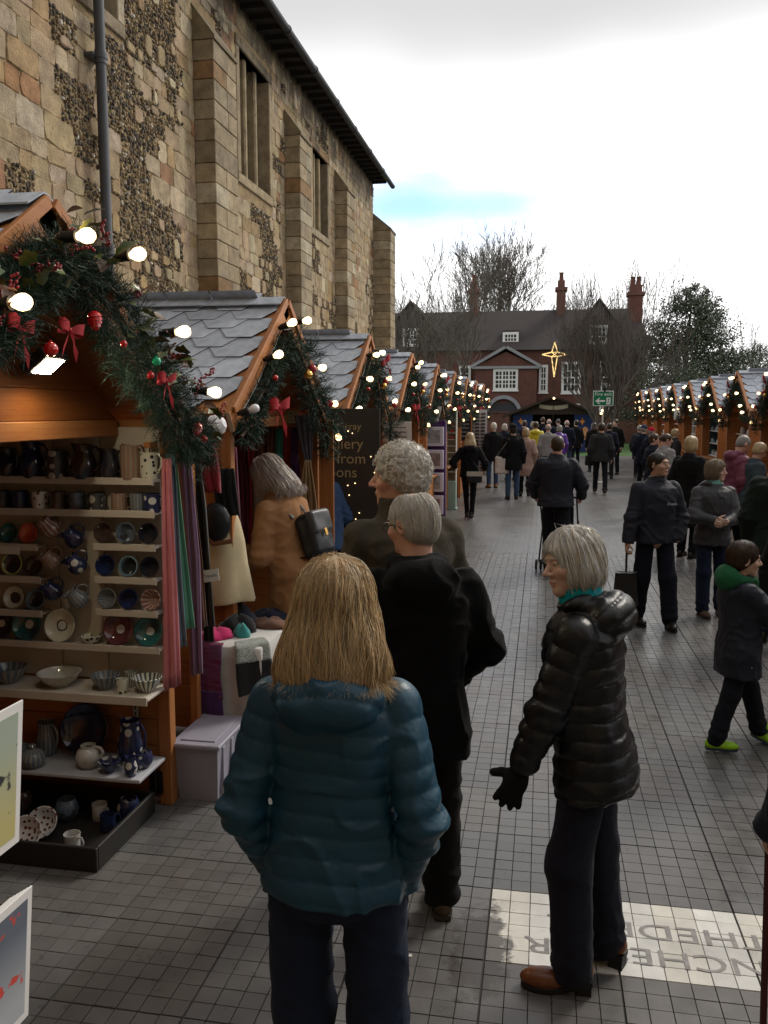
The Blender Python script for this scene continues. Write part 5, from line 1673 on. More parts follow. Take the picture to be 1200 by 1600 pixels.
# cloth: top plus hanging skirt with folds
rc = random.Random(4)
rings, nU = [], 72
def rrect(u, hx, hy):
	p = u * 2 * (2 * hx + 2 * hy)
	if p < 2 * hy: return (hx, -hy + p)
	p -= 2 * hy
	if p < 2 * hx: return (hx - p, hy)
	p -= 2 * hx
	if p < 2 * hy: return (-hx, hy - p)
	p -= 2 * hy
	return (-hx + p, -hy)
vs, fs = [], []
lev = [(0.0, 0.7345), (0.96, 0.7345), (1.0, 0.728), (1.01, 0.66), (1.03, 0.5), (1.06, 0.3), (1.09, 0.14), (1.10, 0.12)]
for i, (s, z) in enumerate(lev):
	for k in range(nU):
		u = k / nU
		x, y = rrect(u, 0.215, 0.435)
		hang = max(0, (0.728 - z)) / 0.6
		w = 0.035 * hang * math.sin(u * 6.283 * 9 + 1) + 0.02 * hang * math.sin(u * 6.283 * 17)
		L = math.hypot(x, y) or 1
		zz = z + (0.06 * hang * math.sin(u * 6.283 * 3 + 2.0) if i > 4 else 0)
		vs.append((x * s + x / L * w, y * s + y / L * w, zz))
for i in range(len(lev) - 1):
	for k in range(nU):
		fs.append((i * nU + k, i * nU + (k + 1) % nU, (i + 1) * nU + (k + 1) % nU, (i + 1) * nU + k))
tcl = MB().add(vs, fs).build('tablecloth', F['white'], None, smooth='all')
tcl.location = (-1.84, 5.2, 0)
tag(tcl, 'crumpled white linen cloth hanging over the folding table', 'tablecloth')
def heap(name, x, y, z, r, m, label, cat, seed, group=None):
	"""soft folded knitwear: lobed low mound"""
	rc = random.Random(seed)
	a0, a1 = rc.uniform(0, 6), rc.uniform(0, 6)
	vs, fs, n = [], [], 22
	prof = [(1.0, 0.0), (1.04, 0.18), (0.98, 0.42), (0.8, 0.72), (0.5, 0.9), (0.2, 1.0)]
	for i, (s, h) in enumerate(prof):
		for k in range(n):
			a = 6.283 * k / n
			q = s * (1 + 0.13 * math.sin(2 * a + a0) + 0.08 * math.sin(5 * a + a1 + i))
			vs.append((r[0] * q * math.cos(a), r[1] * q * math.sin(a), r[2] * h * (1 + 0.2 * math.sin(3 * a + a1))))
	for i in range(len(prof) - 1):
		fs += [(i * n + k, i * n + (k + 1) % n, (i + 1) * n + (k + 1) % n, (i + 1) * n + k) for k in range(n)]
	fs.append(tuple(range((len(prof) - 1) * n, len(prof) * n)))
	o = MB().add(vs, fs).build(name, m, None, smooth='all')
	o.location = (x, y, z)
	return tag(o, label, cat, group)
kg = 'knitwear laid on the white tablecloth'
zt_ = 0.736
heap('beret', -1.98, 4.95, zt_, (0.10, 0.10, 0.06), F['magenta'], 'bright magenta hat on the corner of the white tablecloth', 'hat', 31, kg)
heap('hat', -1.90, 5.12, zt_, (0.11, 0.10, 0.10), F['black'], 'black felt hat on the white tablecloth', 'hat', 32, kg)
heap('hat', -1.95, 5.32, zt_, (0.12, 0.11, 0.11), F['navy'], 'navy wool hat behind the black one', 'hat', 33, kg)
heap('scarf_pile', -1.83, 5.02, zt_, (0.055, 0.05, 0.07), F['teal'], 'folded teal knit between the hats', 'knitwear', 34, kg)
heap('hat', -1.74, 5.3, zt_, (0.13, 0.1, 0.05), F['brown'], 'flat brown hat with leather band on the white tablecloth', 'hat', 35, kg)
heap('scarf_pile', -1.80, 5.5, zt_, (0.12, 0.09, 0.06), F['navy'], 'folded dark knit at the end of the white tablecloth', 'knitwear', 36, kg)
sc1 = cloth_sheet('knitted_bag', [((-2.03, 4.80, 0.752), (-1.86, 4.78, 0.752)), ((-2.03, 4.755, 0.74), (-1.86, 4.75, 0.74)), ((-2.02, 4.725, 0.55), (-1.86, 4.715, 0.55)), ((-2.01, 4.715, 0.44), (-1.84, 4.705, 0.43))], fab('stripe_knit', (0.20, 0.02, 0.09), var=0.8, scale=26, stretch=(0.15, 0.15, 1.6), col2=(0.10, 0.05, 0.10)), 'striped magenta and purple knitted scarf end over the table edge', 'scarf', None, folds=1, amp=0.006, thick=0.01, seed=41)
cloth_sheet('knitted_bag', [((-2.015, 4.71, 0.48), (-1.85, 4.70, 0.47)), ((-2.01, 4.706, 0.4), (-1.845, 4.695, 0.4)), ((-2.0, 4.70, 0.27), (-1.83, 4.69, 0.26))], F['purple'], 'purple lining panel hanging below the striped scarf end', 'scarf', None, folds=1, amp=0.006, thick=0.01, seed=42)
cloth_sheet('scarf', [((-1.80, 4.80, 0.756), (-1.66, 4.93, 0.756)), ((-1.76, 4.70, 0.75), (-1.60, 4.85, 0.75)), ((-1.745, 4.67, 0.66), (-1.575, 4.82, 0.655))], F['check'], 'grey check scarf folded over the table corner', 'scarf', None, folds=1, amp=0.006, thick=0.012, seed=43)
cloth_sheet('scarf', [((-1.746, 4.668, 0.665), (-1.576, 4.818, 0.66)), ((-1.74, 4.66, 0.58), (-1.565, 4.81, 0.58)), ((-1.725, 4.65, 0.47), (-1.55, 4.80, 0.48))], F['black'], 'black end of the check scarf hanging at the table corner', 'scarf', None, folds=1, amp=0.006, thick=0.012, seed=44)
# white eave cap between the first two stalls
o = MB().lathe([(0, 0), (0.05, 0.0), (0.062, 0.02), (0.055, 0.06), (0.03, 0.085), (0, 0.09)], 14).build('junction_box', mat('white_plastic', (0.7, 0.7, 0.72), 0.35, 0.05))
o.location = (-1.83, 4.58, 2.05)
o.rotation_euler = (0, R(70), 0)
tag(o, 'white plastic cable junction cap at the eaves between two stalls', 'junction box')
# ============================================================ BANNER AND DISPLAYS DOWN THE ROW
bn = thing('banner', 'dark brown banner with cream lettering about jewellery made from spoons', 'banner', (-2.02, 8.22, 0))
MB().bbox((-0.55, -0.01, 0.55), (0.47, 0.01, 2.16), 0.003).build('board', mat('banner_dark', (0.035, 0.027, 0.022), 0.6, 0.5, scale=3, col2=(0.02, 0.02, 0.02)), bn)
M_GILT = mat('banner_lettering', (0.32, 0.25, 0.13), 0.6, 0.1)
for t, z, s, dx in (('Murray', 1.985, 0.10, 0.14), ('Jewellery', 1.815, 0.15, 0.03), ('made from', 1.67, 0.15, 0.0), ('spoons', 1.535, 0.15, 0.03)):
	text_obj('lettering', t, s, M_GILT, bn, (dx, -0.0125, z), (R(90), 0, 0))
for k in range(9):
	o = MB().sphere((0, 0, 0), 0.005, 6).build('fairy_light', M_BULB, bn)
	o.location = (0.12 + 0.3 * random.random(), -0.02, 1.05 + 1.05 * random.random())
M_PAPER = mat('paper', (0.74, 0.72, 0.70), 0.8, 0.04)
pk = [(-1.86, 10.9, 1.92, 0.34, 0.24, 'large white notice on a stand'), (-1.87, 9.9, 1.95, 0.2, 0.3, 'tall white notice by the jewellery banner'), (-1.84, 12.2, 1.78, 0.26, 0.2, 'small white card rack notice')]
nt_ = thing('notice_stand', 'wire stand holding a white notice and small cards before the stall', 'sign', (-1.78, 11.0, 0))
MB().bbox((-0.2, -0.006, 1.55), (0.16, 0.0, 1.82), 0.002, M=Matrix.Rotation(R(8), 4, 'X') @ Matrix.Translation((0, 0, 0.2))).build('notice', M_PAPER, nt_)
scribble(nt_, -0.02, -0.29, 1.92, 0.22, 3, 0.06)
MB().tube([(-0.02, 0, 0), (-0.02, 0, 1.74)], 0.012, 6).lathe([(0, 0), (0.2, 0), (0.2, 0.012), (0, 0.02)], 16).build('pole', M_BLACK, nt_)
for k in range(3):
	MB().bbox((-0.19 + k * 0.12, -0.21, 1.42), (-0.09 + k * 0.12, -0.2, 1.58), 0.002).build('card', [M_PAPER, MATS['sign_cream'], M_PAPER][k], nt_)
MB().bbox((-0.2, -0.22, 1.395), (0.18, 0.0, 1.41), 0.003).build('tray', M_BLACK, nt_)
# purple draped rack with framed pictures
pr_ = thing('print_rack', 'purple draped rack of white framed prints outside a stall', 'rack', (-1.98, 16.1, 0))
MB().bbox((-0.24, -0.02, 0.05), (0.20, 0.16, 1.95), 0.02).build('drape', F['purple'], pr_)
for k in range(4):
	z = 1.83 - k * 0.43
	MB().bbox((-0.22, -0.10, z - 0.36), (0.17, -0.022, z), 0.01).build('picture_frame', mat('frame_white', (0.66, 0.64, 0.74), 0.4, 0.05), pr_)
	MB().bbox((-0.16, -0.106, z - 0.30), (0.11, -0.101, z - 0.06), 0.002).build('picture', mat(f'print_{k}', ((0.30, 0.31, 0.33), (0.28, 0.22, 0.21), (0.33, 0.33, 0.33), (0.30, 0.2, 0.22))[k], 0.25, 0.5, scale=14), pr_)
ps = MB().bbox((-0.10, -0.004, -0.14), (0.10, 0.004, 0.14), 0.002).build('price_sign', M_PAPER)
ps.location = (-1.97, 15.95, 2.09)
ps.rotation_euler = (R(-14), R(12), 0)
tag(ps, 'white price sign propped on top of the purple rack', 'sign')
scribble(ps, 0, -0.0055, 0.09, 0.12, 4, 0.05)
# pale green cabinet with hearts
cb = thing('display_cabinet', 'tall pale green cabinet with open shelves of red hearts', 'cabinet', (-2.03, 18.45, 0))
M_MINT = mat('cabinet_mint', (0.30, 0.45, 0.40), 0.6, 0.1)
M_CREAMC = mat('cabinet_cream', (0.55, 0.55, 0.48), 0.6, 0.08)
MB().bbox((-0.21, -0.02, 0.03), (0.22, 0.2, 0.62), 0.01).build('cupboard', M_MINT, cb)
MB().bbox((-0.23, -0.04, 0.0), (0.24, 0.22, 0.03), 0.006).build('plinth', M_MINT, cb)
MB().bbox((-0.21, 0.17, 0.622), (0.22, 0.2, 2.2), 0.006).build('back', M_CREAMC, cb)
for sx in (-0.21, 0.195):
	MB().bbox((sx, 0.0, 0.622), (sx + 0.025, 0.17, 2.2), 0.004).build('side', M_CREAMC, cb)
for k in range(9):
	z = 0.80 + k * 0.14
	sh_ = MB().bbox((-0.184, 0.0, z), (0.194, 0.169, z + 0.018), 0.003).build('shelf', M_CREAMC, cb)
M_HEART = mat('heart_red', (0.45, 0.02, 0.03), 0.5, 0.2)
hp = [(0, -0.035), (0.034, 0.0), (0.034, 0.018), (0.018, 0.03), (0, 0.018), (-0.018, 0.03), (-0.034, 0.018), (-0.034, 0.0)]
me_heart = MB().prism(hp, 0.018, Matrix.Rotation(R(90), 4, 'X')).mesh('heart', M_HEART)
for k in range(5, 9):
	for j in range(3):
		o = link('heart_ornament', me_heart)
		o.location = (-2.03 - 0.11 + j * 0.115, 18.46, 0.80 + k * 0.14 + 0.018 + 0.036)
		tag(o, f'red heart ornament on the pale green cabinet, shelf {["above the plain ones", "third from its top", "second from its top", "nearest its top"][k - 5]}', 'ornament', 'red hearts on the cabinet')
# blackboard, and the trinket grid further on
bb_ = thing('blackboard', 'small dark blackboard hung at the front of a stall', 'blackboard', (-1.93, 21.6, 1.35))
MB().bbox((-0.18, -0.012, 0), (0.2, 0.012, 0.65), 0.004).build('frame', M_WZ, bb_)
MB().box((-0.15, -0.0145, 0.03), (0.17, -0.0125, 0.62)).build('slate', mat('chalkboard', (0.015, 0.016, 0.02), 0.8, 0.2), bb_)
scribble(bb_, 0.01, -0.0165, 0.53, 0.24, 5, 0.1, mat('chalk', (0.4, 0.4, 0.4), 0.9))
tgd = thing('trinket_board', 'tall white board covered with rows of dark trinkets', 'display board', (-1.95, 24.3, 0))
MB().bbox((-0.42, 0, 0.3), (0.42, 0.03, 2.15), 0.004).build('board', mat('board_grey', (0.45, 0.45, 0.47), 0.7, 0.08), tgd)
me_tr = MB().bbox((-0.06, -0.04, -0.022), (0.06, 0, 0.022), 0.008).mesh('trinket', mat('trinket_dark', (0.03, 0.03, 0.035), 0.5, 0.4))
for i in range(5):
	for j in range(18):
		o = link('trinket', me_tr, tgd)
		o.location = (-0.33 + i * 0.16, 0, 0.42 + j * 0.095)
# counters and goods of the right-hand stalls
M_DTEAL = mat('dark_teal_paint', (0.03, 0.07, 0.08), 0.6, 0.15)
M_CROCK = mat('white_crockery', (0.6, 0.6, 0.6), 0.25, 0.1, coat=0.3)
def shelf_unit(x, y, label, m, nsh, w, goods, gm, zt=1.95):
	"""open shelf unit facing -x"""
	u = thing('shelf_unit', label, 'shelves', (x, y, 0))
	for sy in (-w / 2, w / 2 - 0.025):
		MB().bbox((-0.12, sy, 0.946), (0.16, sy + 0.025, zt), 0.004).build('side', m, u)
	MB().bbox((0.161, -w / 2, 0.946), (0.18, w / 2, zt), 0.003).build('back', m, u)
	for k in range(nsh):
		z = 0.96 + (zt - 1.0) * k / nsh
		MB().bbox((-0.13, -w / 2 + 0.026, z), (0.16, w / 2 - 0.026, z + 0.022), 0.004).build('shelf', M_WHITEPAINT, u)
		for j in range(goods):
			yy = -w / 2 + 0.12 + (w - 0.24) * j / max(1, goods - 1)
			hh = random.uniform(0.07, 0.15)
			MB().lathe([(0, 0), (0.04, 0), (0.05, hh * 0.5), (0.035, hh * 0.8), (0.045, hh), (0.04, hh), (0.03, hh * 0.8), (0, hh * 0.1)], 10, c=(-0.03 + random.uniform(-0.04, 0.04), yy, z + 0.0225)).build('goods', random.choice(gm), u, smooth=True)
	return u
GM1 = [M_CROCK, POT['ivory'], POT['greyblue']]
GM2 = [M_CROCK, mat('glassware', (0.3, 0.34, 0.36), 0.1, 0.1, coat=0.5), POT['sky']]
GM3 = [mat('toy_orange', (0.6, 0.18, 0.02), 0.5, 0.1), mat('toy_red', (0.45, 0.02, 0.02), 0.5, 0.1), mat('toy_yellow', (0.65, 0.45, 0.05), 0.5, 0.1)]
for k, (lab, m, nsh, w, gd, gm) in enumerate([('wooden shelf unit of mixed crockery on the stall counter nearest the boy', M_WZ, 3, 1.9, 7, GM1), ('wooden shelf unit of white crockery behind the maroon anorak', M_WZ, 3, 1.9, 7, GM1), ('dark teal shelf unit of glassware', M_DTEAL, 3, 1.9, 9, GM2), ('white painted shelf unit with few dark pots', M_WHITEPAINT, 4, 1.2, 3, [POT['ink'], M_CROCK]),
                                              ('wooden shelf unit of orange and red toys', M_WZ, 4, 1.9, 10, GM3), ('wooden shelf unit of toys beyond the orange ones', M_WZ, 3, 1.8, 7, GM3 + GM1), ('wooden shelf unit in the last but one stall by the lawn', M_WZ, 3, 1.8, 6, GM1), ('wooden shelf unit in the end stall by the lawn', M_WZ, 3, 1.8, 6, GM1)]):
	shelf_unit(XR + 0.34, 16.6 + 3.1 * k, lab, m, nsh, w, gd, gm)
for k, (yk, lab, m, gm) in enumerate([(9.45, 'wooden shelf unit of dark boxes on the jewellery stall counter', M_WZ, [POT['ink'], POT['brown']]), (12.6, 'wooden shelf unit of cards on the stall with white price cards', M_WZ, [M_CROCK, POT['coral']]), (15.75, 'wooden shelf unit behind the purple rack', M_WZ, [POT['plum'], M_CROCK]), (18.9, 'wooden shelf unit behind the pale green cabinet', M_WZ, GM3), (22.05, 'wooden shelf unit behind the blackboard', M_WZ, GM1), (25.2, 'wooden shelf unit behind the trinket board', M_WZ, GM1), (28.35, 'wooden shelf unit in the end stall by the brick house', M_WZ, GM1)]):
	u = shelf_unit(XL - 0.34, yk, lab, m, 3, 1.9, 6, gm)
	u.rotation_euler = (0, 0, math.pi)
# fleece hanging at a gable
heap('fleece', 4.0, 27.3, 1.85, (0.09, 0.16, 0.42), F['white'], 'white fleece hanging at the gable of the stall with white shelves', 'fleece', 77)
# ============================================================ CARD RACK IN THE CORNER
rk = thing('card_rack', 'wire greeting card rack with stacked cards beside the pottery stall', 'card rack', (-0.915, 0.98, 0))
M_WIRE = mat('rack_wire', (0.25, 0.26, 0.29), 0.35, 0.1, metal=0.6)
MB().tube([(-0.1, -0.02, 0), (-0.1, -0.02, 1.9)], 0.016, 10).build('pole', M_WIRE, rk)
MB().lathe([(0, 0), (0.24, 0), (0.24, 0.015), (0.03, 0.03), (0, 0.03)], 24, c=(-0.1, -0.02, 0)).build('base', M_WIRE, rk)
def art_material(name, c1, c2, c3, scale):
	m = mat(name, c1, 0.4, 0.15, scale=scale)
	nt = m.node_tree
	p = nt.nodes['Principled BSDF']
	tcn = N(nt, 'ShaderNodeTexCoord')
	sp = N(nt, 'ShaderNodeSeparateXYZ')
	nt.links.new(tcn.outputs['Generated'], sp.inputs[0])
	r = N(nt, 'ShaderNodeValToRGB')
	r.color_ramp.elements[0].position = 0.15
	r.color_ramp.elements[0].color = _lin(c2)
	r.color_ramp.elements[1].position = 0.8
	r.color_ramp.elements[1].color = _lin(c1)
	nt.links.new(sp.outputs[2], r.inputs[0])
	nz = N(nt, 'ShaderNodeTexNoise')
	nz.inputs['Scale'].default_value = scale
	nz.inputs['Detail'].default_value = 3
	nt.links.new(tcn.outputs['Object'], nz.inputs[0])
	mr = N(nt, 'ShaderNodeMapRange')
	mr.inputs[1].default_value = 0.60
	mr.inputs[2].default_value = 0.63
	nt.links.new(nz.outputs[0], mr.inputs[0])
	mx = N(nt, 'ShaderNodeMix', data_type='RGBA')
	nt.links.new(mr.outputs[0], mx.inputs[0])
	nt.links.new(r.outputs[0], mx.inputs[6])
	mx.inputs[7].default_value = _lin(c3)
	nt.links.new(mx.outputs[2], p.inputs['Base Color'])
	return m
ART1 = art_material('card_art_field', (0.36, 0.42, 0.34), (0.50, 0.44, 0.18), (0.03, 0.03, 0.03), 22)
ART2 = art_material('card_art_flowers', (0.10, 0.12, 0.16), (0.40, 0.42, 0.45), (0.55, 0.05, 0.03), 30)
ART3 = art_material('card_art_blue', (0.40, 0.42, 0.46), (0.5, 0.5, 0.5), (0.05, 0.05, 0.06), 24)
# card plane: width axis runs from the outer edge back towards the viewer and outwards
E0 = Vector((0.155, 0.12, 0))
WA = Vector((-0.03, -1, 0)).normalized()
NA = Vector((WA.y, -WA.x, 0)) * -1
def card_stack(z0, h, w, n, art, lab, lean, back=0.0, name='greeting_card'):
	for k in range(n):
		off = NA * (-0.006 * k - back) + Vector((0, 0, -0.004 * k * (1 if k else 0)))
		M = Matrix.Translation(Vector((-0.915, 0.98, 0)) + E0 + off + Vector((0, 0, z0))) @ frame((0, 0, 0), WA, None, Vector((0, 0, 1))) @ Matrix.Rotation(lean, 4, 'X')
		o = MB().bbox((0, -0.0015, 0), (w, 0.0015, h), 0.0006).build(name, M_PAPER, None)
		o.matrix_world = M
		tag(o, f'{lab}, {ORD[k]} in its pocket', 'card', lab)
		sgn = -1 if (M.to_3x3() @ Vector((0, 1, 0))).dot(Vector((0.9, -1.2, 0))) > 0 else 1
		if k == 0:
			for yy in (-0.0022, 0.0016):
				MB().box((0.012, yy, 0.014), (w - 0.012, yy + 0.0006, h - 0.014)).build('printed_picture', art, o)
card_stack(1.507, 0.222, 0.155, 7, ART1, 'white edged greeting card of a pale green field', R(-5))
card_stack(1.225, 0.215, 0.155, 7, ART2, 'white edged greeting card of red flowers', R(-5))
card_stack(1.29, 0.20, 0.155, 6, ART3, 'pale blue greeting card in the rear pocket', R(-4), back=0.055)
for z in (1.49, 1.205):
	a = E0 + NA * 0.012
	for q in (0.015, 0.14):
		p = a + WA * q
		MB().tube([p + Vector((0, 0, 0.19)) + NA * 0.01, p + Vector((0, 0, 0.17)), p + Vector((0, 0, 0.0)), p - NA * 0.08 + Vector((0, 0, -0.01)), p - NA * 0.085 + Vector((0, 0, 0.23))], 0.0035, 6).build('wire_pocket', M_WIRE, rk)
	MB().tube([a + WA * -0.004 + Vector((0, 0, 0.17)), a + WA * -0.004 + Vector((0, 0, 0.17)) - NA * 0.06], 0.0035, 6).tube([a + Vector((0, 0, 0.05)), a + WA * 0.16 + Vector((0, 0, 0.05))], 0.0035, 6).tube([a + Vector((0, 0, 0.0)) - NA * 0.04, Vector((-0.1, -0.02, z))], 0.004, 6).build('wire_pocket', M_WIRE, rk)
# ============================================================ PEOPLE: implicit surfaces polygonised with surface nets
V = lambda *a: np.array(a, dtype=np.float64)
def _hash3(i, j, k, s):
	n = (i * 73856093) ^ (j * 19349663) ^ (k * 83492791) ^ (s * 2654435)
	n = (n ^ (n >> 13)) * 1274126177
	n = n ^ (n >> 16)
	return (n & 0xffff).astype(np.float32) / 32767.5 - 1.0
def noise3(x, y, z, s=0):
	i, j, k = np.floor(x).astype(np.int64), np.floor(y).astype(np.int64), np.floor(z).astype(np.int64)
	fx, fy, fz = x - i, y - j, z - k
	fx = fx * fx * (3 - 2 * fx); fy = fy * fy * (3 - 2 * fy); fz = fz * fz * (3 - 2 * fz)
	c = lambda a, b, d: _hash3(i + a, j + b, k + d, s)
	x00 = c(0, 0, 0) * (1 - fx) + c(1, 0, 0) * fx
	x10 = c(0, 1, 0) * (1 - fx) + c(1, 1, 0) * fx
	x01 = c(0, 0, 1) * (1 - fx) + c(1, 0, 1) * fx
	x11 = c(0, 1, 1) * (1 - fx) + c(1, 1, 1) * fx
	return (x00 * (1 - fy) + x10 * fy) * (1 - fz) + (x01 * (1 - fy) + x11 * fy) * fz
def smin(a, b, k):
	h = np.clip(0.5 + 0.5 * (b - a) / k, 0, 1)
	return b * (1 - h) + a * h - k * h * (1 - h)
def smax(a, b, k):
	return -smin(-a, -b, k)
def rcone(P, a, b, ra, rb):
	ab = b - a
	L2 = float(ab @ ab) + 1e-12
	t = np.clip(((P[0] - a[0]) * ab[0] + (P[1] - a[1]) * ab[1] + (P[2] - a[2]) * ab[2]) / L2, 0, 1)
	dx, dy, dz = P[0] - a[0] - t * ab[0], P[1] - a[1] - t * ab[1], P[2] - a[2] - t * ab[2]
	return np.sqrt(dx * dx + dy * dy + dz * dz) - (ra + (rb - ra) * t), t
def ell(P, c, r):
	x, y, z = (P[0] - c[0]) / r[0], (P[1] - c[1]) / r[1], (P[2] - c[2]) / r[2]
	k0 = np.sqrt(x * x + y * y + z * z) + 1e-9
	k1 = np.sqrt((x / r[0]) ** 2 + (y / r[1]) ** 2 + (z / r[2]) ** 2) + 1e-9
	return k0 * (k0 - 1) / k1
def xform(P, c, Rm):
	"""coordinates of P in the frame with origin c and axes = columns of Rm"""
	d = (P[0] - c[0], P[1] - c[1], P[2] - c[2])
	return tuple(Rm[0, i] * d[0] + Rm[1, i] * d[1] + Rm[2, i] * d[2] for i in range(3))
def rotx(a):
	c, s = math.cos(a), math.sin(a)
	return np.array([[1, 0, 0], [0, c, -s], [0, s, c]])
def roty(a):
	c, s = math.cos(a), math.sin(a)
	return np.array([[c, 0, s], [0, 1, 0], [-s, 0, c]])
def rotz(a):
	c, s = math.cos(a), math.sin(a)
	return np.array([[c, -s, 0], [s, c, 0], [0, 0, 1]])
def nets(fn, lo, hi, h):
	"""surface nets over a box; returns verts (n,3), quads (m,4)"""
	lo, hi = np.array(lo, float), np.array(hi, float)
	n = np.maximum(4, np.ceil((hi - lo) / h).astype(int) + 1)
	ax = [lo[i] + h * np.arange(n[i]) for i in range(3)]
	P = np.meshgrid(*ax, indexing='ij')
	D = fn(P)
	D = np.asarray(D, dtype=np.float32)
	D[0], D[-1] = np.maximum(D[0], 1e-4), np.maximum(D[-1], 1e-4)
	D[:, 0], D[:, -1] = np.maximum(D[:, 0], 1e-4), np.maximum(D[:, -1], 1e-4)
	D[:, :, 0], D[:, :, -1] = np.maximum(D[:, :, 0], 1e-4), np.maximum(D[:, :, -1], 1e-4)
	S = D < 0
	cs = tuple(n - 1)
	acc = np.zeros(cs + (3,), np.float32)
	cnt = np.zeros(cs, np.float32)
	for a in range(3):
		sl0 = [slice(None)] * 3; sl1 = [slice(None)] * 3
		sl0[a], sl1[a] = slice(0, -1), slice(1, None)
		d0, d1 = D[tuple(sl0)], D[tuple(sl1)]
		cr = S[tuple(sl0)] != S[tuple(sl1)]
		t = np.where(cr, d0 / np.where(np.abs(d0 - d1) < 1e-12, 1, d0 - d1), 0)
		b, c = [i for i in range(3) if i != a]
		for ob in (0, 1):
			for oc in (0, 1):
				sl = [slice(None)] * 3
				sl[b] = slice(ob, ob + cs[b]); sl[c] = slice(oc, oc + cs[c])
				m = cr[tuple(sl)]
				tt = t[tuple(sl)]
				acc[..., a] += np.where(m, tt, 0)
				if ob: acc[..., b] += m
				if oc: acc[..., c] += m
				cnt += m
	act = cnt > 0
	idx = -np.ones(cs, np.int64)
	idx[act] = np.arange(act.sum())
	ii = np.argwhere(act)
	verts = lo + h * (ii + acc[act] / cnt[act][:, None])
	quads = []
	for a in range(3):
		b, c = (a + 1) % 3, (a + 2) % 3
		sl0 = [slice(None)] * 3; sl1 = [slice(None)] * 3
		sl0[a], sl1[a] = slice(0, -1), slice(1, None)
		cr = S[tuple(sl0)] != S[tuple(sl1)]
		inn = S[tuple(sl0)]
		e = np.argwhere(cr)
		e = e[(e[:, b] > 0) & (e[:, c] > 0) & (e[:, b] < n[b] - 1) & (e[:, c] < n[c] - 1)]
		if not len(e):
			continue
		fl = inn[e[:, 0], e[:, 1], e[:, 2]]
		def at(db, dc):
			q = e.copy(); q[:, b] -= db; q[:, c] -= dc
			return idx[q[:, 0], q[:, 1], q[:, 2]]
		q = np.stack([at(1, 1), at(0, 1), at(0, 0), at(1, 0)], 1)
		q[~fl] = q[~fl][:, ::-1]
		quads.append(q)
	return verts, (np.concatenate(quads) if quads else np.zeros((0, 4), int))
def np_obj(name, parts, m, parent, colfn=None):
	"""parts: list of (verts, quads) joined into ONE smooth mesh object"""
	vs, qs, o = [], [], 0
	for v, q in parts:
		vs.append(v); qs.append(q + o); o += len(v)
	v = np.concatenate(vs); q = np.concatenate(qs)
	me = bpy.data.meshes.new(name)
	me.vertices.add(len(v)); me.vertices.foreach_set('co', v.astype(np.float32).ravel())
	me.loops.add(q.size); me.loops.foreach_set('vertex_index', q.astype(np.int32).ravel())
	me.polygons.add(len(q))
	me.polygons.foreach_set('loop_start', np.arange(0, q.size, 4, dtype=np.int32))
	me.polygons.foreach_set('loop_total', np.full(len(q), 4, dtype=np.int32))
	me.polygons.foreach_set('use_smooth', np.ones(len(q), dtype=bool))
	me.materials.append(m)
	if colfn is not None:
		c = np.ones((len(v), 4), np.float32)
		c[:, :3] = colfn(v)
		at = me.color_attributes.new('Col', 'FLOAT_COLOR', 'POINT')
		at.data.foreach_set('color', c.ravel())
	me.update()
	me.validate()
	return link(name, me, parent)
def ik(a, c, l1, l2, pole):
	d = c - a
	n = np.linalg.norm(d) + 1e-9
	D = min(n, (l1 + l2) * 0.999)
	u = d / n
	ca = np.clip((l1 * l1 + D * D - l2 * l2) / (2 * l1 * D), -1, 1)
	p = pole - u * (pole @ u)
	p = p / (np.linalg.norm(p) + 1e-9)
	return a + u * l1 * ca + p * l1 * math.sqrt(1 - ca * ca), a + u * D
M_SKIN = mat('skin', (0.5, 0.3, 0.22), 0.5, 0.08, scale=40, attr=True, bump=0.12, bscale=300, bdist=0.002, spec=0.35)
M_SKIN.node_tree.nodes['Principled BSDF'].inputs['Subsurface Weight'].default_value = 0.12
M_SKIN.node_tree.nodes['Principled BSDF'].inputs['Subsurface Radius'].default_value = (0.012, 0.005, 0.003)
M_HAIR = mat('hair', (0.3, 0.2, 0.1), 0.42, 0.22, scale=60, attr=True, spec=0.45, stretch=(1, 1, 0.15), bump=0.35, bscale=110, bdist=0.004)
M_EYE = mat('eye_white', (0.62, 0.58, 0.54), 0.15, 0.02)
M_IRIS = mat('iris', (0.06, 0.07, 0.08), 0.1, 0.05)
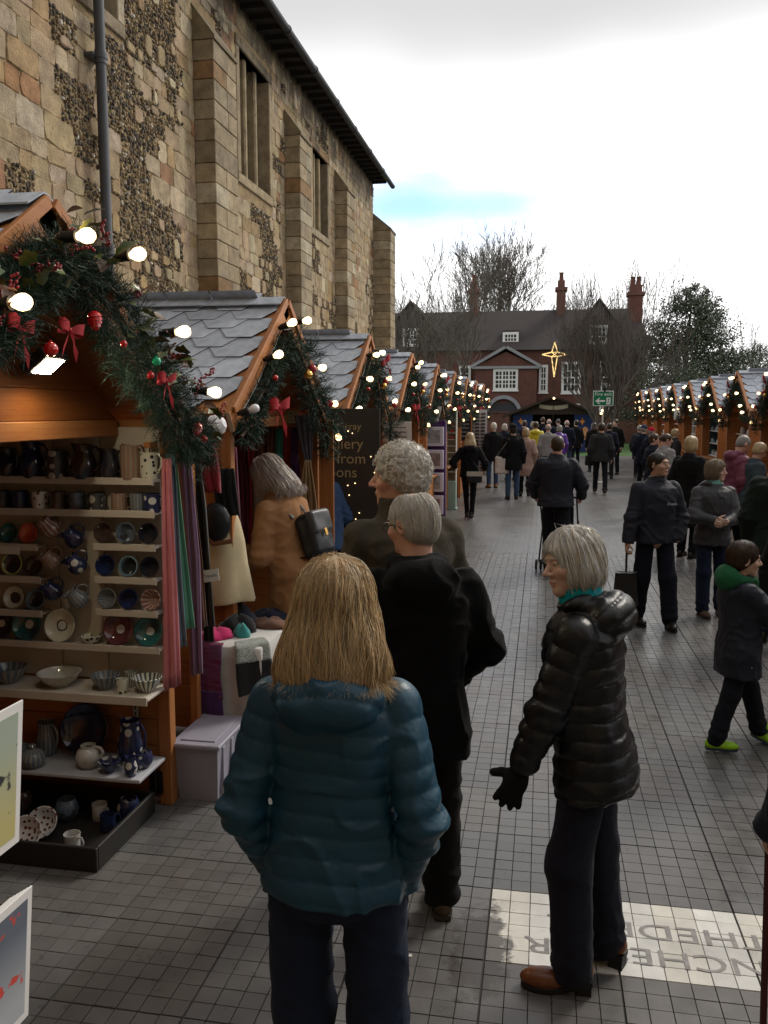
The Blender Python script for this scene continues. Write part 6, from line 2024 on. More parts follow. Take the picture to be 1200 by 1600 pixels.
def head_sdf(H, feat=True):
	d = ell(H, (0, -0.012, 0.028), (0.0755, 0.098, 0.088))
	d = smin(d, ell(H, (0, 0.028, -0.045), (0.057, 0.064, 0.074)), 0.035)
	d = smin(d, ell(H, (0, 0.072, -0.096), (0.024, 0.019, 0.02)), 0.025)
	if feat:
		d = smin(d, ell(H, (0, 0.079, 0.03), (0.046, 0.017, 0.012)), 0.014)
		for s in (-1, 1):
			d = smin(d, ell(H, (s * 0.043, 0.060, -0.022), (0.022, 0.024, 0.022)), 0.022)
			d = smax(d, -ell(H, (s * 0.031, 0.103, 0.008), (0.019, 0.017, 0.012)), 0.010)
		nz, _ = rcone(H, V(0, 0.086, 0.014), V(0, 0.113, -0.024), 0.0075, 0.0115)
		d = smin(d, nz, 0.010)
		for s in (-1, 1):
			d = smin(d, ell(H, (s * 0.012, 0.099, -0.029), (0.0085, 0.011, 0.008)), 0.006)
		d = smin(d, ell(H, (0, 0.0905, -0.0565), (0.024, 0.0095, 0.0055)), 0.006)
		d = smin(d, ell(H, (0, 0.0885, -0.0675), (0.020, 0.0095, 0.006)), 0.006)
		d = smax(d, -ell(H, (0, 0.104, -0.062), (0.026, 0.008, 0.0018)), 0.004)
		for s in (-1, 1):
			c = V(s * 0.077, -0.012, -0.005)
			E = xform(H, c, rotz(s * -0.35) @ rotx(-0.2))
			ear = ell(E, (0, 0, 0), (0.009, 0.020, 0.033))
			ear = smax(ear, -ell(E, (s * 0.008, 0.003, 0.004), (0.006, 0.011, 0.019)), 0.005)
			d = smin(d, ear, 0.008)
	else:
		nz, _ = rcone(H, V(0, 0.088, 0.014), V(0, 0.112, -0.024), 0.010, 0.015)
		d = smin(d, nz, 0.014)
		for s in (-1, 1):
			d = smin(d, ell(H, (s * 0.079, -0.012, -0.005), (0.013, 0.022, 0.034)), 0.01)
	return d
def hair_sdf(H, st, seed=0, disp=True):
	"""hair volume in head coordinates"""
	face = ell(H, (0, 0.115, -0.035), (0.078, 0.085, 0.112))
	if st == 'bald':
		d = ell(H, (0, -0.02, 0.005), (0.082, 0.098, 0.082))
		d = smax(d, H[2] - 0.055 - 0.4 * np.maximum(0, -H[1] - 0.02), 0.03)
		d = smax(d, -face, 0.012)
		d = smax(d, -(H[1] * -0.6 + H[2] + 0.075), 0.012)
		d = smax(d, H[1] - 0.035, 0.01)
	elif st in ('short', 'curly', 'crop', 'thin'):
		g = {'short': 0.010, 'curly': 0.017, 'crop': 0.004, 'thin': 0.0045}[st]
		d = ell(H, (0, -0.016, 0.033), (0.0765 + g, 0.099 + g, 0.086 + g * 1.25))
		d = smin(d, ell(H, (0, -0.045, -0.02), (0.066 + g, 0.055 + g, 0.065)), 0.03)
		hl = 0.06 if st != 'thin' else 0.068
		d = smax(d, -ell(H, (0, 0.13, -0.035), (0.088, 0.10, hl + 0.05)), 0.014)
		d = smax(d, -(H[1] * -0.75 + H[2] + 0.045), 0.014)
		if st == 'curly' and disp:
			d = d + 0.006 * noise3(H[0] * 75, H[1] * 75, H[2] * 75, seed) + 0.004 * noise3(H[0] * 150, H[1] * 150, H[2] * 150, seed + 1)
	elif st == 'bob':
		d = ell(H, (0, -0.014, 0.035), (0.092, 0.113, 0.098))
		d = smin(d, ell(H, (0, -0.022, -0.035), (0.099, 0.100, 0.088)), 0.03)
		d = smax(d, -ell(H, (0, 0.125, -0.055), (0.083, 0.098, 0.118)), 0.012)
		d = smax(d, -0.108 - H[2] + 0.25 * H[1], 0.016)
	elif st == 'long':
		d = ell(H, (0, -0.014, 0.035), (0.092, 0.113, 0.099))
		d = smin(d, ell(H, (0, -0.035, -0.05), (0.112, 0.100, 0.10)), 0.03)
		d = smin(d, ell(H, (0, -0.085, -0.135), (0.135, 0.075, 0.115)), 0.04)
		d = smax(d, -ell(H, (0, 0.13, -0.07), (0.080, 0.105, 0.16)), 0.012)
		d = smax(d, -0.165 - H[2], 0.02)
	elif st == 'tied':
		d = ell(H, (0, -0.016, 0.033), (0.084, 0.107, 0.095))
		d = smin(d, ell(H, (0, -0.12, 0.02), (0.04, 0.04, 0.045)), 0.02)
		d = smax(d, -face, 0.012)
		d = smax(d, -(H[1] * -0.75 + H[2] + 0.05), 0.014)
	elif st == 'beanie':
		d = ell(H, (0, -0.012, 0.04), (0.090, 0.112, 0.105))
		d = smax(d, 0.012 - H[2] + 0.2 * H[1], 0.012)
	elif st == 'brimhat':
		d = ell(H, (0, -0.012, 0.085), (0.088, 0.108, 0.075))
		d = smax(d, 0.02 - H[2], 0.008)
		br = ell(H, (0, -0.01, 0.045), (0.145, 0.165, 0.012))
		d = smin(d, br, 0.012)
	if st == 'thin':
		d = smax(d, -ell(H, (0, -0.015, 0.135), (0.05, 0.062, 0.032)), 0.012)
	if disp and st in ('short', 'bob', 'long', 'tied', 'bald', 'thin', 'crop'):
		a = np.arctan2(H[0], -H[1] + 0.02) * 9
		amp = 0.006 if st in ('bob', 'long') else 0.0022
		d = d + amp * noise3(a * 1.6, H[2] * 9, H[1] * 6, seed) + amp * 0.5 * noise3(a * 4, H[2] * 16, H[1] * 12, seed + 3)
	return d
def quilt(s, p, amp):
	return amp * (1 - np.abs(np.sin(math.pi * s / p)) ** 0.32)
HAIRC = dict(blond=(0.52, 0.37, 0.20), silver=(0.50, 0.43, 0.39), white=(0.64, 0.62, 0.57), grey=(0.33, 0.31, 0.28), brown=(0.055, 0.030, 0.016), dark=(0.022, 0.016, 0.012), fair=(0.46, 0.34, 0.18), ash=(0.30, 0.24, 0.17), palegrey=(0.62, 0.59, 0.53))
SKINC = dict(pink=(0.58, 0.36, 0.29), fair=(0.60, 0.40, 0.31), tan=(0.50, 0.31, 0.22), ruddy=(0.56, 0.32, 0.24))
def person(label, loc, heading, h, top, legs, shoe, hair, hairc='brown', skin='fair', vox=0.018, lean=0, twist=0, head=(0, 0, 0), hands=None, feet=None,
           bulk=0.02, hem=0.80, style='plain', quilt_p=0.055, hood=False, collar=0.0, legw=0.058, wide=1.0, group=None, headscale=1.0, shoe_style='shoe', fingers=False, feat=None,
           z0=0.0, sleeve=1.0, strands=None, elbow_out=0.5, glove=None, hips=1.0, skirt=False, wrinkle=1.0, hood_m=None, lining=None, curl=0.45, hat_m=None, seed=None, hand_out=None, belly=0.0, armk=0, jv=0):
	s = h / 1.75
	rng = np.random.default_rng(seed if seed is not None else abs(hash(label)) % 1000 if False else len(label) * 7 + int(abs(loc[0]) * 100))
	sd = int(rng.integers(0, 900))
	root = thing('person', label, 'person', (loc[0], loc[1], z0), R(heading), group)
	feat = (vox <= 0.012) if feat is None else feat
	hands = hands or {}
	feet = feet or {}
	piv = V(0, 0, 0.95)
	Ru = rotz(R(twist)) @ rotx(-R(lean))
	up = lambda p: piv + Ru @ (np.asarray(p, float) - piv)
	SC_ = s
	# joints
	J = {}
	for sg, k in ((-1, 'L'), (1, 'R')):
		sh = up(V(sg * 0.170 * wide, -0.012, 1.385))
		tg = hands.get(k)
		if tg is None:
			tg = sh + V(sg * 0.07, 0.02, -0.52)
		else:
			tg = np.array(tg, float)
		pole = V(sg * elbow_out, -1.0, -0.15) if hand_out is None else np.array(hand_out.get(k, (sg * elbow_out, -1.0, -0.15)), float)
		el, wr = ik(sh, tg, 0.29, 0.255, pole)
		J['sh' + k], J['el' + k], J['wr' + k] = sh, el, wr
		hp = V(sg * 0.09 * hips, 0, 0.90)
		ft = feet.get(k, (sg * 0.10, 0.0 + rng.uniform(-0.04, 0.04), 0.0, -sg * 8))
		an = V(ft[0], ft[1], ft[2] + 0.085)
		kn, an = ik(hp, an, 0.4095, 0.4095, V(sg * 0.12, 1, 0))
		J['hp' + k], J['kn' + k], J['an' + k] = hp, kn, an
		J['fy' + k] = R(ft[3] if len(ft) > 3 else -sg * 8)
	nb = up(V(0, -0.022, 1.485))
	Rh = Ru @ rotz(R(head[0])) @ rotx(-R(head[1] if len(head) > 1 else 0)) @ roty(R(head[2] if len(head) > 2 else 0))
	Rn = Ru @ rotz(R(head[0] * 0.5)) @ rotx(-R(head[1] * 0.5))
	hc = nb + Rn @ V(0, 0.028, 0.142 * (0.5 + 0.5 * headscale))
	hsz = headscale
	def Hc(P):
		q = xform(P, hc, Rh)
		return tuple(c / hsz for c in q)
	J['hc'], J['Rh'], J['nb'] = hc, Rh, nb
	def box(pts, pad):
		a = np.array(pts)
		return a.min(0) - pad, a.max(0) + pad
	# ---------------- body (skin)
	def neck(P):
		d, _ = rcone(P, nb + Ru @ V(0, 0.0, -0.06), hc + Rh @ V(0, -0.02, -0.05) * hsz, 0.062, 0.052)
		return d
	def headfn(P):
		d = head_sdf(Hc(P), feat) * hsz
		return smin(d, neck(P), 0.03)
	parts = []
	hv = min(vox, 0.0052) if feat else min(vox, 0.011)
	lo, hi = box([hc, nb], 0.135 * hsz)
	parts.append(nets(headfn, lo - V(0.01, 0.01, 0.03), hi + V(0.01, 0.01, 0.01), hv))
	def core(P):
		d, _ = rcone(P, up(V(0, 0, 1.0)), up(V(0, -0.01, 1.36)), 0.10, 0.11)
		d = smin(d, rcone(P, nb + Ru @ V(0, 0, -0.1), nb, 0.07, 0.055)[0], 0.05)
		d = smin(d, rcone(P, V(0, 0, 0.9), up(V(0, 0, 1.0)), 0.11, 0.10)[0], 0.05)
		for k in 'LR':
			d = smin(d, rcone(P, J['sh' + k], J['el' + k], 0.045, 0.036)[0], 0.03)
			d = smin(d, rcone(P, J['el' + k], J['wr' + k], 0.036, 0.026)[0], 0.02)
			d = smin(d, rcone(P, J['hp' + k], J['kn' + k], 0.065, 0.045)[0], 0.03)
			d = smin(d, rcone(P, J['kn' + k], J['an' + k], 0.042, 0.034)[0], 0.02)
		return d
	allp = [J[a + k] for a in ('sh', 'el', 'wr', 'hp', 'kn', 'an') for k in 'LR'] + [nb]
	lo, hi = box(allp, 0.12)
	parts.append(nets(core, lo, hi, 0.024))
	# hands
	def hand(P, k, grow=0.0):
		sg = -1 if k == 'L' else 1
		w, e = J['wr' + k], J['el' + k]
		a = (w - e) / (np.linalg.norm(w - e) + 1e-9)
		inward = V(-sg * 1.0, 0.15, 0)
		nrm = inward - a * (inward @ a)
		nrm /= np.linalg.norm(nrm) + 1e-9
		sdv = np.cross(a, nrm) * (1 if k == 'L' else -1)
		if sdv @ V(0, 1, 0.3) < 0:
			sdv = -sdv
		if ('n' + k) in hands:
			nrm = np.array(hands['n' + k], float); nrm -= a * (nrm @ a); nrm /= np.linalg.norm(nrm)
			sdv = np.array(hands['s' + k], float); sdv -= a * (sdv @ a); sdv -= nrm * (sdv @ nrm); sdv /= np.linalg.norm(sdv)
		Rf = np.stack([sdv, a, nrm], 1)
		Q = xform(P, w, Rf)
		d = ell(Q, (0, 0.045, 0), (0.041 + grow, 0.056 + grow, 0.019 + grow))
		d = smin(d, rcone(Q, V(0, -0.05, 0), V(0, 0.02, 0), 0.027 + grow, 0.026 + grow)[0], 0.02)
		cu = hands.get('curl' + k, curl)
		spread = hands.get('spread' + k, 0.0)
		for off, L in ((0.029, 0.072), (0.0095, 0.080), (-0.0105, 0.074), (-0.029, 0.058)):
			p = V(off, 0.083 - abs(off) * 0.25, 0)
			ang = cu * 0.6
			r = 0.0092 + grow
			for q in range(3):
				l = L * (0.45, 0.31, 0.24)[q]
				dirn = V(spread * off * 9, math.cos(ang), math.sin(ang))
				dirn /= np.linalg.norm(dirn)
				p2 = p + dirn * l
				d = smin(d, rcone(Q, p, p2, r, r * 0.92)[0], 0.006)
				p, r, ang = p2, r * 0.92, ang + cu
		p = V(0.030, 0.022, 0.004)
		tdir = V(0.75 + spread * 0.6, 0.62, 0.25 + cu * 0.4); tdir /= np.linalg.norm(tdir)
		p2 = p + tdir * 0.036
		t2 = V(0.35 + spread * 0.9, 0.85, 0.25 + cu * 0.5); t2 /= np.linalg.norm(t2)
		p3 = p2 + t2 * 0.034
		d = smin(d, rcone(Q, p, p2, 0.0135 + grow, 0.0115 + grow)[0], 0.01)
		d = smin(d, rcone(Q, p2, p3, 0.0112 + grow, 0.0095 + grow)[0], 0.006)
		return d
	glove_parts = []
	for k in 'LR':
		if hands.get('hide' + k):
			continue
		w = J['wr' + k]
		lo, hi = w - 0.21, w + 0.21
		hvx = 0.0048 if fingers else max(0.008, vox * 0.62)
		if glove:
			g_ = nets(lambda P: hand(P, k, 0.0055), lo, hi, hvx)
			if len(g_[1]):
				glove_parts.append((k, g_))
		else:
			g_ = nets(lambda P: hand(P, k), lo, hi, hvx)
			if len(g_[1]):
				parts.append(g_)
	sk = np.array(SKINC[skin])
	hcol = np.array(HAIRC[hairc])
	def skincol(v):
		H = Hc((v[:, 0], v[:, 1], v[:, 2]))
		c = np.tile(sk, (len(v), 1))
		n = noise3(v[:, 0] * 30, v[:, 1] * 30, v[:, 2] * 30, sd)
		c *= (1 + 0.08 * n)[:, None]
		def blend(mask, col, c):
			return c * (1 - mask[:, None]) + np.array(col) * mask[:, None]
		lips = np.clip(1.6 - np.sqrt((H[0] / 0.024) ** 2 + ((H[2] + 0.062) / 0.011) ** 2) * 1.4, 0, 1) * (H[1] > 0.07)
		c = blend(lips * 0.75, sk * V(0.9, 0.52, 0.55), c)
		for sg in (-1, 1):
			ck = np.clip(1 - np.sqrt(((H[0] - sg * 0.045) / 0.03) ** 2 + ((H[2] + 0.028) / 0.026) ** 2), 0, 1) * (H[1] > 0.03)
			c = blend(ck * 0.5, sk * V(1.05, 0.68, 0.68), c)
			br = np.clip(1.5 - np.sqrt(((H[0] - sg * 0.034) / 0.021) ** 2 + ((H[2] - 0.031 + 3 * (H[0] - sg * 0.034) ** 2) / 0.0055) ** 2), 0, 1) * (H[1] > 0.06)
			c = blend(br * 0.7, hcol * 0.8, c)
		ns = np.clip(1 - np.sqrt((H[0] / 0.02) ** 2 + ((H[2] + 0.022) / 0.02) ** 2), 0, 1) * (H[1] > 0.09)
		return blend(ns * 0.4, sk * V(1.05, 0.7, 0.7), c)
	for i in range(len(parts)):
		parts[i] = (parts[i][0], parts[i][1])
	body = np_obj('body', parts, M_SKIN, root, skincol)
	if feat:
		for sg in (-1, 1):
			ec = hc + Rh @ (V(sg * 0.031, 0.0775, 0.008) * hsz)
			e = MB().sphere(tuple(ec), 0.0118 * hsz, 12).build('eye', M_EYE, root, smooth='all')
			ic = hc + Rh @ (V(sg * 0.031, 0.0845, 0.007) * hsz)
			MB().sphere(tuple(ic), 0.0062 * hsz, 10).build('iris', M_IRIS, e, smooth='all')
			# upper lid
			lid = nets(lambda P: smax(ell(xform(P, ec, Rh), (0, 0, 0), (0.0155 * hsz, 0.0140 * hsz, 0.0135 * hsz)), -(xform(P, ec, Rh)[2] - 0.0025), 0.002), ec - 0.02, ec + 0.02, 0.0022)
			if len(lid[1]):
				np_obj('eyelid', [lid], M_SKIN, root, lambda v: np.tile(sk * 0.92, (len(v), 1)))
	# ---------------- upper garment
	zz = np.array([0.45, 0.70, 0.82, 0.92, 1.03, 1.17, 1.28, 1.35, 1.40, 1.44, 1.475, 1.51])
	hw = np.array([0.185, 0.185, 0.182, 0.172, 0.156, 0.160, 0.172, 0.176, 0.160, 0.122, 0.084, 0.062]) * wide
	hd = np.array([0.125, 0.128, 0.128, 0.122, 0.110, 0.116, 0.124, 0.120, 0.108, 0.092, 0.076, 0.062])
	hw[:5] *= hips
	hd[2:6] += belly
	yo = np.array([0, 0, -0.004, -0.004, 0.002, 0.006, 0.0, -0.006, -0.012, -0.018, -0.02, -0.018])
	flare = 0.0
	if skirt:
		hw[:2] += 0.05; hd[:2] += 0.05
	bz = np.where(zz > 1.43, bulk * 0.45, bulk)
	puf = style == 'puffer'
	qa = 0.011 if puf else 0.0
	if style == 'lightquilt':
		qa = 0.008
	pexp = 2.35
	def torso(Q, zlo):
		w_ = np.interp(Q[2], zz, hw + bz)
		d_ = np.interp(Q[2], zz, hd + bz)
		y_ = np.interp(Q[2], zz, yo)
		n_ = ((np.abs(Q[0]) / w_) ** pexp + (np.abs(Q[1] - y_) / d_) ** pexp) ** (1 / pexp)
		d = (n_ - 1) * np.minimum(w_, d_)
		if qa:
			d = d + quilt(Q[2] + 0.006 * np.sin(Q[0] * 14) + 0.012 * noise3(Q[0] * 6, Q[1] * 6, Q[2] * 3, sd), quilt_p, qa)
		d = smax(d, Q[2] - 1.512, 0.02)
		return smax(d, zlo - Q[2], 0.018)
	def jacket(P, small=False):
		Q = xform(P, piv, Ru)
		Q = (Q[0], Q[1], Q[2] + 0.95)
		if abs(lean) > 12 or abs(twist) > 25:
			d = torso(Q, max(hem, 0.93))
			d = smin(d, smax(torso(P, hem), P[2] - 1.06, 0.05), 0.05)
		else:
			d = torso(Q, hem)
		for k in 'LR':
			a, t = rcone(P, J['sh' + k], J['el' + k], 0.055 + bulk * 0.8, 0.047 + bulk * 0.9)
			if qa:
				a = a + quilt(t * 0.29 + 0.02, quilt_p * 1.05, qa * 0.9)
			wr = J['el' + k] + (J['wr' + k] - J['el' + k]) * sleeve
			b, t2 = rcone(P, J['el' + k], wr, 0.048 + bulk * 0.9, 0.036 + bulk * 0.7)
			if qa:
				b = b + quilt(t2 * 0.255, quilt_p * 0.95, qa * 0.9)
			ax = (wr - J['el' + k]); ax = ax / (np.linalg.norm(ax) + 1e-9)
			b = smax(b, (P[0] - wr[0]) * ax[0] + (P[1] - wr[1]) * ax[1] + (P[2] - wr[2]) * ax[2] - 0.004, 0.008)
			arm = smin(a, b, 0.025)
			# creases gathered about the elbow and running round the sleeve
			e = J['el' + k]
			r2 = (P[0] - e[0]) ** 2 + (P[1] - e[1]) ** 2 + (P[2] - e[2]) ** 2
			arm = arm + wrinkle * 0.007 * np.exp(-r2 / 0.012) * np.sin(noise3(P[0] * 7, P[1] * 7, P[2] * 4, sd + 1) * 5 + P[2] * 95)
			d = smin(d, arm, 0.02 if not armk else armk)
		if hood:
			hq = xform(P, nb, Ru)
			hb_ = ell(hq, (0, -0.095, -0.055), (0.145, 0.085, 0.085))
			hb_ = smax(hb_, -ell(hq, (0, -0.04, 0.035), (0.095, 0.07, 0.075)), 0.02)
			hb_ = smin(hb_, smax(ell(hq, (0, 0.0, -0.005), (0.115, 0.11, 0.05)), -ell(hq, (0, 0.015, 0.02), (0.082, 0.085, 0.09)), 0.012), 0.03)
			if qa:
				hb_ = hb_ + quilt(hq[2] * 0.8 + hq[1] * 0.6 + 0.01, quilt_p, qa)
			hb_ = hb_ + 0.008 * noise3(hq[0] * 16, hq[1] * 16, hq[2] * 16, sd + 5)
			d = smin(d, hb_, 0.012)
		if collar > 0:
			cq = xform(P, nb, Rn)
			ring = np.sqrt((cq[0] / 1.0) ** 2 + ((cq[1] - 0.012) / 1.05) ** 2)
			cc = smax(np.abs(ring - 0.074 - 0.2 * np.maximum(0, -cq[2])) - 0.011, np.abs(cq[2] - collar * 0.3) - collar * 0.7, 0.01)
			d = smin(d, cc, 0.016)
		if vox < 0.016:
			w1 = noise3(P[0] * 6, P[1] * 6, P[2] * 4, sd)
			rg_ = 1 - np.abs(noise3(P[0] * 9 + w1 * 0.8 + P[2] * 3, P[1] * 9, P[2] * 11 - P[0] * 4 + w1, sd + 2))
			d = d + wrinkle * (0.007 * w1 - 0.010 * rg_ ** 4 + 0.003)
		else:
			d = d + wrinkle * 0.008 * noise3(P[0] * 9, P[1] * 9, P[2] * 6, sd)
		return d
	pts = [J['sh' + k] for k in 'LR'] + [J['el' + k] for k in 'LR'] + [J['wr' + k] for k in 'LR'] + [up(V(0, -0.02, 1.52)), V(0.22 * wide, 0.16, hem), V(-0.22 * wide, -0.18, hem)] + ([up(V(0, -0.18, 1.5)), up(V(0, 0.1, 1.6))] if hood or collar else [])
	lo, hi = box(pts, 0.10 + bulk)
	lo[2] = max(lo[2], 0.2)
	jk = np_obj('jacket' if hem > 0.6 else 'coat', [nets(jacket, lo, hi, jv or vox)], top, root)
	if lining is not None:
		def lin(P):
			cq = xform(P, nb, Rn)
			ring = np.sqrt(cq[0] ** 2 + ((cq[1] - 0.012) / 1.05) ** 2)
			return smax(np.abs(ring - 0.068) - 0.009, np.abs(cq[2] - 0.030) - 0.036, 0.008)
		np_obj('collar', [nets(lin, nb - 0.13, nb + 0.13, 0.0045)], lining, root)
	# ---------------- trousers and shoes
	def trousers(P):
		d = ell(P, (0, -0.008, 0.925), (0.162 * wide * hips, 0.122, 0.13))
		for k in 'LR':
			a, _ = rcone(P, J['hp' + k], J['kn' + k], 0.086, legw + 0.006)
			an = J['an' + k] + (J['kn' + k] - J['an' + k]) * 0.03
			b, t = rcone(P, J['kn' + k], an, legw + 0.006, legw)
			lg = smin(a, b, 0.03)
			e = J['an' + k]
			lg = lg + wrinkle * 0.006 * np.exp(-((P[2] - e[2]) / 0.12) ** 2) * np.sin(P[2] * 75 + 4 * noise3(P[0] * 8, P[1] * 8, P[2] * 5, sd))
			d = smin(d, lg, 0.02)
		d = smax(d, 0.045 - P[2], 0.008)
		n7 = noise3(P[0] * 9, P[1] * 9, P[2] * 6, sd + 7)
		return d + wrinkle * (0.006 * n7 - 0.007 * (1 - np.abs(noise3(P[0] * 10 + n7, P[1] * 10, P[2] * 9 + P[0] * 5, sd + 8))) ** 4)
	pts = [J[a + k] for a in ('hp', 'kn', 'an') for k in 'LR']
	lo, hi = box(pts, 0.13)
	lo[2] = max(0.0, min(J['anL'][2], J['anR'][2]) - 0.08)
	hi[2] = 1.06
	np_obj('trousers', [nets(trousers, lo, hi, vox if vox < 0.012 else vox)], legs, root)
	for k in 'LR':
		an = J['an' + k]
		base = V(an[0], an[1], an[2] - 0.085)
		Rf = rotz(J['fy' + k])
		heel = 0.042 if shoe_style == 'heel' else 0.0
		tall = 0.24 if shoe_style == 'boot' else 0.12
		if base[2] > 0.03:
			Rf = Rf @ rotx(-0.5)
		def shoefn(P):
			Q = xform(P, base, Rf)
			zc = 0.012 + heel * np.clip((0.06 - Q[1]) / 0.12, 0, 1)
			Q2 = (Q[0], Q[1], Q[2] - zc + 0.012)
			d = ell(Q2, (0, 0.095, 0.036), (0.046, 0.098, 0.042))
			d = smin(d, ell(Q2, (0, -0.025, 0.045), (0.039, 0.058, 0.055)), 0.03)
			d = smin(d, rcone(Q2, V(0, -0.01, 0.05), V(0, -0.01, tall), 0.042, 0.044)[0], 0.025)
			return smax(d, 0.018 - Q2[2], 0.004)
		sv = 0.007 if vox <= 0.012 else 0.013
		so = np_obj('shoe', [nets(shoefn, base + V(-0.24, -0.24, -0.02), base + V(0.24, 0.24, tall + 0.08), sv)], shoe[0], root)
		sole = MB()
		out = [(0.034, -0.078), (0.043, -0.03), (0.040, 0.03), (0.048, 0.09), (0.046, 0.14), (0.030, 0.18), (0.0, 0.194), (-0.030, 0.18), (-0.046, 0.14), (-0.048, 0.09), (-0.040, 0.03), (-0.043, -0.03), (-0.034, -0.078)]
		vs = []
		for zz_ in (0.0, 0.02):
			for (x, y) in out:
				hl = heel * min(1, max(0, (0.06 - y) / 0.12)) if heel else 0
				vs.append(tuple(base + Rf @ V(x * 0.97, y * 0.97, zz_ + hl)))
		n_ = len(out)
		sole.add(vs, [tuple(reversed(range(n_))), tuple(range(n_, 2 * n_))] + [(q, (q + 1) % n_, n_ + (q + 1) % n_, n_ + q) for q in range(n_)])
		if heel:
			c0 = base + Rf @ V(0, -0.045, 0)
			sole.box((-0.03, -0.028, 0), (0.03, 0.028, heel + 0.004), M=Matrix.Translation(tuple(c0)) @ Matrix.Rotation(J['fy' + k], 4, 'Z'))
		sole.build('sole', shoe[1], so)
	for k, g_ in glove_parts:
		np_obj('glove', [g_], glove, root)
	# ---------------- hair or hat
	if hair:
		base_style = hair
		hh = 0.0045 if feat else min(vox, 0.012)
		lo, hi = hc - 0.19 * hsz, hc + 0.17 * hsz
		lo = lo - V(0.03, 0.03, 0.14 if hair == 'long' else 0.02)
		def hairfn(P):
			d = hair_sdf(Hc(P), hair, sd) * hsz
			if lean > 15 and hair == 'long':      # falls straight down when the head is bent
				d = smin(d, rcone(P, hc + V(0, 0.0, -0.02), hc + V(0, 0.05, -0.29), 0.088, 0.055)[0] + 0.004 * noise3(P[0] * 40, P[1] * 40, P[2] * 6, sd), 0.04)
			return d
		hm = hat_m if hat_m is not None else M_HAIR
		def hcolf(v):
			a = noise3(v[:, 0] * 55, v[:, 1] * 55, v[:, 2] * 9, sd)
			b = noise3(v[:, 0] * 14, v[:, 1] * 14, v[:, 2] * 5, sd + 1)
			return hcol[None, :] * (0.82 + 0.22 * a + 0.15 * b)[:, None]
		hv_, hq_ = nets(hairfn, lo, hi, hh)
		ho = np_obj('hat' if hair in ('beanie', 'brimhat') else 'hair', [(hv_, hq_)], hm, root, hcolf)
		if hair in ('beanie', 'brimhat'):
			def under(P):
				return hair_sdf(Hc(P), 'short', sd) * hsz
			np_obj('hair', [nets(under, lo, hi, hh)], M_HAIR, root, hcolf)
		if strands:
			add_strands(root, hv_, hairfn, strands, hcol, rng, hc, Rh, hsz)
	root.scale = (s, s, s)
	return root, J
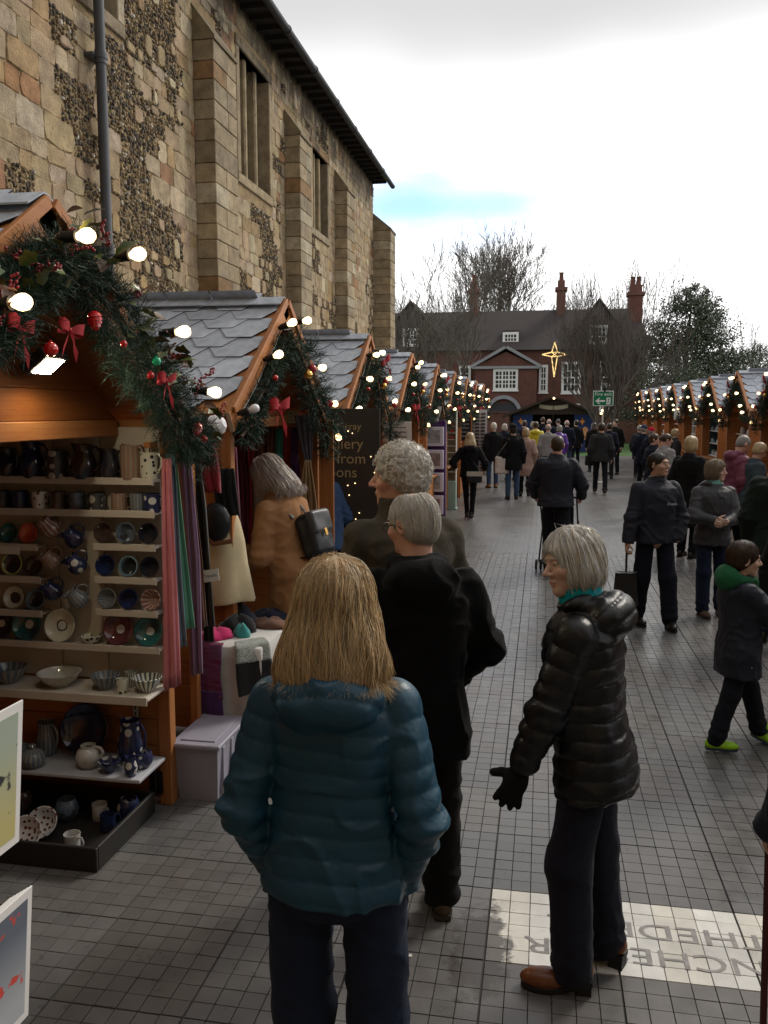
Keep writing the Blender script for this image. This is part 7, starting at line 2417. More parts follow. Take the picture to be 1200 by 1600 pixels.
def add_strands(root, hv, fn, sp, hcol, rng, hc, Rh, hsz):
	"""locks of hair that follow the hair surface downwards; sp: n, steps, step, rad, lift, wave, tail"""
	n, steps, st = sp['n'], sp['steps'], sp['step']
	idx = rng.integers(0, len(hv), n)
	p = hv[idx] + rng.normal(0, 0.003, (n, 3))
	off = rng.uniform(-0.001, sp['lift'], n)
	eps = 0.004
	def sdf(q):
		return fn((q[:, 0], q[:, 1], q[:, 2])).astype(np.float64)
	def grad(q):
		g = np.stack([sdf(q + e) - sdf(q - e) for e in (np.array([eps, 0, 0]), np.array([0, eps, 0]), np.array([0, 0, eps]))], 1)
		return g / (np.linalg.norm(g, axis=1, keepdims=True) + 1e-9)
	path = []
	flow0 = np.tile(np.array(sp.get('flow', (0, -0.12, -1.0))), (n, 1)) @ Rh.T
	ph = rng.uniform(0, 6.28, n)
	for i in range(steps):
		g = grad(p)
		d = sdf(p)
		p = p - g * (d - off)[:, None]
		path.append(p.copy())
		crown = Rh @ np.array([0, -0.03, 0.12]) * hsz + hc
		rad = p - crown
		f = flow0.copy()
		near = np.exp(-(np.linalg.norm(rad, axis=1) / 0.09) ** 2)[:, None]
		f = f * (1 - 0.85 * near) + rad / (np.linalg.norm(rad, axis=1, keepdims=True) + 1e-6) * near * 1.2
		f = f + sp['wave'] * np.stack([noise3(p[:, 0] * 25 + ph, p[:, 1] * 25, p[:, 2] * 8, 1), noise3(p[:, 0] * 25, p[:, 1] * 25 + ph, p[:, 2] * 8, 2), noise3(p[:, 0] * 25, p[:, 1] * 25, p[:, 2] * 8 + ph, 3)], 1)
		f = f - g * np.sum(f * g, 1, keepdims=True)
		f /= np.linalg.norm(f, axis=1, keepdims=True) + 1e-9
		p = p + f * st
	last = f
	out = np.array(sp.get('flick', (0, 0, 0))) @ Rh.T
	for i in range(sp.get('tail', 0)):
		last = last * 0.75 + np.array([0, 0, -0.25]) + out * 0.2 + rng.normal(0, 0.10, (n, 3))
		last /= np.linalg.norm(last, axis=1, keepdims=True) + 1e-9
		p = p + last * st * 0.75
		path.append(p.copy())
	A = np.stack(path, 1)                       # n, k, 3
	k = A.shape[1]
	T = np.gradient(A, axis=1)
	T /= np.linalg.norm(T, axis=2, keepdims=True) + 1e-9
	ref = rng.normal(0, 1, (n, 1, 3))
	U = np.cross(T, ref); U /= np.linalg.norm(U, axis=2, keepdims=True) + 1e-9
	W = np.cross(T, U)
	tt = np.linspace(0, 1, k)
	r = sp['rad'] * rng.uniform(0.6, 1.3, (n, 1)) * (np.minimum(1, tt * 5 + 0.35) * (1 - 0.85 * tt ** 2.5))[None, :]
	vs = np.stack([A + r[..., None] * (math.cos(a) * U + math.sin(a) * W) for a in (0, 2.094, 4.189)], 2)    # n,k,3,3
	V_ = vs.reshape(-1, 3)
	base = (np.arange(n)[:, None] * k + np.arange(k - 1)[None, :]) * 3
	q = []
	for c in range(3):
		c2 = (c + 1) % 3
		q.append(np.stack([base + c, base + c2, base + 3 + c2, base + 3 + c], -1).reshape(-1, 4))
	q = np.concatenate(q)
	tone = rng.uniform(0.74, 1.24, n)
	warm = rng.uniform(-0.12, 0.12, n)
	col = hcol[None, :] * tone[:, None] * np.stack([1 + warm, np.ones(n), 1 - warm * 1.5], 1)
	cc = np.repeat(col, k * 3, axis=0)
	np_obj('hair_locks', [(V_, q)], M_HAIR, root, lambda v: cc)
# ============================================================ THE CROWD
def nyl(name, c, rough=0.42, **k):
	k.setdefault('bump', 0.12)
	k.setdefault('bscale', 70)
	k.setdefault('fold', 0.3)
	return mat('nylon_' + name, c, rough, 0.12, scale=25, spec=0.45, bdist=0.006, **k)
def wool(name, c, **k):
	k.setdefault('bump', 0.3)
	k.setdefault('bscale', 220)
	k.setdefault('fold', 0.4)
	return mat('wool_' + name, c, 0.92, 0.14, scale=18, spec=0.12, sheen=0.04, bdist=0.004, **k)
K = dict(teal=nyl('teal', (0.010, 0.058, 0.10)), black_fleece=wool('black_fleece', (0.005, 0.005, 0.0055)), olive=wool('olive', (0.055, 0.047, 0.034)), camel=wool('camel', (0.33, 0.17, 0.08)), puffer=nyl('black_puffer', (0.006, 0.0068, 0.0085), 0.42),
         navy=wool('navy', (0.012, 0.015, 0.028)), navyj=nyl('navy_shell', (0.007, 0.010, 0.022), 0.7), greyj=nyl('grey_shell', (0.042, 0.044, 0.050), 0.6), black=wool('black', (0.009, 0.009, 0.010)), blue=wool('blue', (0.035, 0.07, 0.15)),
         jeans=wool('denim', (0.016, 0.024, 0.05)), jeansb=wool('denim_blue', (0.045, 0.075, 0.14)), dark=wool('charcoal_trouser', (0.014, 0.015, 0.02)), pinkb=wool('beige_pink', (0.36, 0.24, 0.20)), yellow=nyl('yellow', (0.62, 0.50, 0.03)), greyw=wool('pale_grey', (0.27, 0.26, 0.26)),
         purple=nyl('purple', (0.10, 0.03, 0.30)), maroon=nyl('maroon', (0.16, 0.035, 0.07), 0.6), tealgrey=wool('teal_grey', (0.045, 0.065, 0.075)), greencot=wool('green_cotton', (0.02, 0.11, 0.05)), redknit=wool('red_knit', (0.42, 0.012, 0.03)), bluehat=wool('blue_knit', (0.03, 0.05, 0.09)),
         charcoal=wool('charcoal', (0.03, 0.031, 0.033)), fleece=wool('teal_fleece', (0.01, 0.33, 0.40)), darkgreen=wool('dark_green', (0.014, 0.022, 0.018)))
S_BRN = (mat('boot_brown', (0.17, 0.055, 0.02), 0.32, 0.25, scale=14), mat('sole_black', (0.012, 0.011, 0.011), 0.7, 0.1))
S_BLK = (mat('shoe_black', (0.012, 0.011, 0.011), 0.35, 0.2), MATS['sole_black'])
S_TAN = (mat('boot_tan', (0.36, 0.17, 0.05), 0.7, 0.2), MATS['sole_black'])
S_NEON = (mat('trainer_neon', (0.36, 0.72, 0.02), 0.5, 0.3, scale=40, col2=(0.20, 0.40, 0.01)), mat('sole_navy', (0.03, 0.045, 0.07), 0.6, 0.1))
S_SNK = (mat('trainer_black', (0.02, 0.02, 0.02), 0.5, 0.1), mat('sole_white', (0.6, 0.6, 0.6), 0.6, 0.05))
S_GRN = (mat('shoe_brown_suede', (0.09, 0.06, 0.04), 0.8, 0.2), mat('sole_brown', (0.05, 0.04, 0.03), 0.7, 0.1))
CG = 'shoppers in the market lane'
P1, J1 = person('blonde woman in a teal quilted jacket and jeans seen from behind, hands in pockets', (-0.515, 2.10), 3, 1.765, K['teal'], K['jeans'], S_BLK, 'long', 'blond', vox=0.0075, bulk=0.013, wide=0.93, hem=0.885, style='lightquilt', quilt_p=0.056, hood=True, legw=0.075, group=CG,
				armk=0.008, jv=0.0058, wrinkle=0.85, hands=dict(L=(-0.18, 0.05, 0.885), R=(0.17, 0.03, 0.885), hideL=True), hand_out=dict(L=(-1.0, -1.1, 0), R=(1.0, -1.1, 0)), fingers=True, feat=True, head=(6, 4, 0), curl=0.5, hips=1.12, sleeve=0.93,
				strands=dict(n=7000, steps=13, step=0.0155, rad=0.0009, lift=0.012, wave=0.65, tail=3, flick=(0.0, -0.8, 0.3)), seed=5)
P2, J2 = person('white haired man in a black hooded fleece and black trousers wearing glasses', (-0.48, 3.32), 18, 1.83, K['black_fleece'], K['black'], S_GRN, 'thin', 'palegrey', 'ruddy', vox=0.0095, bulk=0.028, hem=0.74, hood=True, legw=0.074, group=CG, wide=1.04,
				hands=dict(L=(-0.16, 0.22, 0.98), R=(0.17, 0.20, 0.95), hideL=True, hideR=True), hand_out=dict(L=(-1, -0.6, 0), R=(1.1, -0.5, 0)), head=(38, 10, 0), feat=True, collar=0.03, feet=dict(L=(-0.12, -0.10, 0, 20), R=(0.13, 0.10, 0, -8)), seed=8,
				strands=dict(n=4200, steps=5, step=0.011, rad=0.0009, lift=0.004, wave=0.25, tail=1), wrinkle=1.2)
P3, J3 = person('tall man in an olive waxed jacket with curly grey hair, looking left to the stalls', (-0.61, 3.80), 30, 1.99, K['olive'], K['dark'], S_GRN, 'curly', 'palegrey', 'ruddy', vox=0.0105, bulk=0.032, hem=0.70, legw=0.07, group=CG, collar=0.06, head=(62, 3, 0), feat=True, headscale=1.0,
				hands=dict(hideL=True, hideR=True, L=(-0.15, 0.25, 1.0), R=(0.15, 0.25, 1.0)), seed=12, strands=dict(n=2600, steps=4, step=0.007, rad=0.0015, lift=0.006, wave=1.6, tail=0), wrinkle=1.3)
P4, J4 = person('woman in a camel coat with long silver hair bending over the scarf stall', (-1.665, 5.72), 72, 1.87, K['camel'], K['black'], S_BLK, 'long', 'silver', vox=0.0105, lean=18, bulk=0.026, hem=0.60, group=CG, head=(12, 12, 0), feat=True,
				hands=dict(L=(-0.14, 0.36, 1.00), R=(0.14, 0.42, 0.98)), hand_out=dict(L=(-0.5, -1, -0.2), R=(0.5, -1, -0.2)), collar=0.02, seed=3, wrinkle=0.8,
				strands=dict(n=1800, steps=12, step=0.016, rad=0.0018, lift=0.007, wave=0.35, tail=5, flick=(0, 0.4, -0.4)))
P5, J5 = person('grey haired woman in a black puffer jacket and black gloves with brown heeled boots', (0.205, 3.14), 76, 1.725,  K['puffer'], wool('navy_trouser', (0.016, 0.017, 0.028)), S_BRN, 'bob', 'white', 'fair', vox=0.0085, lean=7, wide=0.92, bulk=0.026, hem=0.77, style='puffer', quilt_p=0.066, hood=True, legw=0.075, group=CG, shoe_style='heel',
				hands=dict(L=(-0.22, 0.22, 0.86), R=(0.2, 0.12, 0.88), curlL=0.22, spreadL=0.9, nL=(0.9, -0.1, 0.3), sL=(0.2, 0.9, 0.3), hideR=True), hand_out=dict(L=(-1, -0.6, 0), R=(1, -0.6, 0)), head=(40, 2, 4), feat=True, fingers=True, glove=wool('black_glove', (0.010, 0.010, 0.011)), lining=K['fleece'], sleeve=0.92, jv=0.0062, wrinkle=0.7,
				feet=dict(L=(-0.11, 0.03, 0, 14), R=(0.12, -0.06, 0, -10)), seed=17, strands=dict(n=2600, steps=11, step=0.013, rad=0.0013, lift=0.005, wave=0.18, tail=2, flick=(0, 0.1, -0.2)))
P6, J6 = person('person in a blue jacket half hidden by the post of the scarf stall', (-2.02, 7.95), 60, 1.74, K['blue'], K['dark'], S_BLK, 'short', 'brown', vox=0.014, bulk=0.03, group=CG, lean=12, hands=dict(L=(-0.15, 0.3, 1.0), R=(0.2, 0.2, 0.95)))
P6b, _ = person('person in a black coat with dark hair leaning towards the jewellery banner', (-1.55, 8.5), 80, 1.66, K['black'], K['black'], S_BLK, 'tied', 'dark', vox=0.014, bulk=0.03, group=CG, lean=14, hem=0.55, hands=dict(L=(-0.15, 0.35, 1.0), R=(0.15, 0.3, 1.0)))
P7, J7 = person('fair haired girl in a black jacket and leggings walking away with a shoulder bag', (-1.39, 16.9), 4, 1.70, K['black'], K['black'], S_SNK, 'long', 'fair', vox=0.014, bulk=0.026, hem=0.86, legw=0.046, group=CG, hood=True, feet=dict(L=(-0.04, 0.06, 0, 5), R=(0.05, -0.08, 0, 0)), hands=dict(L=(-0.3, 0.15, 1.05), R=(0.3, 0.15, 1.0)))
P8, J8 = person('broad man in a navy bomber jacket pushing a pushchair, close cropped hair', (0.20, 11.4), -6, 1.82, K['navyj'], K['dark'], S_BLK, 'crop', 'brown', 'ruddy', vox=0.013, bulk=0.04, hem=0.86, wide=1.08, group=CG, hands=dict(L=(-0.29, 0.24, 0.96), R=(0.29, 0.24, 0.96), curlL=1.1, curlR=1.1), hand_out=dict(L=(-1, -1.2, -0.3), R=(1, -1.2, -0.3)), belly=0.01, collar=0.04, feet=dict(L=(-0.12, 0.2, 0, 5), R=(0.12, -0.18, 0, -5)))
P9, _ = person('white haired man in a black coat and jeans with tan shoes by the end stalls', (-1.32, 23.8), 20, 1.80, K['black'], K['jeansb'], (S_TAN[0], S_TAN[1]), 'short', 'white', vox=0.018, bulk=0.035, hem=0.72, group=CG)
P10, J10 = person('person in a black brimmed hat and black coat with a white tote bag', (-0.68, 20.8), 8, 1.78, K['black'], K['jeansb'], S_BLK, 'brimhat', 'dark', vox=0.017, bulk=0.04, hem=0.70, group=CG, hat_m=K['black'])
P11, _ = person('fair haired woman in a long beige pink coat from behind', (-0.40, 21.7), 0, 1.70, K['pinkb'], K['black'], S_BLK, 'bob', 'fair', vox=0.017, bulk=0.03, hem=0.52, skirt=True, group=CG)
P12, _ = person('brown haired person in a bright yellow jacket facing the brick house', (-0.20, 27.2), 0, 1.78, K['yellow'], K['dark'], S_BLK, 'short', 'brown', vox=0.02, bulk=0.035, hem=0.72, group=CG, hood=True)
P13, _ = person('bald man in a pale grey jumper from behind', (0.17, 25.6), 0, 1.74, K['greyw'], K['dark'], S_BLK, 'bald', 'grey', 'pink', vox=0.019, bulk=0.03, hem=0.80, group=CG, wide=1.05)
P14, _ = person('grey haired person in a purple jacket from behind', (0.54, 28.0), 0, 1.66, K['purple'], K['dark'], S_BLK, 'bob', 'grey', vox=0.02, bulk=0.035, group=CG)
P15, _ = person('balding man in a navy coat among the crowd near the nativity hut', (0.86, 31.5), 5, 1.78, K['navy'], K['jeansb'], S_BLK, 'bald', 'grey', 'pink', vox=0.02, bulk=0.035, hem=0.7, group=CG)
P17, J17 = person('man in a dark jacket with a bag strap across his back walking away', (1.48, 22.5), -4, 1.82, K['charcoal'], K['dark'], S_SNK, 'short', 'brown', vox=0.016, bulk=0.04, group=CG, wide=1.06, feet=dict(L=(-0.12, 0.18, 0, 0), R=(0.12, -0.15, 0.02, 0)))
P19, _ = person('tall dark haired man in black standing below the fire exit sign', (2.39, 29.6), 150, 1.83, K['black'], K['dark'], S_BLK, 'short', 'dark', vox=0.02, bulk=0.035, hem=0.7, group=CG)
P20, J20 = person('man in a navy work jacket holding a long handled dustpan, looking aside', (1.12, 8.75), -166, 1.735, K['navyj'], wool('navy_work', (0.010, 0.012, 0.022)), S_BLK, 'crop', 'dark', 'tan', vox=0.0105, bulk=0.031, hem=0.85, group=CG, wide=1.0, head=(38, -2, 0), feat=True, fingers=True, collar=0.04, legw=0.078, strands=dict(n=1200, steps=4, step=0.01, rad=0.001, lift=0.003, wave=0.3, tail=0),
                  hands=dict(R=(0.30, 0.06, 0.83), L=(-0.20, 0.09, 0.88), hideL=True, curlR=1.15), hand_out=dict(L=(-1, -0.6, 0), R=(0.9, -0.7, 0)), feet=dict(L=(-0.13, 0.14, 0, -8), R=(0.13, -0.10, 0, 8)), seed=21)
P21, J21 = person('woman in a grey waterproof jacket with clasped hands, looking aside', (1.77, 9.35), -172, 1.635, K['greyj'], K['jeans'], S_GRN, 'bob', 'ash', 'fair', vox=0.0105, bulk=0.030, hem=0.80, group=CG, head=(50, 0, 0), feat=True, fingers=True, hood=True, wide=0.95, lining=fab('mint_lining', (0.25, 0.55, 0.52)), legw=0.07, strands=dict(n=1500, steps=11, step=0.013, rad=0.0013, lift=0.006, wave=0.35, tail=2),
                  hands=dict(R=(0.05, 0.27, 1.10), L=(-0.03, 0.27, 1.08), curlR=0.9, curlL=0.9), hand_out=dict(L=(-1, -0.6, -0.4), R=(1, -0.6, -0.4)), feet=dict(L=(-0.13, -0.02, 0, -10), R=(0.10, 0.08, 0, 5)), seed=22)
P22, J22 = person('fair haired woman in a long black coat with a black handbag', (2.12, 13.0), -40, 1.77, K['black'], K['black'], S_BLK, 'bob', 'fair', vox=0.014, bulk=0.035, hem=0.45, skirt=True, group=CG)
P23, _ = person('man in a maroon anorak stooping towards a stall', (2.72, 13.1), -70, 1.80, K['maroon'], K['dark'], S_GRN, 'crop', 'grey', 'ruddy', vox=0.013, bulk=0.035, hem=0.72, lean=10, head=(0, 22, 0), group=CG, feet=dict(L=(-0.1, 0.25, 0, 0), R=(0.1, -0.22, 0, 0)), hood=True)
P24, _ = person('person with short fair hair in a teal grey coat looking down at a stall', (2.92, 12.9), -80, 1.70, K['tealgrey'], K['dark'], S_BLK, 'short', 'fair', 'ruddy', vox=0.013, bulk=0.035, lean=8, head=(10, 20, 0), group=CG)
P25, _ = person('large man in a dark green overcoat and jeans cut by the edge', (2.17, 8.3), -30, 1.83, K['darkgreen'], K['jeans'], S_BLK, 'short', 'dark', vox=0.013, bulk=0.05, hem=0.72, wide=1.1, group=CG)
P26, _ = person('dark haired woman in a pale grey wool coat turned to the stalls', (2.30, 16.9), -60, 1.70, K['greyw'], K['dark'], S_BLK, 'tied', 'brown', 'pink', vox=0.015, bulk=0.035, hem=0.55, head=(-20, 5, 0), group=CG)
P27, _ = person('short haired woman in a dark coat facing the stalls beside the grey coat', (2.22, 18.0), -70, 1.67, K['navy'], K['dark'], S_BLK, 'short', 'brown', 'pink', vox=0.015, bulk=0.035, hem=0.6, head=(-30, 0, 0), group=CG)
P28, _ = person('person in a red knitted hat at the far stalls', (2.95, 24.6), -50, 1.66, K['navy'], K['dark'], S_BLK, 'beanie', 'grey', vox=0.018, bulk=0.035, hat_m=K['redknit'], group=CG)
P29, _ = person('grey haired man in a dark overcoat seen from behind near the lawn', (3.05, 28.4), -20, 1.66, K['charcoal'], K['dark'], S_GRN, 'short', 'grey', vox=0.02, bulk=0.04, hem=0.6, group=CG)
P30, _ = person('person in a blue knitted hat and navy coat beside the red hat', (2.80, 25.0), -30, 1.72, K['navy'], K['dark'], S_BLK, 'beanie', 'grey', vox=0.018, bulk=0.04, hem=0.65, hat_m=K['bluehat'], group=CG)
P31, _ = person('fair haired person behind the grey coat at the toy stall', (3.35, 23.0), -80, 1.66, K['charcoal'], K['dark'], S_BLK, 'short', 'fair', vox=0.018, bulk=0.035, group=CG)
P32, J32 = person('boy in a navy coat with a green hood and neon green trainers', (1.25, 5.60), -82, 1.30, K['navyj'], wool('boy_trouser', (0.012, 0.013, 0.02)), S_NEON, 'short', 'brown', 'fair', strands=dict(n=1500, steps=5, step=0.012, rad=0.0012, lift=0.005, wave=0.4, tail=1), vox=0.0105, bulk=0.05, hem=0.66, group=CG, head=(0, 4, 0), feat=True, headscale=1.24, legw=0.07, wide=1.02,
                  hands=dict(L=(-0.10, 0.42, 1.02), R=(0.12, 0.40, 1.02)), hand_out=dict(L=(-1, -0.6, -0.3), R=(1, -0.6, -0.3)), feet=dict(L=(-0.10, 0.26, 0.0, -4), R=(0.10, -0.20, 0.0, -10)), collar=0.03, seed=31, fingers=True)
P33, _ = person('person in tan suede boots standing beside the boy', (1.80, 6.2), 170, 1.66, K['black'], K['black'], S_TAN, 'bob', 'brown', vox=0.014, bulk=0.035, hem=0.6, group=CG, shoe_style='boot', legw=0.05)
P34, J34 = person('person in a navy sleeve holding a dark red walking stick', (1.085, 2.42), 4, 1.68, K['navyj'], K['dark'], S_BLK, 'short', 'grey', 'ruddy', vox=0.013, bulk=0.04, hem=0.75, group=CG, fingers=True, hands=dict(L=(-0.40, 0.14, 0.97), curlL=1.1), hand_out=dict(L=(-1, -0.5, -0.2)))
# heads further into the crowd by the nativity hut
for k, (x, y, hd_, hh, tp, hs, hcol_, sk_, lb_) in enumerate([
		(-0.62, 30.5, 0, 1.78, 'navy', 'short', 'brown', 'fair', 'brown haired man in navy behind the black brimmed hat'), (-0.35, 33.0, 10, 1.70, 'charcoal', 'bob', 'ash', 'fair', 'ash haired woman in charcoal behind the pink beige coat'),
		(0.25, 33.6, 0, 1.80, 'navy', 'bald', 'grey', 'pink', 'bald man in navy beyond the grey jumper'), (0.02, 36.0, -10, 1.84, 'black', 'short', 'brown', 'fair', 'tall brown haired man in black before the nativity hut'), (1.25, 33.2, 20, 1.76, 'black', 'short', 'dark', 'fair', 'dark haired man in black beside the balding navy coat'),
		(0.62, 35.4, 0, 1.78, 'black', 'tied', 'dark', 'fair', 'dark haired woman in black before the blue nativity panel'), (1.75, 30.6, 10, 1.70, 'black', 'long', 'brown', 'fair', 'long haired woman in black left of the exit sign post'), (2.05, 27.6, -5, 1.74, 'navy', 'short', 'brown', 'pink', 'brown haired man in navy passing the exit sign post'), (-0.9, 26.6, 30, 1.72, 'black', 'brimhat', 'dark', 'fair', 'person in a dark hat next to the white haired man'), (-1.25, 29.2, 20, 1.68, 'navy', 'bob', 'palegrey', 'fair', 'pale haired woman in navy by the end stall')]):
	person(lb_, (x, y), hd_, hh, K[tp], K['dark'], S_BLK, hs, hcol_, sk_, vox=0.021, bulk=0.035, hem=0.68, group=CG, hat_m=K['black'] if hs == 'brimhat' else None)
def W(root, p):
	"""canonical body point -> world"""
	s = root.scale.x
	M = Matrix.Translation(root.location) @ Matrix.Rotation(root.rotation_euler.z, 4, 'Z')
	return M @ (Vector([float(c) for c in p]) * s)
# glasses of the white haired man
hcx, Rhx = J2['hc'], J2['Rh']
gp_ = lambda x, y, z: tuple(hcx + Rhx @ np.array([x, y, z]))
gl = MB()
for sg_ in (-1, 1):
	ring = [gp_(sg_ * 0.032 + 0.025 * math.cos(a), 0.105, 0.002 + 0.017 * math.sin(a)) for a in [q * math.pi / 6 for q in range(13)]]
	gl.tube(ring, 0.0014, 5)
	gl.tube([gp_(sg_ * 0.057, 0.104, 0.008), gp_(sg_ * 0.079, 0.08, 0.008), gp_(sg_ * 0.083, 0.0, 0.006), gp_(sg_ * 0.082, -0.02, -0.012)], 0.0018, 5)
gl.tube([gp_(-0.008, 0.106, 0.006), gp_(0.008, 0.106, 0.006)], 0.0014, 5)
gl.build('glasses', M_BLACK, P2)
def soft_box(name, a, b, r, m, parent, M=None, vox=0.008):
	"""rounded, slightly crumpled leather or canvas form"""
	c, h = (np.array(a) + np.array(b)) / 2, (np.array(b) - np.array(a)) / 2 - r
	def f(P):
		q = [np.abs(P[i] - c[i]) - h[i] for i in range(3)]
		o = np.sqrt(sum(np.maximum(t, 0) ** 2 for t in q))
		return o + np.minimum(np.maximum(q[0], np.maximum(q[1], q[2])), 0) - r + 0.006 * noise3(P[0] * 16, P[1] * 16, P[2] * 12, 4)
	v, q = nets(f, np.array(a) - 0.02, np.array(b) + 0.02, vox)
	if M is not None:
		v = v @ np.array(M.to_3x3()).T + np.array(M.translation)
	return np_obj(name, [(v, q)], m, parent)
# rucksack on the camel coat
bkp = W(P4, J4['shL'] * 0.5 + J4['shR'] * 0.5)
rk2 = thing('rucksack', 'small black leather rucksack worn on the back of the camel coat', 'rucksack', (bkp.x, bkp.y, bkp.z), R(72))
rk2.rotation_euler = (-R(18), 0, R(72))
rk2.rotation_mode = 'XYZ'
M_LEA = MATS['black_leather']
MRK = Matrix.Translation((0.02, -0.20, -0.22))
soft_box('pack', (-0.13, -0.075, -0.19), (0.13, 0.07, 0.13), 0.055, M_LEA, rk2, MRK)
soft_box('flap', (-0.115, -0.095, -0.03), (0.115, -0.02, 0.138), 0.03, mat('grey_leather', (0.06, 0.06, 0.062), 0.35, 0.2), rk2, MRK)
MB().bbox((-0.015, -0.098, -0.05), (0.015, -0.088, -0.0), 0.003, M=MRK).build('buckle', M_GOLD, rk2)
MB().tube([(0.02, -0.17, -0.09), (0.02, -0.15, -0.02), (0.02, -0.12, -0.09)], 0.008, 6).build('handle', M_LEA, rk2)
for sx in (-0.10, 0.12):
	MB().tube([(sx, -0.15, -0.10), (sx * 1.1, -0.06, 0.05), (sx * 1.15, 0.06, 0.055), (sx * 1.2, 0.13, -0.06), (sx * 1.2, 0.09, -0.22), (sx * 1.1, -0.05, -0.36), (sx, -0.18, -0.38)], 0.012, 6, flat=(1.3, 0.35)).build('strap', M_LEA, rk2)
# long handled dustpan
hp_ = W(P20, J20['wrR'] + (J20['wrR'] - J20['elR']) / np.linalg.norm(J20['wrR'] - J20['elR']) * 0.07)
dpn = thing('dustpan', 'black lobby dustpan hanging from the hand of the man in navy', 'dustpan', (hp_.x, hp_.y, hp_.z - 0.55), R(-10))
MB().tube([(0, 0, 0.33), (0, 0, 0.62)], 0.011, 8).build('handle', M_BLACK, dpn)
vs = [(-0.12, -0.07, 0.0), (0.12, -0.07, 0.0), (0.12, 0.08, 0.0), (-0.12, 0.08, 0.0), (-0.10, -0.03, 0.32), (0.10, -0.03, 0.32), (0.10, 0.07, 0.32), (-0.10, 0.07, 0.32)]
MB().add(vs, [(3, 2, 1, 0), (4, 5, 6, 7), (0, 1, 5, 4), (1, 2, 6, 5), (2, 3, 7, 6), (3, 0, 4, 7)]).build('hood', M_BLACK, dpn)
MB().add([(-0.115, -0.075, 0.33), (-0.02, -0.035, 0.312), (0.02, -0.035, 0.312), (0.115, -0.075, 0.345), (0.115, 0.03, 0.33), (-0.115, 0.03, 0.33)], [(0, 1, 2, 3, 4, 5)]).build('rim', M_BLACK, dpn)
# badge lettering on the navy jacket
chest = W(P20, (-0.085, 0.192, 1.245))
bd = text_obj('badge', 'Onsite', 0.038, mat('badge_white', (0.6, 0.62, 0.66), 0.6), P20, (0, 0, 0), (0, 0, 0))
bd.location = (-0.09, 0.178, 1.255)
bd.rotation_euler = (R(84), 0, R(180 + 8))
# green hood of the boy: scarf-like cowl
def cowl(P):
	nb, Rn = J32['nb'], np.eye(3)
	q = xform(P, nb, Rn)
	d = ell(q, (0, -0.09, 0.0), (0.15, 0.11, 0.12))
	d = smax(d, -ell(q, (0, 0.0, 0.085), (0.105, 0.10, 0.12)), 0.02)
	d = smin(d, smax(ell(q, (0, 0.0, -0.01), (0.135, 0.135, 0.07)), -ell(q, (0, 0.02, 0.03), (0.09, 0.10, 0.12)), 0.012), 0.03)
	d = smin(d, rcone(q, V(-0.05, 0.11, -0.02), V(-0.06, 0.165, -0.34), 0.032, 0.022)[0], 0.03)
	d = smin(d, rcone(q, V(0.05, 0.11, -0.02), V(0.06, 0.165, -0.34), 0.032, 0.022)[0], 0.03)
	return d + 0.006 * noise3(q[0] * 14, q[1] * 14, q[2] * 14, 3)
np_obj('hood', [nets(cowl, J32['nb'] - V(0.2, 0.24, 0.42), J32['nb'] + V(0.2, 0.22, 0.18), 0.0105)], K['greencot'], P32)
bun = MB().sphere((0, 0, 0), (0.06, 0.05, 0.035), 14).build('bread_roll', mat('bread', (0.50, 0.33, 0.15), 0.8, 0.25), None, smooth='all')
bw = W(P32, (J32['wrL'] + J32['wrR']) / 2)
bun.location = (bw.x + 0.09, bw.y, bw.z + 0.015)
tag(bun, 'pale bread roll held by the boy', 'bread')
lab = MB().bbox((-0.012, -0.003, -0.03), (0.012, 0.0, 0.03), 0.001).build('reflective_tab', mat('tab_silver', (0.5, 0.5, 0.5), 0.4), P32)
lab.location = (0.0, 0, 0)
lab.location = (0.225, 0.04, 0.80)
lab.rotation_euler = (0, 0, R(90))
# walking stick
hs_ = W(P34, J34['wrL'] + (J34['wrL'] - J34['elL']) / np.linalg.norm(J34['wrL'] - J34['elL']) * 0.07)
wk = thing('walking_stick', 'dark red wooden walking stick held in the navy sleeve', 'stick', (hs_.x, hs_.y, 0))
MB().tube([(0.02, 0, 0.0), (0.0, 0, hs_.z)], 0.011, 8).build('shaft', mat('stick_red', (0.07, 0.015, 0.013), 0.35, 0.2), wk, smooth=True)
MB().tube([(0, -0.06, hs_.z + 0.005), (0, 0.0, hs_.z + 0.012), (0, 0.06, hs_.z - 0.005)], 0.013, 8).build('grip', MATS['stick_red'], wk, smooth=True)
MB().tube([(0.02, 0, 0.0), (0.02, 0, 0.03)], 0.014, 8).build('ferrule', M_BLACK, wk)
def bag(label, p, rz, size, m, strap_to=None, cat='bag', flapm=None):
	b = thing('shoulder_bag', label, cat, (p[0], p[1], p[2]), rz)
	soft_box('pouch', (-size[0] / 2, -size[1] / 2, -size[2]), (size[0] / 2, size[1] / 2, 0), size[1] * 0.42, m, b, None, 0.012)
	if flapm:
		MB().bbox((-size[0] / 2 - 0.003, -size[1] / 2 - 0.008, -size[2] * 0.4), (size[0] / 2 + 0.003, -size[1] / 2 + 0.0, 0.004), 0.004).build('flap', flapm, b)
	if strap_to:
		Mi = (Matrix.Translation((p[0], p[1], p[2])) @ Matrix.Rotation(rz, 4, 'Z')).inverted()
		t = Mi @ Vector(strap_to)
		for sx in (-1, 1):
			a = Vector((sx * size[0] * 0.42, 0, -0.01))
			MB().tube([a, a.lerp(t, 0.5) + Vector((0, -0.02, 0)), t], 0.009, 6, flat=(1.3, 0.4)).build('strap', m, b)
	return b
def at_body(root, off):
	return W(root, off)
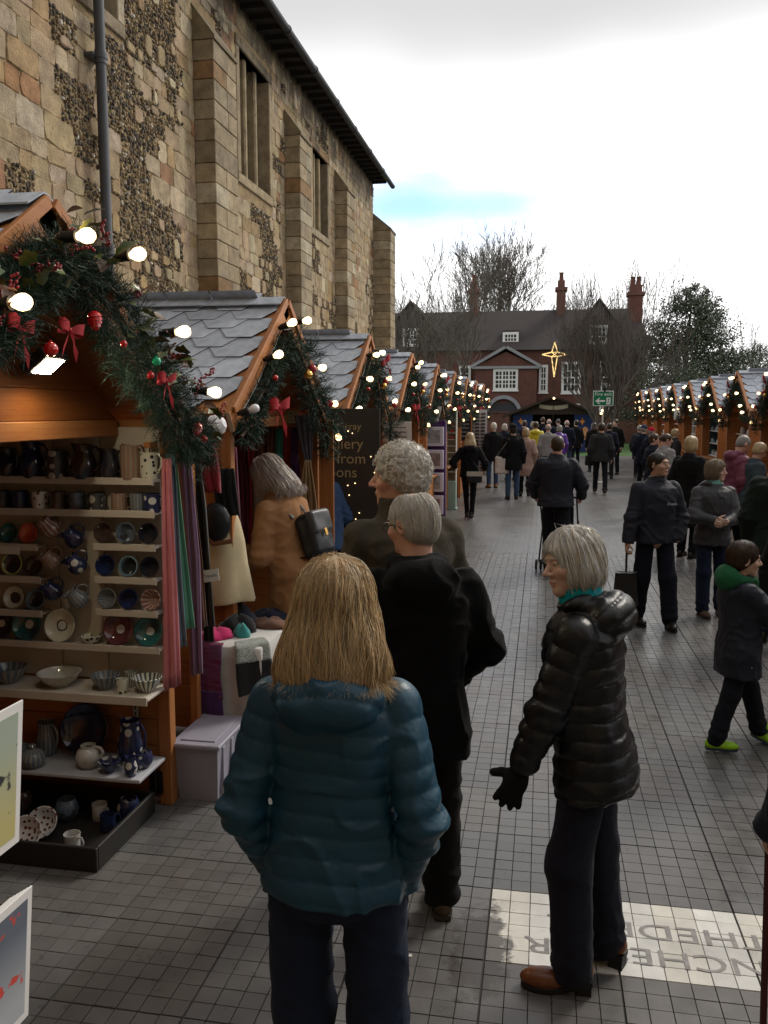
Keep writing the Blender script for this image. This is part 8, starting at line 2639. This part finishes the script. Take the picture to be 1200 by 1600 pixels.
q = at_body(P7, (0.10, -0.20, 0.98)); bag('black bag with pale trim on the hip of the girl in leggings', q, 0.1, (0.30, 0.09, 0.22), M_LEA, W(P7, (-0.12, -0.1, 1.42)), flapm=mat('pale_leather', (0.45, 0.40, 0.33), 0.5, 0.1))
q = at_body(P10, (-0.26, -0.06, 1.02)); bag('white canvas tote bag with pink print at the black coat', q, 0.3, (0.34, 0.1, 0.42), mat('canvas_tote', (0.55, 0.47, 0.43), 0.85, 0.2, scale=9), W(P10, (-0.10, -0.12, 1.44)))
q = at_body(P17, (-0.27, -0.02, 0.95)); bag('dark bag slung across the man walking away', q, 0.2, (0.22, 0.1, 0.26), F['black'], W(P17, (0.12, -0.14, 1.42)))
q = at_body(P22, (-0.33, -0.12, 0.50)); bag('black handbag with brass trim hanging from the long black coat', q, 0.6, (0.30, 0.13, 0.27), M_LEA, W(P22, (-0.27, -0.05, 0.86)), flapm=mat('brass_trim', (0.35, 0.30, 0.2), 0.35, 0.1, metal=0.5))
# pushchair in front of the broad man
pc = thing('pushchair', 'dark folding pushchair with small black wheels pushed by the broad man', 'pushchair', (0.27, 10.6 + 1.35, 0), R(-6))
M_FR = mat('pushchair_frame', (0.03, 0.03, 0.035), 0.4, 0.1, metal=0.4)
for sx in (-0.24, 0.24):
	MB().tube([(sx, -0.42, 1.0), (sx, -0.34, 0.92), (sx, 0.42, 0.12)], 0.012, 8).build('side_tube', M_FR, pc, smooth=True)
	MB().tube([(sx, -0.38, 0.12), (sx, 0.12, 0.62)], 0.012, 8).build('side_tube', M_FR, pc, smooth=True)
	for (y, nm_) in ((0.45, 'wheel'), (-0.40, 'wheel')):
		for dx in (-0.03, 0.03):
			w_ = MB().lathe([(0, -0.012), (0.05, -0.012), (0.055, -0.01), (0.055, 0.01), (0.05, 0.012), (0, 0.012)], 18, M=Matrix.Translation((sx + dx, y, 0.076)) @ Matrix.Rotation(R(90), 4, 'Y')).build('wheel', M_STEEL, pc, smooth=True)
			MB().lathe([(0.055, -0.014), (0.07, -0.012), (0.076, 0.0), (0.07, 0.012), (0.055, 0.014)], 18, M=Matrix.Translation((sx + dx, y, 0.076)) @ Matrix.Rotation(R(90), 4, 'Y')).build('tyre', M_BLACK, w_, smooth=True)
MB().tube([(-0.24, -0.42, 1.0), (0.24, -0.42, 1.0)], 0.014, 8).build('handlebar', M_FR, pc)
MB().bbox((-0.2, -0.1, 0.34), (0.2, 0.26, 0.42), 0.02).build('seat', F['navy'], pc)
MB().bbox((-0.2, -0.16, 0.42), (0.2, -0.1, 0.92), 0.02, M=Matrix.Rotation(R(12), 4, 'X')).build('backrest', F['navy'], pc)
MB().bbox((-0.18, -0.36, 0.2), (0.18, 0.1, 0.32), 0.02).build('basket', F['tan'], pc)
MB().tube([(-0.24, 0.45, 0.08), (0.24, 0.45, 0.08)], 0.01, 6).tube([(-0.24, -0.4, 0.1), (0.24, -0.4, 0.1)], 0.01, 6).build('axle', M_FR, pc)
# ============================================================ BRICK HOUSE ACROSS THE CLOSE
def brick_material(name, c1, c2, mortar):
	m = mat(name, c1, 0.9, 0.2, scale=1.2, spec=0.2)
	nt = m.node_tree
	p = nt.nodes['Principled BSDF']
	tcn = N(nt, 'ShaderNodeTexCoord')
	mp = N(nt, 'ShaderNodeMapping')
	mp.inputs['Rotation'].default_value = (R(90), 0, 0)
	nt.links.new(tcn.outputs['Object'], mp.inputs[0])
	b = N(nt, 'ShaderNodeTexBrick')
	b.inputs['Scale'].default_value = 4.0
	b.inputs['Color1'].default_value = _lin(c1)
	b.inputs['Color2'].default_value = _lin(c2)
	b.inputs['Mortar'].default_value = _lin(mortar)
	b.inputs['Mortar Size'].default_value = 0.02
	nt.links.new(mp.outputs[0], b.inputs[0])
	old = [n for n in nt.nodes if n.bl_idname == 'ShaderNodeHueSaturation'][0]
	nt.links.new(b.outputs[0], old.inputs['Color'])
	return m
M_BRK = brick_material('house_brick', (0.135, 0.05, 0.036), (0.10, 0.04, 0.032), (0.12, 0.09, 0.075))
M_TILE_R = mat('house_tiles', (0.050, 0.038, 0.036), 0.85, 0.35, scale=2.5, col2=(0.035, 0.030, 0.03), bump=0.4, bscale=10, bdist=0.05)
M_WFR = mat('window_white', (0.68, 0.68, 0.66), 0.5, 0.06)
M_PANE = mat('window_pane', (0.03, 0.035, 0.04), 0.08, 0.2, spec=0.7)
M_TRIM = mat('grey_trim', (0.25, 0.255, 0.27), 0.6, 0.1)
house = thing('brick_house', 'red brick house with tiled roof, white sash windows and tall chimneys', 'house', (-2.0, 62.0, 0))
HO = Vector((-2.0, 62.0, 0))
def hs(mb):
	mb.v = [(p[0] - HO.x, p[1] - HO.y, p[2] - HO.z) for p in mb.v]
	return mb
hs(MB().box((-13, 62, 0), (6.9, 70.5, 6.35))).build('wall', M_BRK, house)
rf = MB()
rf.add([(-13.3, 61.6, 6.30), (7.2, 61.6, 6.30), (6.6, 66.2, 9.5), (-12.6, 66.2, 9.5), (-13.3, 70.9, 6.3), (7.2, 70.9, 6.3)], [(0, 1, 2, 3), (2, 5, 4, 3), (1, 5, 2), (0, 3, 4), (0, 4, 5, 1)])
hroof = hs(rf).build('roof', M_TILE_R, house)
def hwin(x0, x1, z0, z1, y, nx, nz, parent=house):
	w = hs(MB().box((x0, y - 0.02, z0), (x1, y + 0.06, z1))).build('window', mat('window_dark2', (0.012, 0.013, 0.016), 0.5), parent)
	f = 0.11
	fr = MB()
	for (a, b) in (((x0 - 0.06, z0 - 0.06), (x0 + f, z1 + 0.06)), ((x1 - f, z0 - 0.06), (x1 + 0.06, z1 + 0.06)), ((x0 + f, z0 - 0.06), (x1 - f, z0 + f)), ((x0 + f, z1 - f), (x1 - f, z1 + 0.06))):
		fr.box((a[0], y - 0.09, a[1]), (b[0], y - 0.022, b[1]))
	hs(fr).build('frame', M_WFR, w)
	bars = MB()
	for i in range(1, nx):
		xx = x0 + f + (x1 - x0 - 2 * f) * i / nx
		bw = 0.055 if nx > 4 and i % 2 == 0 else 0.028
		bars.box((xx - bw, y - 0.075, z0 + f), (xx + bw, y - 0.023, z1 - f))
	for j in range(1, nz):
		zz_ = z0 + f + (z1 - z0 - 2 * f) * j / nz
		bw = 0.05 if j * 2 == nz else 0.026
		bars.box((x0 + f, y - 0.072, zz_ - bw), (x1 - f, y - 0.024, zz_ + bw))
	hs(bars).build('glazing_bars', M_WFR, w)
	for i in range(nx):
		for j in range(nz):
			u0, u1 = x0 + f + (x1 - x0 - 2 * f) * i / nx, x0 + f + (x1 - x0 - 2 * f) * (i + 1) / nx
			v0, v1 = z0 + f + (z1 - z0 - 2 * f) * j / nz, z0 + f + (z1 - z0 - 2 * f) * (j + 1) / nz
			t = random.uniform(-0.008, 0.008)
			o = hs(MB().add([(u0 + 0.02, y - 0.032 + t, v0 + 0.02), (u1 - 0.02, y - 0.032 - t, v0 + 0.02), (u1 - 0.02, y - 0.032 - t, v1 - 0.02), (u0 + 0.02, y - 0.032 + t, v1 - 0.02)], [(0, 1, 2, 3)]))
			o.build('pane', M_PANE, w)
	hs(MB().box((x0 - 0.12, y - 0.16, z0 - 0.14), (x1 + 0.12, y - 0.022, z0 - 0.062))).build('sill', M_WFR, w)
	return w
# projecting pedimented bay
hs(MB().box((-4.75, 61.2, 0), (-0.45, 61.99, 5.15))).build('bay', M_BRK, house)
pd_ = hs(MB().add([(-4.75, 61.2, 5.15), (-0.45, 61.2, 5.15), (-2.6, 61.2, 6.15), (-4.75, 63.9, 5.15), (-0.45, 63.9, 5.15), (-2.6, 63.9, 6.15)], [(0, 1, 2), (5, 4, 3), (0, 3, 4, 1)])).build('pediment', M_BRK, house)
for sg_, x0 in ((-1, -5.0), (1, -0.2)):
	a, b = Vector((x0, 0, 5.02)), Vector((-2.6, 0, 6.38))
	d_ = (b - a).normalized()
	n_ = Vector((-d_.z, 0, d_.x)) * (1 if sg_ < 0 else -1)
	vs = []
	for y in (60.95, 64.2):
		for p in (a, b, b + n_ * 0.2, a + n_ * 0.2):
			vs.append((p.x, y, p.z))
	hs(MB().add(vs, [(0, 1, 2, 3), (7, 6, 5, 4), (0, 4, 5, 1), (1, 5, 6, 2), (2, 6, 7, 3), (3, 7, 4, 0)])).build('raking_cornice', M_TRIM, pd_)
hs(MB().box((-4.95, 61.0, 4.98), (-0.25, 61.199, 5.16))).build('cornice', M_TRIM, pd_)
hwin(-3.40, -1.80, 3.55, 5.0 - 0.1, 61.2, 6, 4)
hwin(-5.9, -5.15, 3.4, 5.2, 62.0, 2, 4)
hwin(-0.25, 0.25, 3.4, 5.2, 62.0, 2, 4)
hwin(1.30, 2.5, 3.35, 5.4, 62.0, 4, 4)
hwin(3.9, 5.15, 3.35, 5.4, 62.0, 4, 4)
hwin(-9.6, -8.6, 3.4, 5.2, 62.0, 4, 4)
hwin(1.3, 2.5, 0.7, 2.5, 62.0, 4, 4)
hwin(3.9, 5.15, 0.7, 2.5, 62.0, 4, 4)
# dormer and steep gables
dm = hs(MB().box((-2.95, 62.6, 6.5), (-1.75, 64.6, 7.75))).build('dormer', M_TILE_R, hroof)
hwin(-2.85, -1.85, 6.62, 7.55, 62.6, 4, 3)
for (xa, xc, xb, zl_, zr) in ((2.2, 3.7, 5.2, 7.6, 9.6), (-11.2, -9.5, -7.7, 7.6, 9.7)):
	vs = [(xa, 62.3, 6.3), (xb, 62.3, 6.3), (xb, 62.3, zl_), (xc, 62.3, zr), (xa, 62.3, zl_), (xa, 66.0, 6.3), (xb, 66.0, 6.3), (xb, 66.0, zl_), (xc, 66.0, zr), (xa, 66.0, zl_)]
	g_ = hs(MB().add(vs, [(0, 1, 2, 3, 4), (9, 8, 7, 6, 5), (0, 4, 9, 5), (1, 6, 7, 2)])).build('gable', M_TILE_R, house)
	cov = MB()
	for (p, q) in (((xa - 0.2, zl_ - 0.1), (xc, zr + 0.12)), ((xb + 0.2, zl_ - 0.1), (xc, zr + 0.12))):
		vs = [(p[0], 62.1, p[1]), (q[0], 62.1, q[1]), (q[0], 66.3, q[1]), (p[0], 66.3, p[1]), (p[0], 62.1, p[1] + 0.12), (q[0], 62.1, q[1] + 0.12), (q[0], 66.3, q[1] + 0.12), (p[0], 66.3, p[1] + 0.12)]
		cov.add(vs, [(0, 1, 2, 3), (7, 6, 5, 4), (0, 4, 5, 1), (1, 5, 6, 2), (2, 6, 7, 3), (3, 7, 4, 0)])
	hs(cov).build('gable_roof', M_TILE_R, g_)
	hwin(xc - 0.55, xc + 0.55, 6.75, 7.9, 62.28, 4, 3)
# chimneys
for (x, w, z, y) in ((-5.25, 0.30, 11.9, 66.0), (1.15, 0.32, 11.9, 66.0), (6.35, 0.48, 11.3, 65.0)):
	c = hs(MB().box((x - w, y - 0.5, 8.0), (x + w, y + 0.5, z - 1.1))).build('chimney', M_BRK, hroof)
	hs(MB().box((x - w - 0.12, y - 0.62, z - 1.1), (x + w + 0.12, y + 0.62, z - 0.85)).box((x - w + 0.06, y - 0.44, z - 0.85), (x + w - 0.06, y + 0.44, z - 0.35))).build('chimney_cap', M_BRK, c)
	for dx in ((-0.2, 0.2) if w > 0.45 else (0,)):
		hs(MB().lathe([(0.16, 0), (0.17, 0.1), (0.14, 0.5), (0.17, 0.55), (0.17, 0.62), (0, 0.62)], 10, c=(x + dx, y, z - 0.36))).build('chimney_pot', M_BRK, c)
# porch arch
ar = MB()
for k in range(12):
	a0, a1 = math.pi * k / 12, math.pi * (k + 1) / 12
	pts = [(1.0, a0), (1.25, a0), (1.25, a1), (1.0, a1)]
	vs = [(-2.7 + r * math.cos(a), 60.9, 1.9 + r * math.sin(a)) for r, a in pts] + [(-2.7 + r * math.cos(a), 61.19, 1.9 + r * math.sin(a)) for r, a in pts]
	ar.add(vs, [(3, 2, 1, 0), (4, 5, 6, 7), (0, 1, 5, 4), (1, 2, 6, 5), (2, 3, 7, 6), (3, 0, 4, 7)])
ar.box((-3.95, 60.9, 0), (-3.7, 61.19, 1.9)).box((-1.7, 60.9, 0), (-1.45, 61.19, 1.9))
hs(ar).build('porch_arch', M_TRIM, house)
hs(MB().box((-3.6, 61.15, 0), (-1.8, 61.19, 2.6))).build('door', mat('door_dark', (0.03, 0.03, 0.035), 0.5), house)
# boundary wall in front of the house
bw_ = tag(MB().bbox((-12, 57.5, 0), (9.5, 57.9, 1.9), 0.03).bbox((-12.05, 57.44, 1.9), (9.55, 57.96, 2.0), 0.02).build('garden_wall', M_BRK), 'low red brick garden wall in front of the brick house', 'wall')
bw2 = tag(MB().bbox((9.7, 46, 0), (10.1, 75, 2.2), 0.03).bbox((9.64, 45.9, 2.2), (10.16, 75.1, 2.3), 0.02).build('garden_wall', M_BRK), 'long red brick garden wall running away beside the lawn', 'wall')
# ============================================================ NATIVITY HUT, STAR, EXIT SIGN
hut = thing('nativity_hut', 'dark timber nativity hut with blue painted panels and a scroll over the opening', 'hut', (0.55, 45.2, 0))
M_DW = mat('dark_timber', (0.035, 0.022, 0.016), 0.8, 0.3, scale=6)
M_BLUEP = mat('panel_blue', (0.006, 0.022, 0.10), 0.7, 0.35, scale=3)
MB().box((-2.2, 2.0, 0), (2.2, 2.1, 2.0)).build('back_wall', M_DW, hut)
for sg_ in (-1, 1):
	MB().box((sg_ * 2.2 - 0.05, 0, 0), (sg_ * 2.2 + 0.05, 2.0, 2.0)).build('side_wall', M_DW, hut)
	b = MB().box((sg_ * 1.55 - 0.5, -0.05, 0), (sg_ * 1.55 + 0.5, 0.02, 1.9)).build('painted_panel', M_BLUEP, hut)
	st5 = [(0.15 * (1 if k % 2 == 0 else 0.42) * math.sin(k * math.pi / 4), 0.2 * (1 if k % 2 == 0 else 0.42) * math.cos(k * math.pi / 4)) for k in range(8)]
	MB().prism(st5, 0.02, Matrix.Translation((sg_ * 1.55 - 0.1, -0.055, 1.55)) @ Matrix.Rotation(R(90), 4, 'X')).build('painted_star', mat('paint_orange', (0.6, 0.22, 0.03), 0.7, 0.2), b)
	MB().prism([(0.18 * math.cos(a), 0.34 * math.sin(a)) for a in [k * math.pi / 6 for k in range(12)]], 0.02, Matrix.Translation((sg_ * 1.55 + 0.05, -0.055, 0.95)) @ Matrix.Rotation(R(90), 4, 'X')).build('painted_figure', mat('paint_skin', (0.55, 0.25, 0.12), 0.7, 0.3), b)
	vs = [(0, -0.5, 2.75), (sg_ * 2.6, -0.5, 1.72), (sg_ * 2.6, 2.3, 1.72), (0, 2.3, 2.75), (0, -0.5, 2.87), (sg_ * 2.62, -0.5, 1.84), (sg_ * 2.62, 2.3, 1.84), (0, 2.3, 2.87)]
	MB().add(vs, [(0, 1, 2, 3), (7, 6, 5, 4), (0, 4, 5, 1), (1, 5, 6, 2), (2, 6, 7, 3), (3, 7, 4, 0)]).build('roof_slope', M_DW, hut)
MB().add([(-2.1, -0.08, 1.9), (2.1, -0.08, 1.9), (0, -0.08, 2.74), (-2.1, -0.02, 1.9), (2.1, -0.02, 1.9), (0, -0.02, 2.74)], [(0, 1, 2), (5, 4, 3), (0, 3, 4, 1), (1, 4, 5, 2), (2, 5, 3, 0)]).build('gable_panel', M_DW, hut)
vs, n_ = [], 9
for i in range(n_):
	u = i / (n_ - 1) * 2 - 1
	z = 2.24 + 0.10 * u * u
	vs += [(u * 0.72, -0.12 - 0.02 * abs(u), z - 0.1), (u * 0.72, -0.12 - 0.02 * abs(u), z + 0.1)]
	vs += [(u * 0.72, -0.10, z - 0.1), (u * 0.72, -0.10, z + 0.1)]
MB().add(vs, [(4 * i, 4 * i + 4, 4 * i + 5, 4 * i + 1) for i in range(n_ - 1)] + [(4 * i + 3, 4 * i + 7, 4 * i + 6, 4 * i + 2) for i in range(n_ - 1)] + [(4 * i + 1, 4 * i + 5, 4 * i + 7, 4 * i + 3) for i in range(n_ - 1)]).build('scroll', mat('scroll_cream', (0.42, 0.38, 0.29), 0.8, 0.1), hut)
lp = MB().sphere((0, -0.55, 2.72), 0.055, 10).build('lamp', M_BULB, hut, smooth='all')
star = thing('star_light', 'gold wire four pointed star lit above the nativity hut', 'star decoration', (0.53, 45.0, 2.8))
M_STARG = mat('star_rope_light', (0.9, 0.7, 0.3), 0.4, 0.05, emit=(1.0, 0.66, 0.25), estr=0.75)
T_ = [(0, 2.75), (0.14, 2.24), (0.62, 2.13), (0.14, 2.02), (0, 1.0), (-0.14, 2.02), (-0.62, 2.13), (-0.14, 2.24)]
for k in range(8):
	a, b = T_[k], T_[(k + 1) % 8]
	MB().tube([(a[0], 0, a[1]), (b[0], 0, b[1])], 0.028, 6).build('rope_light', M_STARG, star)
MB().tube([(-0.14, 0, 2.02), (0.14, 0, 2.24)], 0.02, 6).tube([(0.14, 0, 2.02), (-0.14, 0, 2.24)], 0.02, 6).tube([(-0.14, 0, 2.02), (0.14, 0, 2.02)], 0.02, 6).tube([(-0.14, 0, 2.24), (0.14, 0, 2.24)], 0.02, 6).build('centre', M_STARG, star)
MB().tube([(0, 0.04, -2.8), (0, 0.04, 2.2)], 0.02, 6).build('mast', M_DW, star)
ex = thing('exit_sign', 'green and white fire exit sign with arrow on a pale post', 'sign', (1.73, 26.0, 0))
M_GSIGN = mat('sign_green', (0.0, 0.16, 0.07), 0.5, 0.05)
M_WSIGN = mat('sign_white', (0.75, 0.77, 0.75), 0.5, 0.04)
MB().tube([(0, 0.03, 0), (0, 0.03, 2.30)], 0.022, 8).lathe([(0, 0), (0.2, 0), (0.2, 0.03), (0, 0.04)], 16, c=(0, 0.03, 0)).build('post', mat('post_pale', (0.5, 0.48, 0.44), 0.6), ex)
MB().bbox((-0.29, -0.012, 2.255), (0.29, 0.008, 2.695), 0.006).build('border', M_WSIGN, ex)
MB().box((-0.27, -0.0155, 2.275), (0.27, -0.013, 2.675)).build('panel', M_GSIGN, ex)
text_obj('lettering', 'Fire exit', 0.14, M_WSIGN, ex, (0, -0.018, 2.595), (R(90), 0, 0), extrude=0.0005)
arw = [(-0.22, 2.40), (-0.12, 2.49), (-0.08, 2.49), (-0.145, 2.425), (0.05, 2.425), (0.05, 2.375), (-0.145, 2.375), (-0.08, 2.31), (-0.12, 2.31)]
MB().prism([(x, z) for x, z in arw], 0.002, Matrix.Translation((0, -0.016, 0)) @ Matrix.Rotation(R(90), 4, 'X')).build('arrow', M_WSIGN, ex)
MB().box((0.09, -0.0175, 2.30), (0.21, -0.0158, 2.50)).build('pictogram', M_WSIGN, ex)
rm = MB().prism([(0.014 * math.cos(a), 0.014 * math.sin(a)) for a in [k * math.pi / 4 for k in range(8)]], 0.001, Matrix.Translation((0.165, -0.0178, 2.475)) @ Matrix.Rotation(R(90), 4, 'X'))
for a, b in (((0.16, 2.455), (0.145, 2.40)), ((0.155, 2.45), (0.12, 2.435)), ((0.16, 2.45), (0.19, 2.43)), ((0.145, 2.40), (0.175, 2.37)), ((0.175, 2.37), (0.17, 2.325)), ((0.145, 2.40), (0.13, 2.36)), ((0.13, 2.36), (0.10, 2.345))):
	d_ = Vector((b[0] - a[0], 0, b[1] - a[1])); n2 = Vector((-d_.z, 0, d_.x)).normalized() * 0.007
	A_, B_ = Vector((a[0], -0.0182, a[1])), Vector((b[0], -0.0182, b[1]))
	rm.add([A_ - n2, B_ - n2, B_ + n2, A_ + n2], [(0, 1, 2, 3)])
rm.build('running_figure', M_GSIGN, ex)
MB().sphere((0.04, 0, 2.77), (0.06, 0.05, 0.09), 10).tube([(0.04, 0, 2.66), (0.04, 0, 2.72)], 0.03, 8).build('beacon', M_BLACK, ex, smooth=True)
for (dx, dz) in ((-0.02, 2.12), (-0.05, 2.04)):
	MB().sphere((dx, -0.03, dz), 0.032, 8).build('bulb', M_BULB, ex, smooth='all')
# ============================================================ TREES
M_BARK = mat('bark', (0.075, 0.062, 0.048), 0.9, 0.3, scale=5)
M_TWIG = mat('twig', (0.105, 0.09, 0.075), 0.9, 0.25, scale=3)
M_PLANE = mat('plane_bark', (0.22, 0.18, 0.12), 0.9, 0.4, scale=2)
def bare_tree(name, label, loc, hgt, rg, levels, nchild, spread, trunk_r, first_len, up=0.25, bark=M_BARK, twig=M_TWIG, min_r=0.008, stems=1, ratio=0.72, group='bare trees'):
	t = thing(name, label, 'tree', loc, 0, group)
	wood_, tw = MB(), MB()
	def grow(p, d, L, r, lev):
		n = 4 if lev < 2 else 3
		pts, rads = [p], [r]
		q = p.copy()
		dd = d.copy()
		for k in range(n):
			dd = (dd + Vector((rg.gauss(0, 0.16), rg.gauss(0, 0.16), rg.gauss(0, 0.10) + up * 0.25))).normalized()
			q = q + dd * (L / n)
			pts.append(q.copy())
			rads.append(max(min_r * 0.6, r * (1 - 0.42 * (k + 1) / n)))
		tgt = wood_ if lev < 2 else tw
		tgt.tube(pts, rads, 6 if lev == 0 else 4 if lev < 3 else 3, caps=False)
		if lev >= levels:
			return
		nc = nchild[min(lev, len(nchild) - 1)]
		for c in range(nc):
			f = rg.uniform(0.35, 1.0) if c < nc - 1 else 1.0
			i = min(n - 1, int(f * n))
			bp = pts[i].lerp(pts[i + 1], f * n - i)
			ax = Vector((rg.gauss(0, 1), rg.gauss(0, 1), rg.gauss(0, 0.5))).normalized()
			sp_ = spread * rg.uniform(0.6, 1.25) if c < nc - 1 else spread * 0.35
			nd = (dd + ax * sp_).normalized()
			if nd.z < -0.15:
				nd.z = 0.05
			grow(bp, nd, L * ratio * rg.uniform(0.75, 1.15), max(min_r, rads[i] * 0.62), lev + 1)
	for s_ in range(stems):
		d0 = Vector((rg.gauss(0, 0.04) + (0.25 * (s_ - (stems - 1) / 2)), rg.gauss(0, 0.05), 1)).normalized()
		grow(Vector((0.12 * (s_ - (stems - 1) / 2), 0, 0)), d0, first_len, trunk_r, 0)
	wood_.build('trunk', bark, t, smooth='all')
	tw.build('crown', twig, t)
	return t
rg = random.Random(42)
bare_tree('bare_tree', 'slender bare tree with whippy upright twigs in front of the brick house', (3.0, 41.5, 0), 8, rg, 5, [6, 5, 4, 4, 2], 0.62, 0.20, 2.3, up=0.75, ratio=0.80, stems=2, min_r=0.010)
bare_tree('bare_tree', 'bare tree with fine drooping twigs beside the far end of the stone hall', (-6.6, 46, 0), 9, rg, 5, [5, 4, 4, 3, 3], 0.75, 0.2, 3.5, up=0.35, ratio=0.78, min_r=0.014)
bare_tree('bare_tree', 'bare young tree between the stone hall and the pedimented bay', (-4.9, 52, 0), 8, rg, 5, [5, 5, 4, 3, 3], 0.7, 0.16, 3.6, up=0.4, ratio=0.77, min_r=0.012)
bare_tree('plane_tree', 'large bare plane tree behind the house roof, left of the middle chimney', (-7.2, 92, 0), 18, rg, 6, [5, 4, 4, 3, 3, 3], 0.6, 0.42, 7.6, up=0.45, bark=M_PLANE, min_r=0.022, ratio=0.70, group='plane trees behind the house')
bare_tree('plane_tree', 'largest rounded bare plane tree rising between two chimneys of the house', (-2.6, 90, 0), 18, rg, 6, [5, 5, 4, 3, 3, 3], 0.58, 0.46, 7.4, up=0.45, bark=M_PLANE, min_r=0.022, ratio=0.70, group='plane trees behind the house')
bare_tree('bare_tree', 'bare tree with upright twigs behind the right hand chimney', (7.6, 74, 0), 14, rg, 5, [5, 4, 4, 3, 2], 0.5, 0.28, 5.0, up=0.8, min_r=0.018, ratio=0.74)
bare_tree('bare_tree', 'bare tree with upright twigs between the chimneys of the house', (3.4, 76, 0), 14, rg, 5, [5, 4, 4, 3, 2], 0.5, 0.28, 5.2, up=0.8, min_r=0.018, ratio=0.74)
bare_tree('bare_tree', 'pale bare tree far off beyond the evergreen', (18.6, 84, 0), 10, rg, 5, [5, 4, 4, 3, 3], 0.5, 0.2, 3.6, up=0.6, min_r=0.016, ratio=0.74)
M_FOL = mat('evergreen_leaf', (0.03, 0.05, 0.02), 0.6, 0.2, attr=True, spec=0.3)
def leafy(name, label, loc, lobes, n, size, rg, cols, trunk=(0.3, 4), group='evergreens beyond the right hand stalls'):
	"""crown of small leaf faces clustered on lobes, with limbs"""
	t = thing(name, label, 'tree', loc, 0, group)
	tr = MB().tube([(0, 0, 0), (0.1, 0, trunk[1] * 0.5), (0.0, 0.1, trunk[1])], [trunk[0], trunk[0] * 0.7, trunk[0] * 0.4], 8)
	for (c, r) in lobes:
		tr.tube([(0, 0, trunk[1] * 0.55), (c[0] * 0.5, c[1] * 0.5, trunk[1] * 0.5 + c[2] * 0.4), c], [trunk[0] * 0.4, trunk[0] * 0.25, 0.03], 5)
	tr.build('trunk', M_BARK, t, smooth='all')
	mb = MB()
	vol = [r ** 2 for _, r in lobes]
	for (c, r), v_ in zip(lobes, vol):
		m = int(n * v_ / sum(vol))
		clumps = []
		for q in range(max(8, m // 45)):
			d = Vector((rg.gauss(0, 1), rg.gauss(0, 1), rg.gauss(0, 0.9))).normalized()
			clumps.append(Vector(c) + d * r * rg.uniform(0.55, 1.05))
		for q in range(m):
			cc = rg.choice(clumps)
			p = cc + Vector((rg.gauss(0, 1), rg.gauss(0, 1), rg.gauss(0, 0.8))) * r * 0.17
			a = Vector((rg.gauss(0, 1), rg.gauss(0, 1), rg.gauss(0, 1))).normalized()
			b = a.orthogonal().normalized()
			s_ = size * rg.uniform(0.6, 1.3)
			k = rg.uniform(0.6, 1.4)
			col = rg.choice(cols)
			mb.add([p - a * s_, p + b * s_ * 0.45, p + a * s_, p - b * s_ * 0.45], [(0, 1, 2, 3)], col=(col[0] * k, col[1] * k, col[2] * k))
	mb.build('crown', M_FOL, t)
	return t
GR = [(0.022, 0.036, 0.014), (0.032, 0.048, 0.018), (0.016, 0.026, 0.012), (0.04, 0.052, 0.022)]
leafy('evergreen_tree', 'tall dark evergreen oak beside the house', (8.9, 58, 0), [((0, 0, 7.6), 2.1), ((-1.3, 0.3, 6.3), 1.7), ((1.4, 0, 6.6), 1.7), ((0.4, -0.6, 5.2), 2.1), ((-1.8, 0, 4.6), 1.5), ((2.2, 0.4, 4.8), 1.6), ((0.2, 0, 9.0), 1.1), ((1.3, 0.2, 8.3), 1.0)], 24000, 0.10, rg, GR, (0.35, 5.5))
leafy('evergreen_tree', 'lower spreading evergreen right of the tall one', (12.8, 60, 0), [((0, 0, 4.4), 1.9), ((-1.8, 0, 3.8), 1.7), ((1.7, 0.3, 3.6), 1.6), ((0.6, -0.5, 3.0), 1.8)], 12000, 0.10, rg, GR, (0.3, 3.2))
leafy('yew_tree', 'dark broad yew behind the right hand stalls', (6.6, 50, 0), [((0, 0, 3.4), 1.7), ((-1.4, 0.3, 2.6), 1.4), ((1.5, 0, 2.9), 1.6), ((0.2, -0.4, 1.7), 1.6), ((2.9, 0, 2.2), 1.3)], 14000, 0.075, rg, GR, (0.25, 2.4))
leafy('yew_tree', 'second dark yew further along the right hand stalls', (11.2, 48, 0), [((0, 0, 3.1), 1.6), ((-1.6, 0, 2.5), 1.4), ((1.8, 0.2, 2.4), 1.5), ((0.4, -0.3, 1.6), 1.6)], 12000, 0.075, rg, GR, (0.25, 2.2))
for k, (x, y, s_) in enumerate(((-9.5, 60, 0.8), (17.5, 62, 1.2), (22.5, 66, 1.3), (28, 70, 1.5))):
	leafy('shrub', ['clipped shrub at the foot of the house beyond the hall', 'dark shrub bank beyond the spreading evergreen', 'far dark shrub beside the shrub bank', 'farthest dark shrub of the bank'][k], (x, y, 0), [((0, 0, 1.6 * s_), 1.5 * s_), ((-1.6 * s_, 0, 1.2 * s_), 1.2 * s_), ((1.7 * s_, 0, 1.3 * s_), 1.3 * s_)], 5000, 0.10, rg, GR, (0.12, 1.2), 'shrubs beyond the lawn')
# great unseen wall behind the viewer, added to shade the near lane
ch = thing('shade_wall', 'tall grey stone wall with buttresses, unseen and added for shade, across the lane end opposite the brick house', 'shade_wall', (4, -9, 0))
MB().box((-14, -3, 0), (26, 0, 17)).build('wall', M_MORTAR, ch)
for k in range(6):
	MB().bbox((-12 + k * 6.5, 0.0, 0), (-10.6 + k * 6.5, 1.3, 14), 0.05).build('buttress', M_MORTAR, ch)
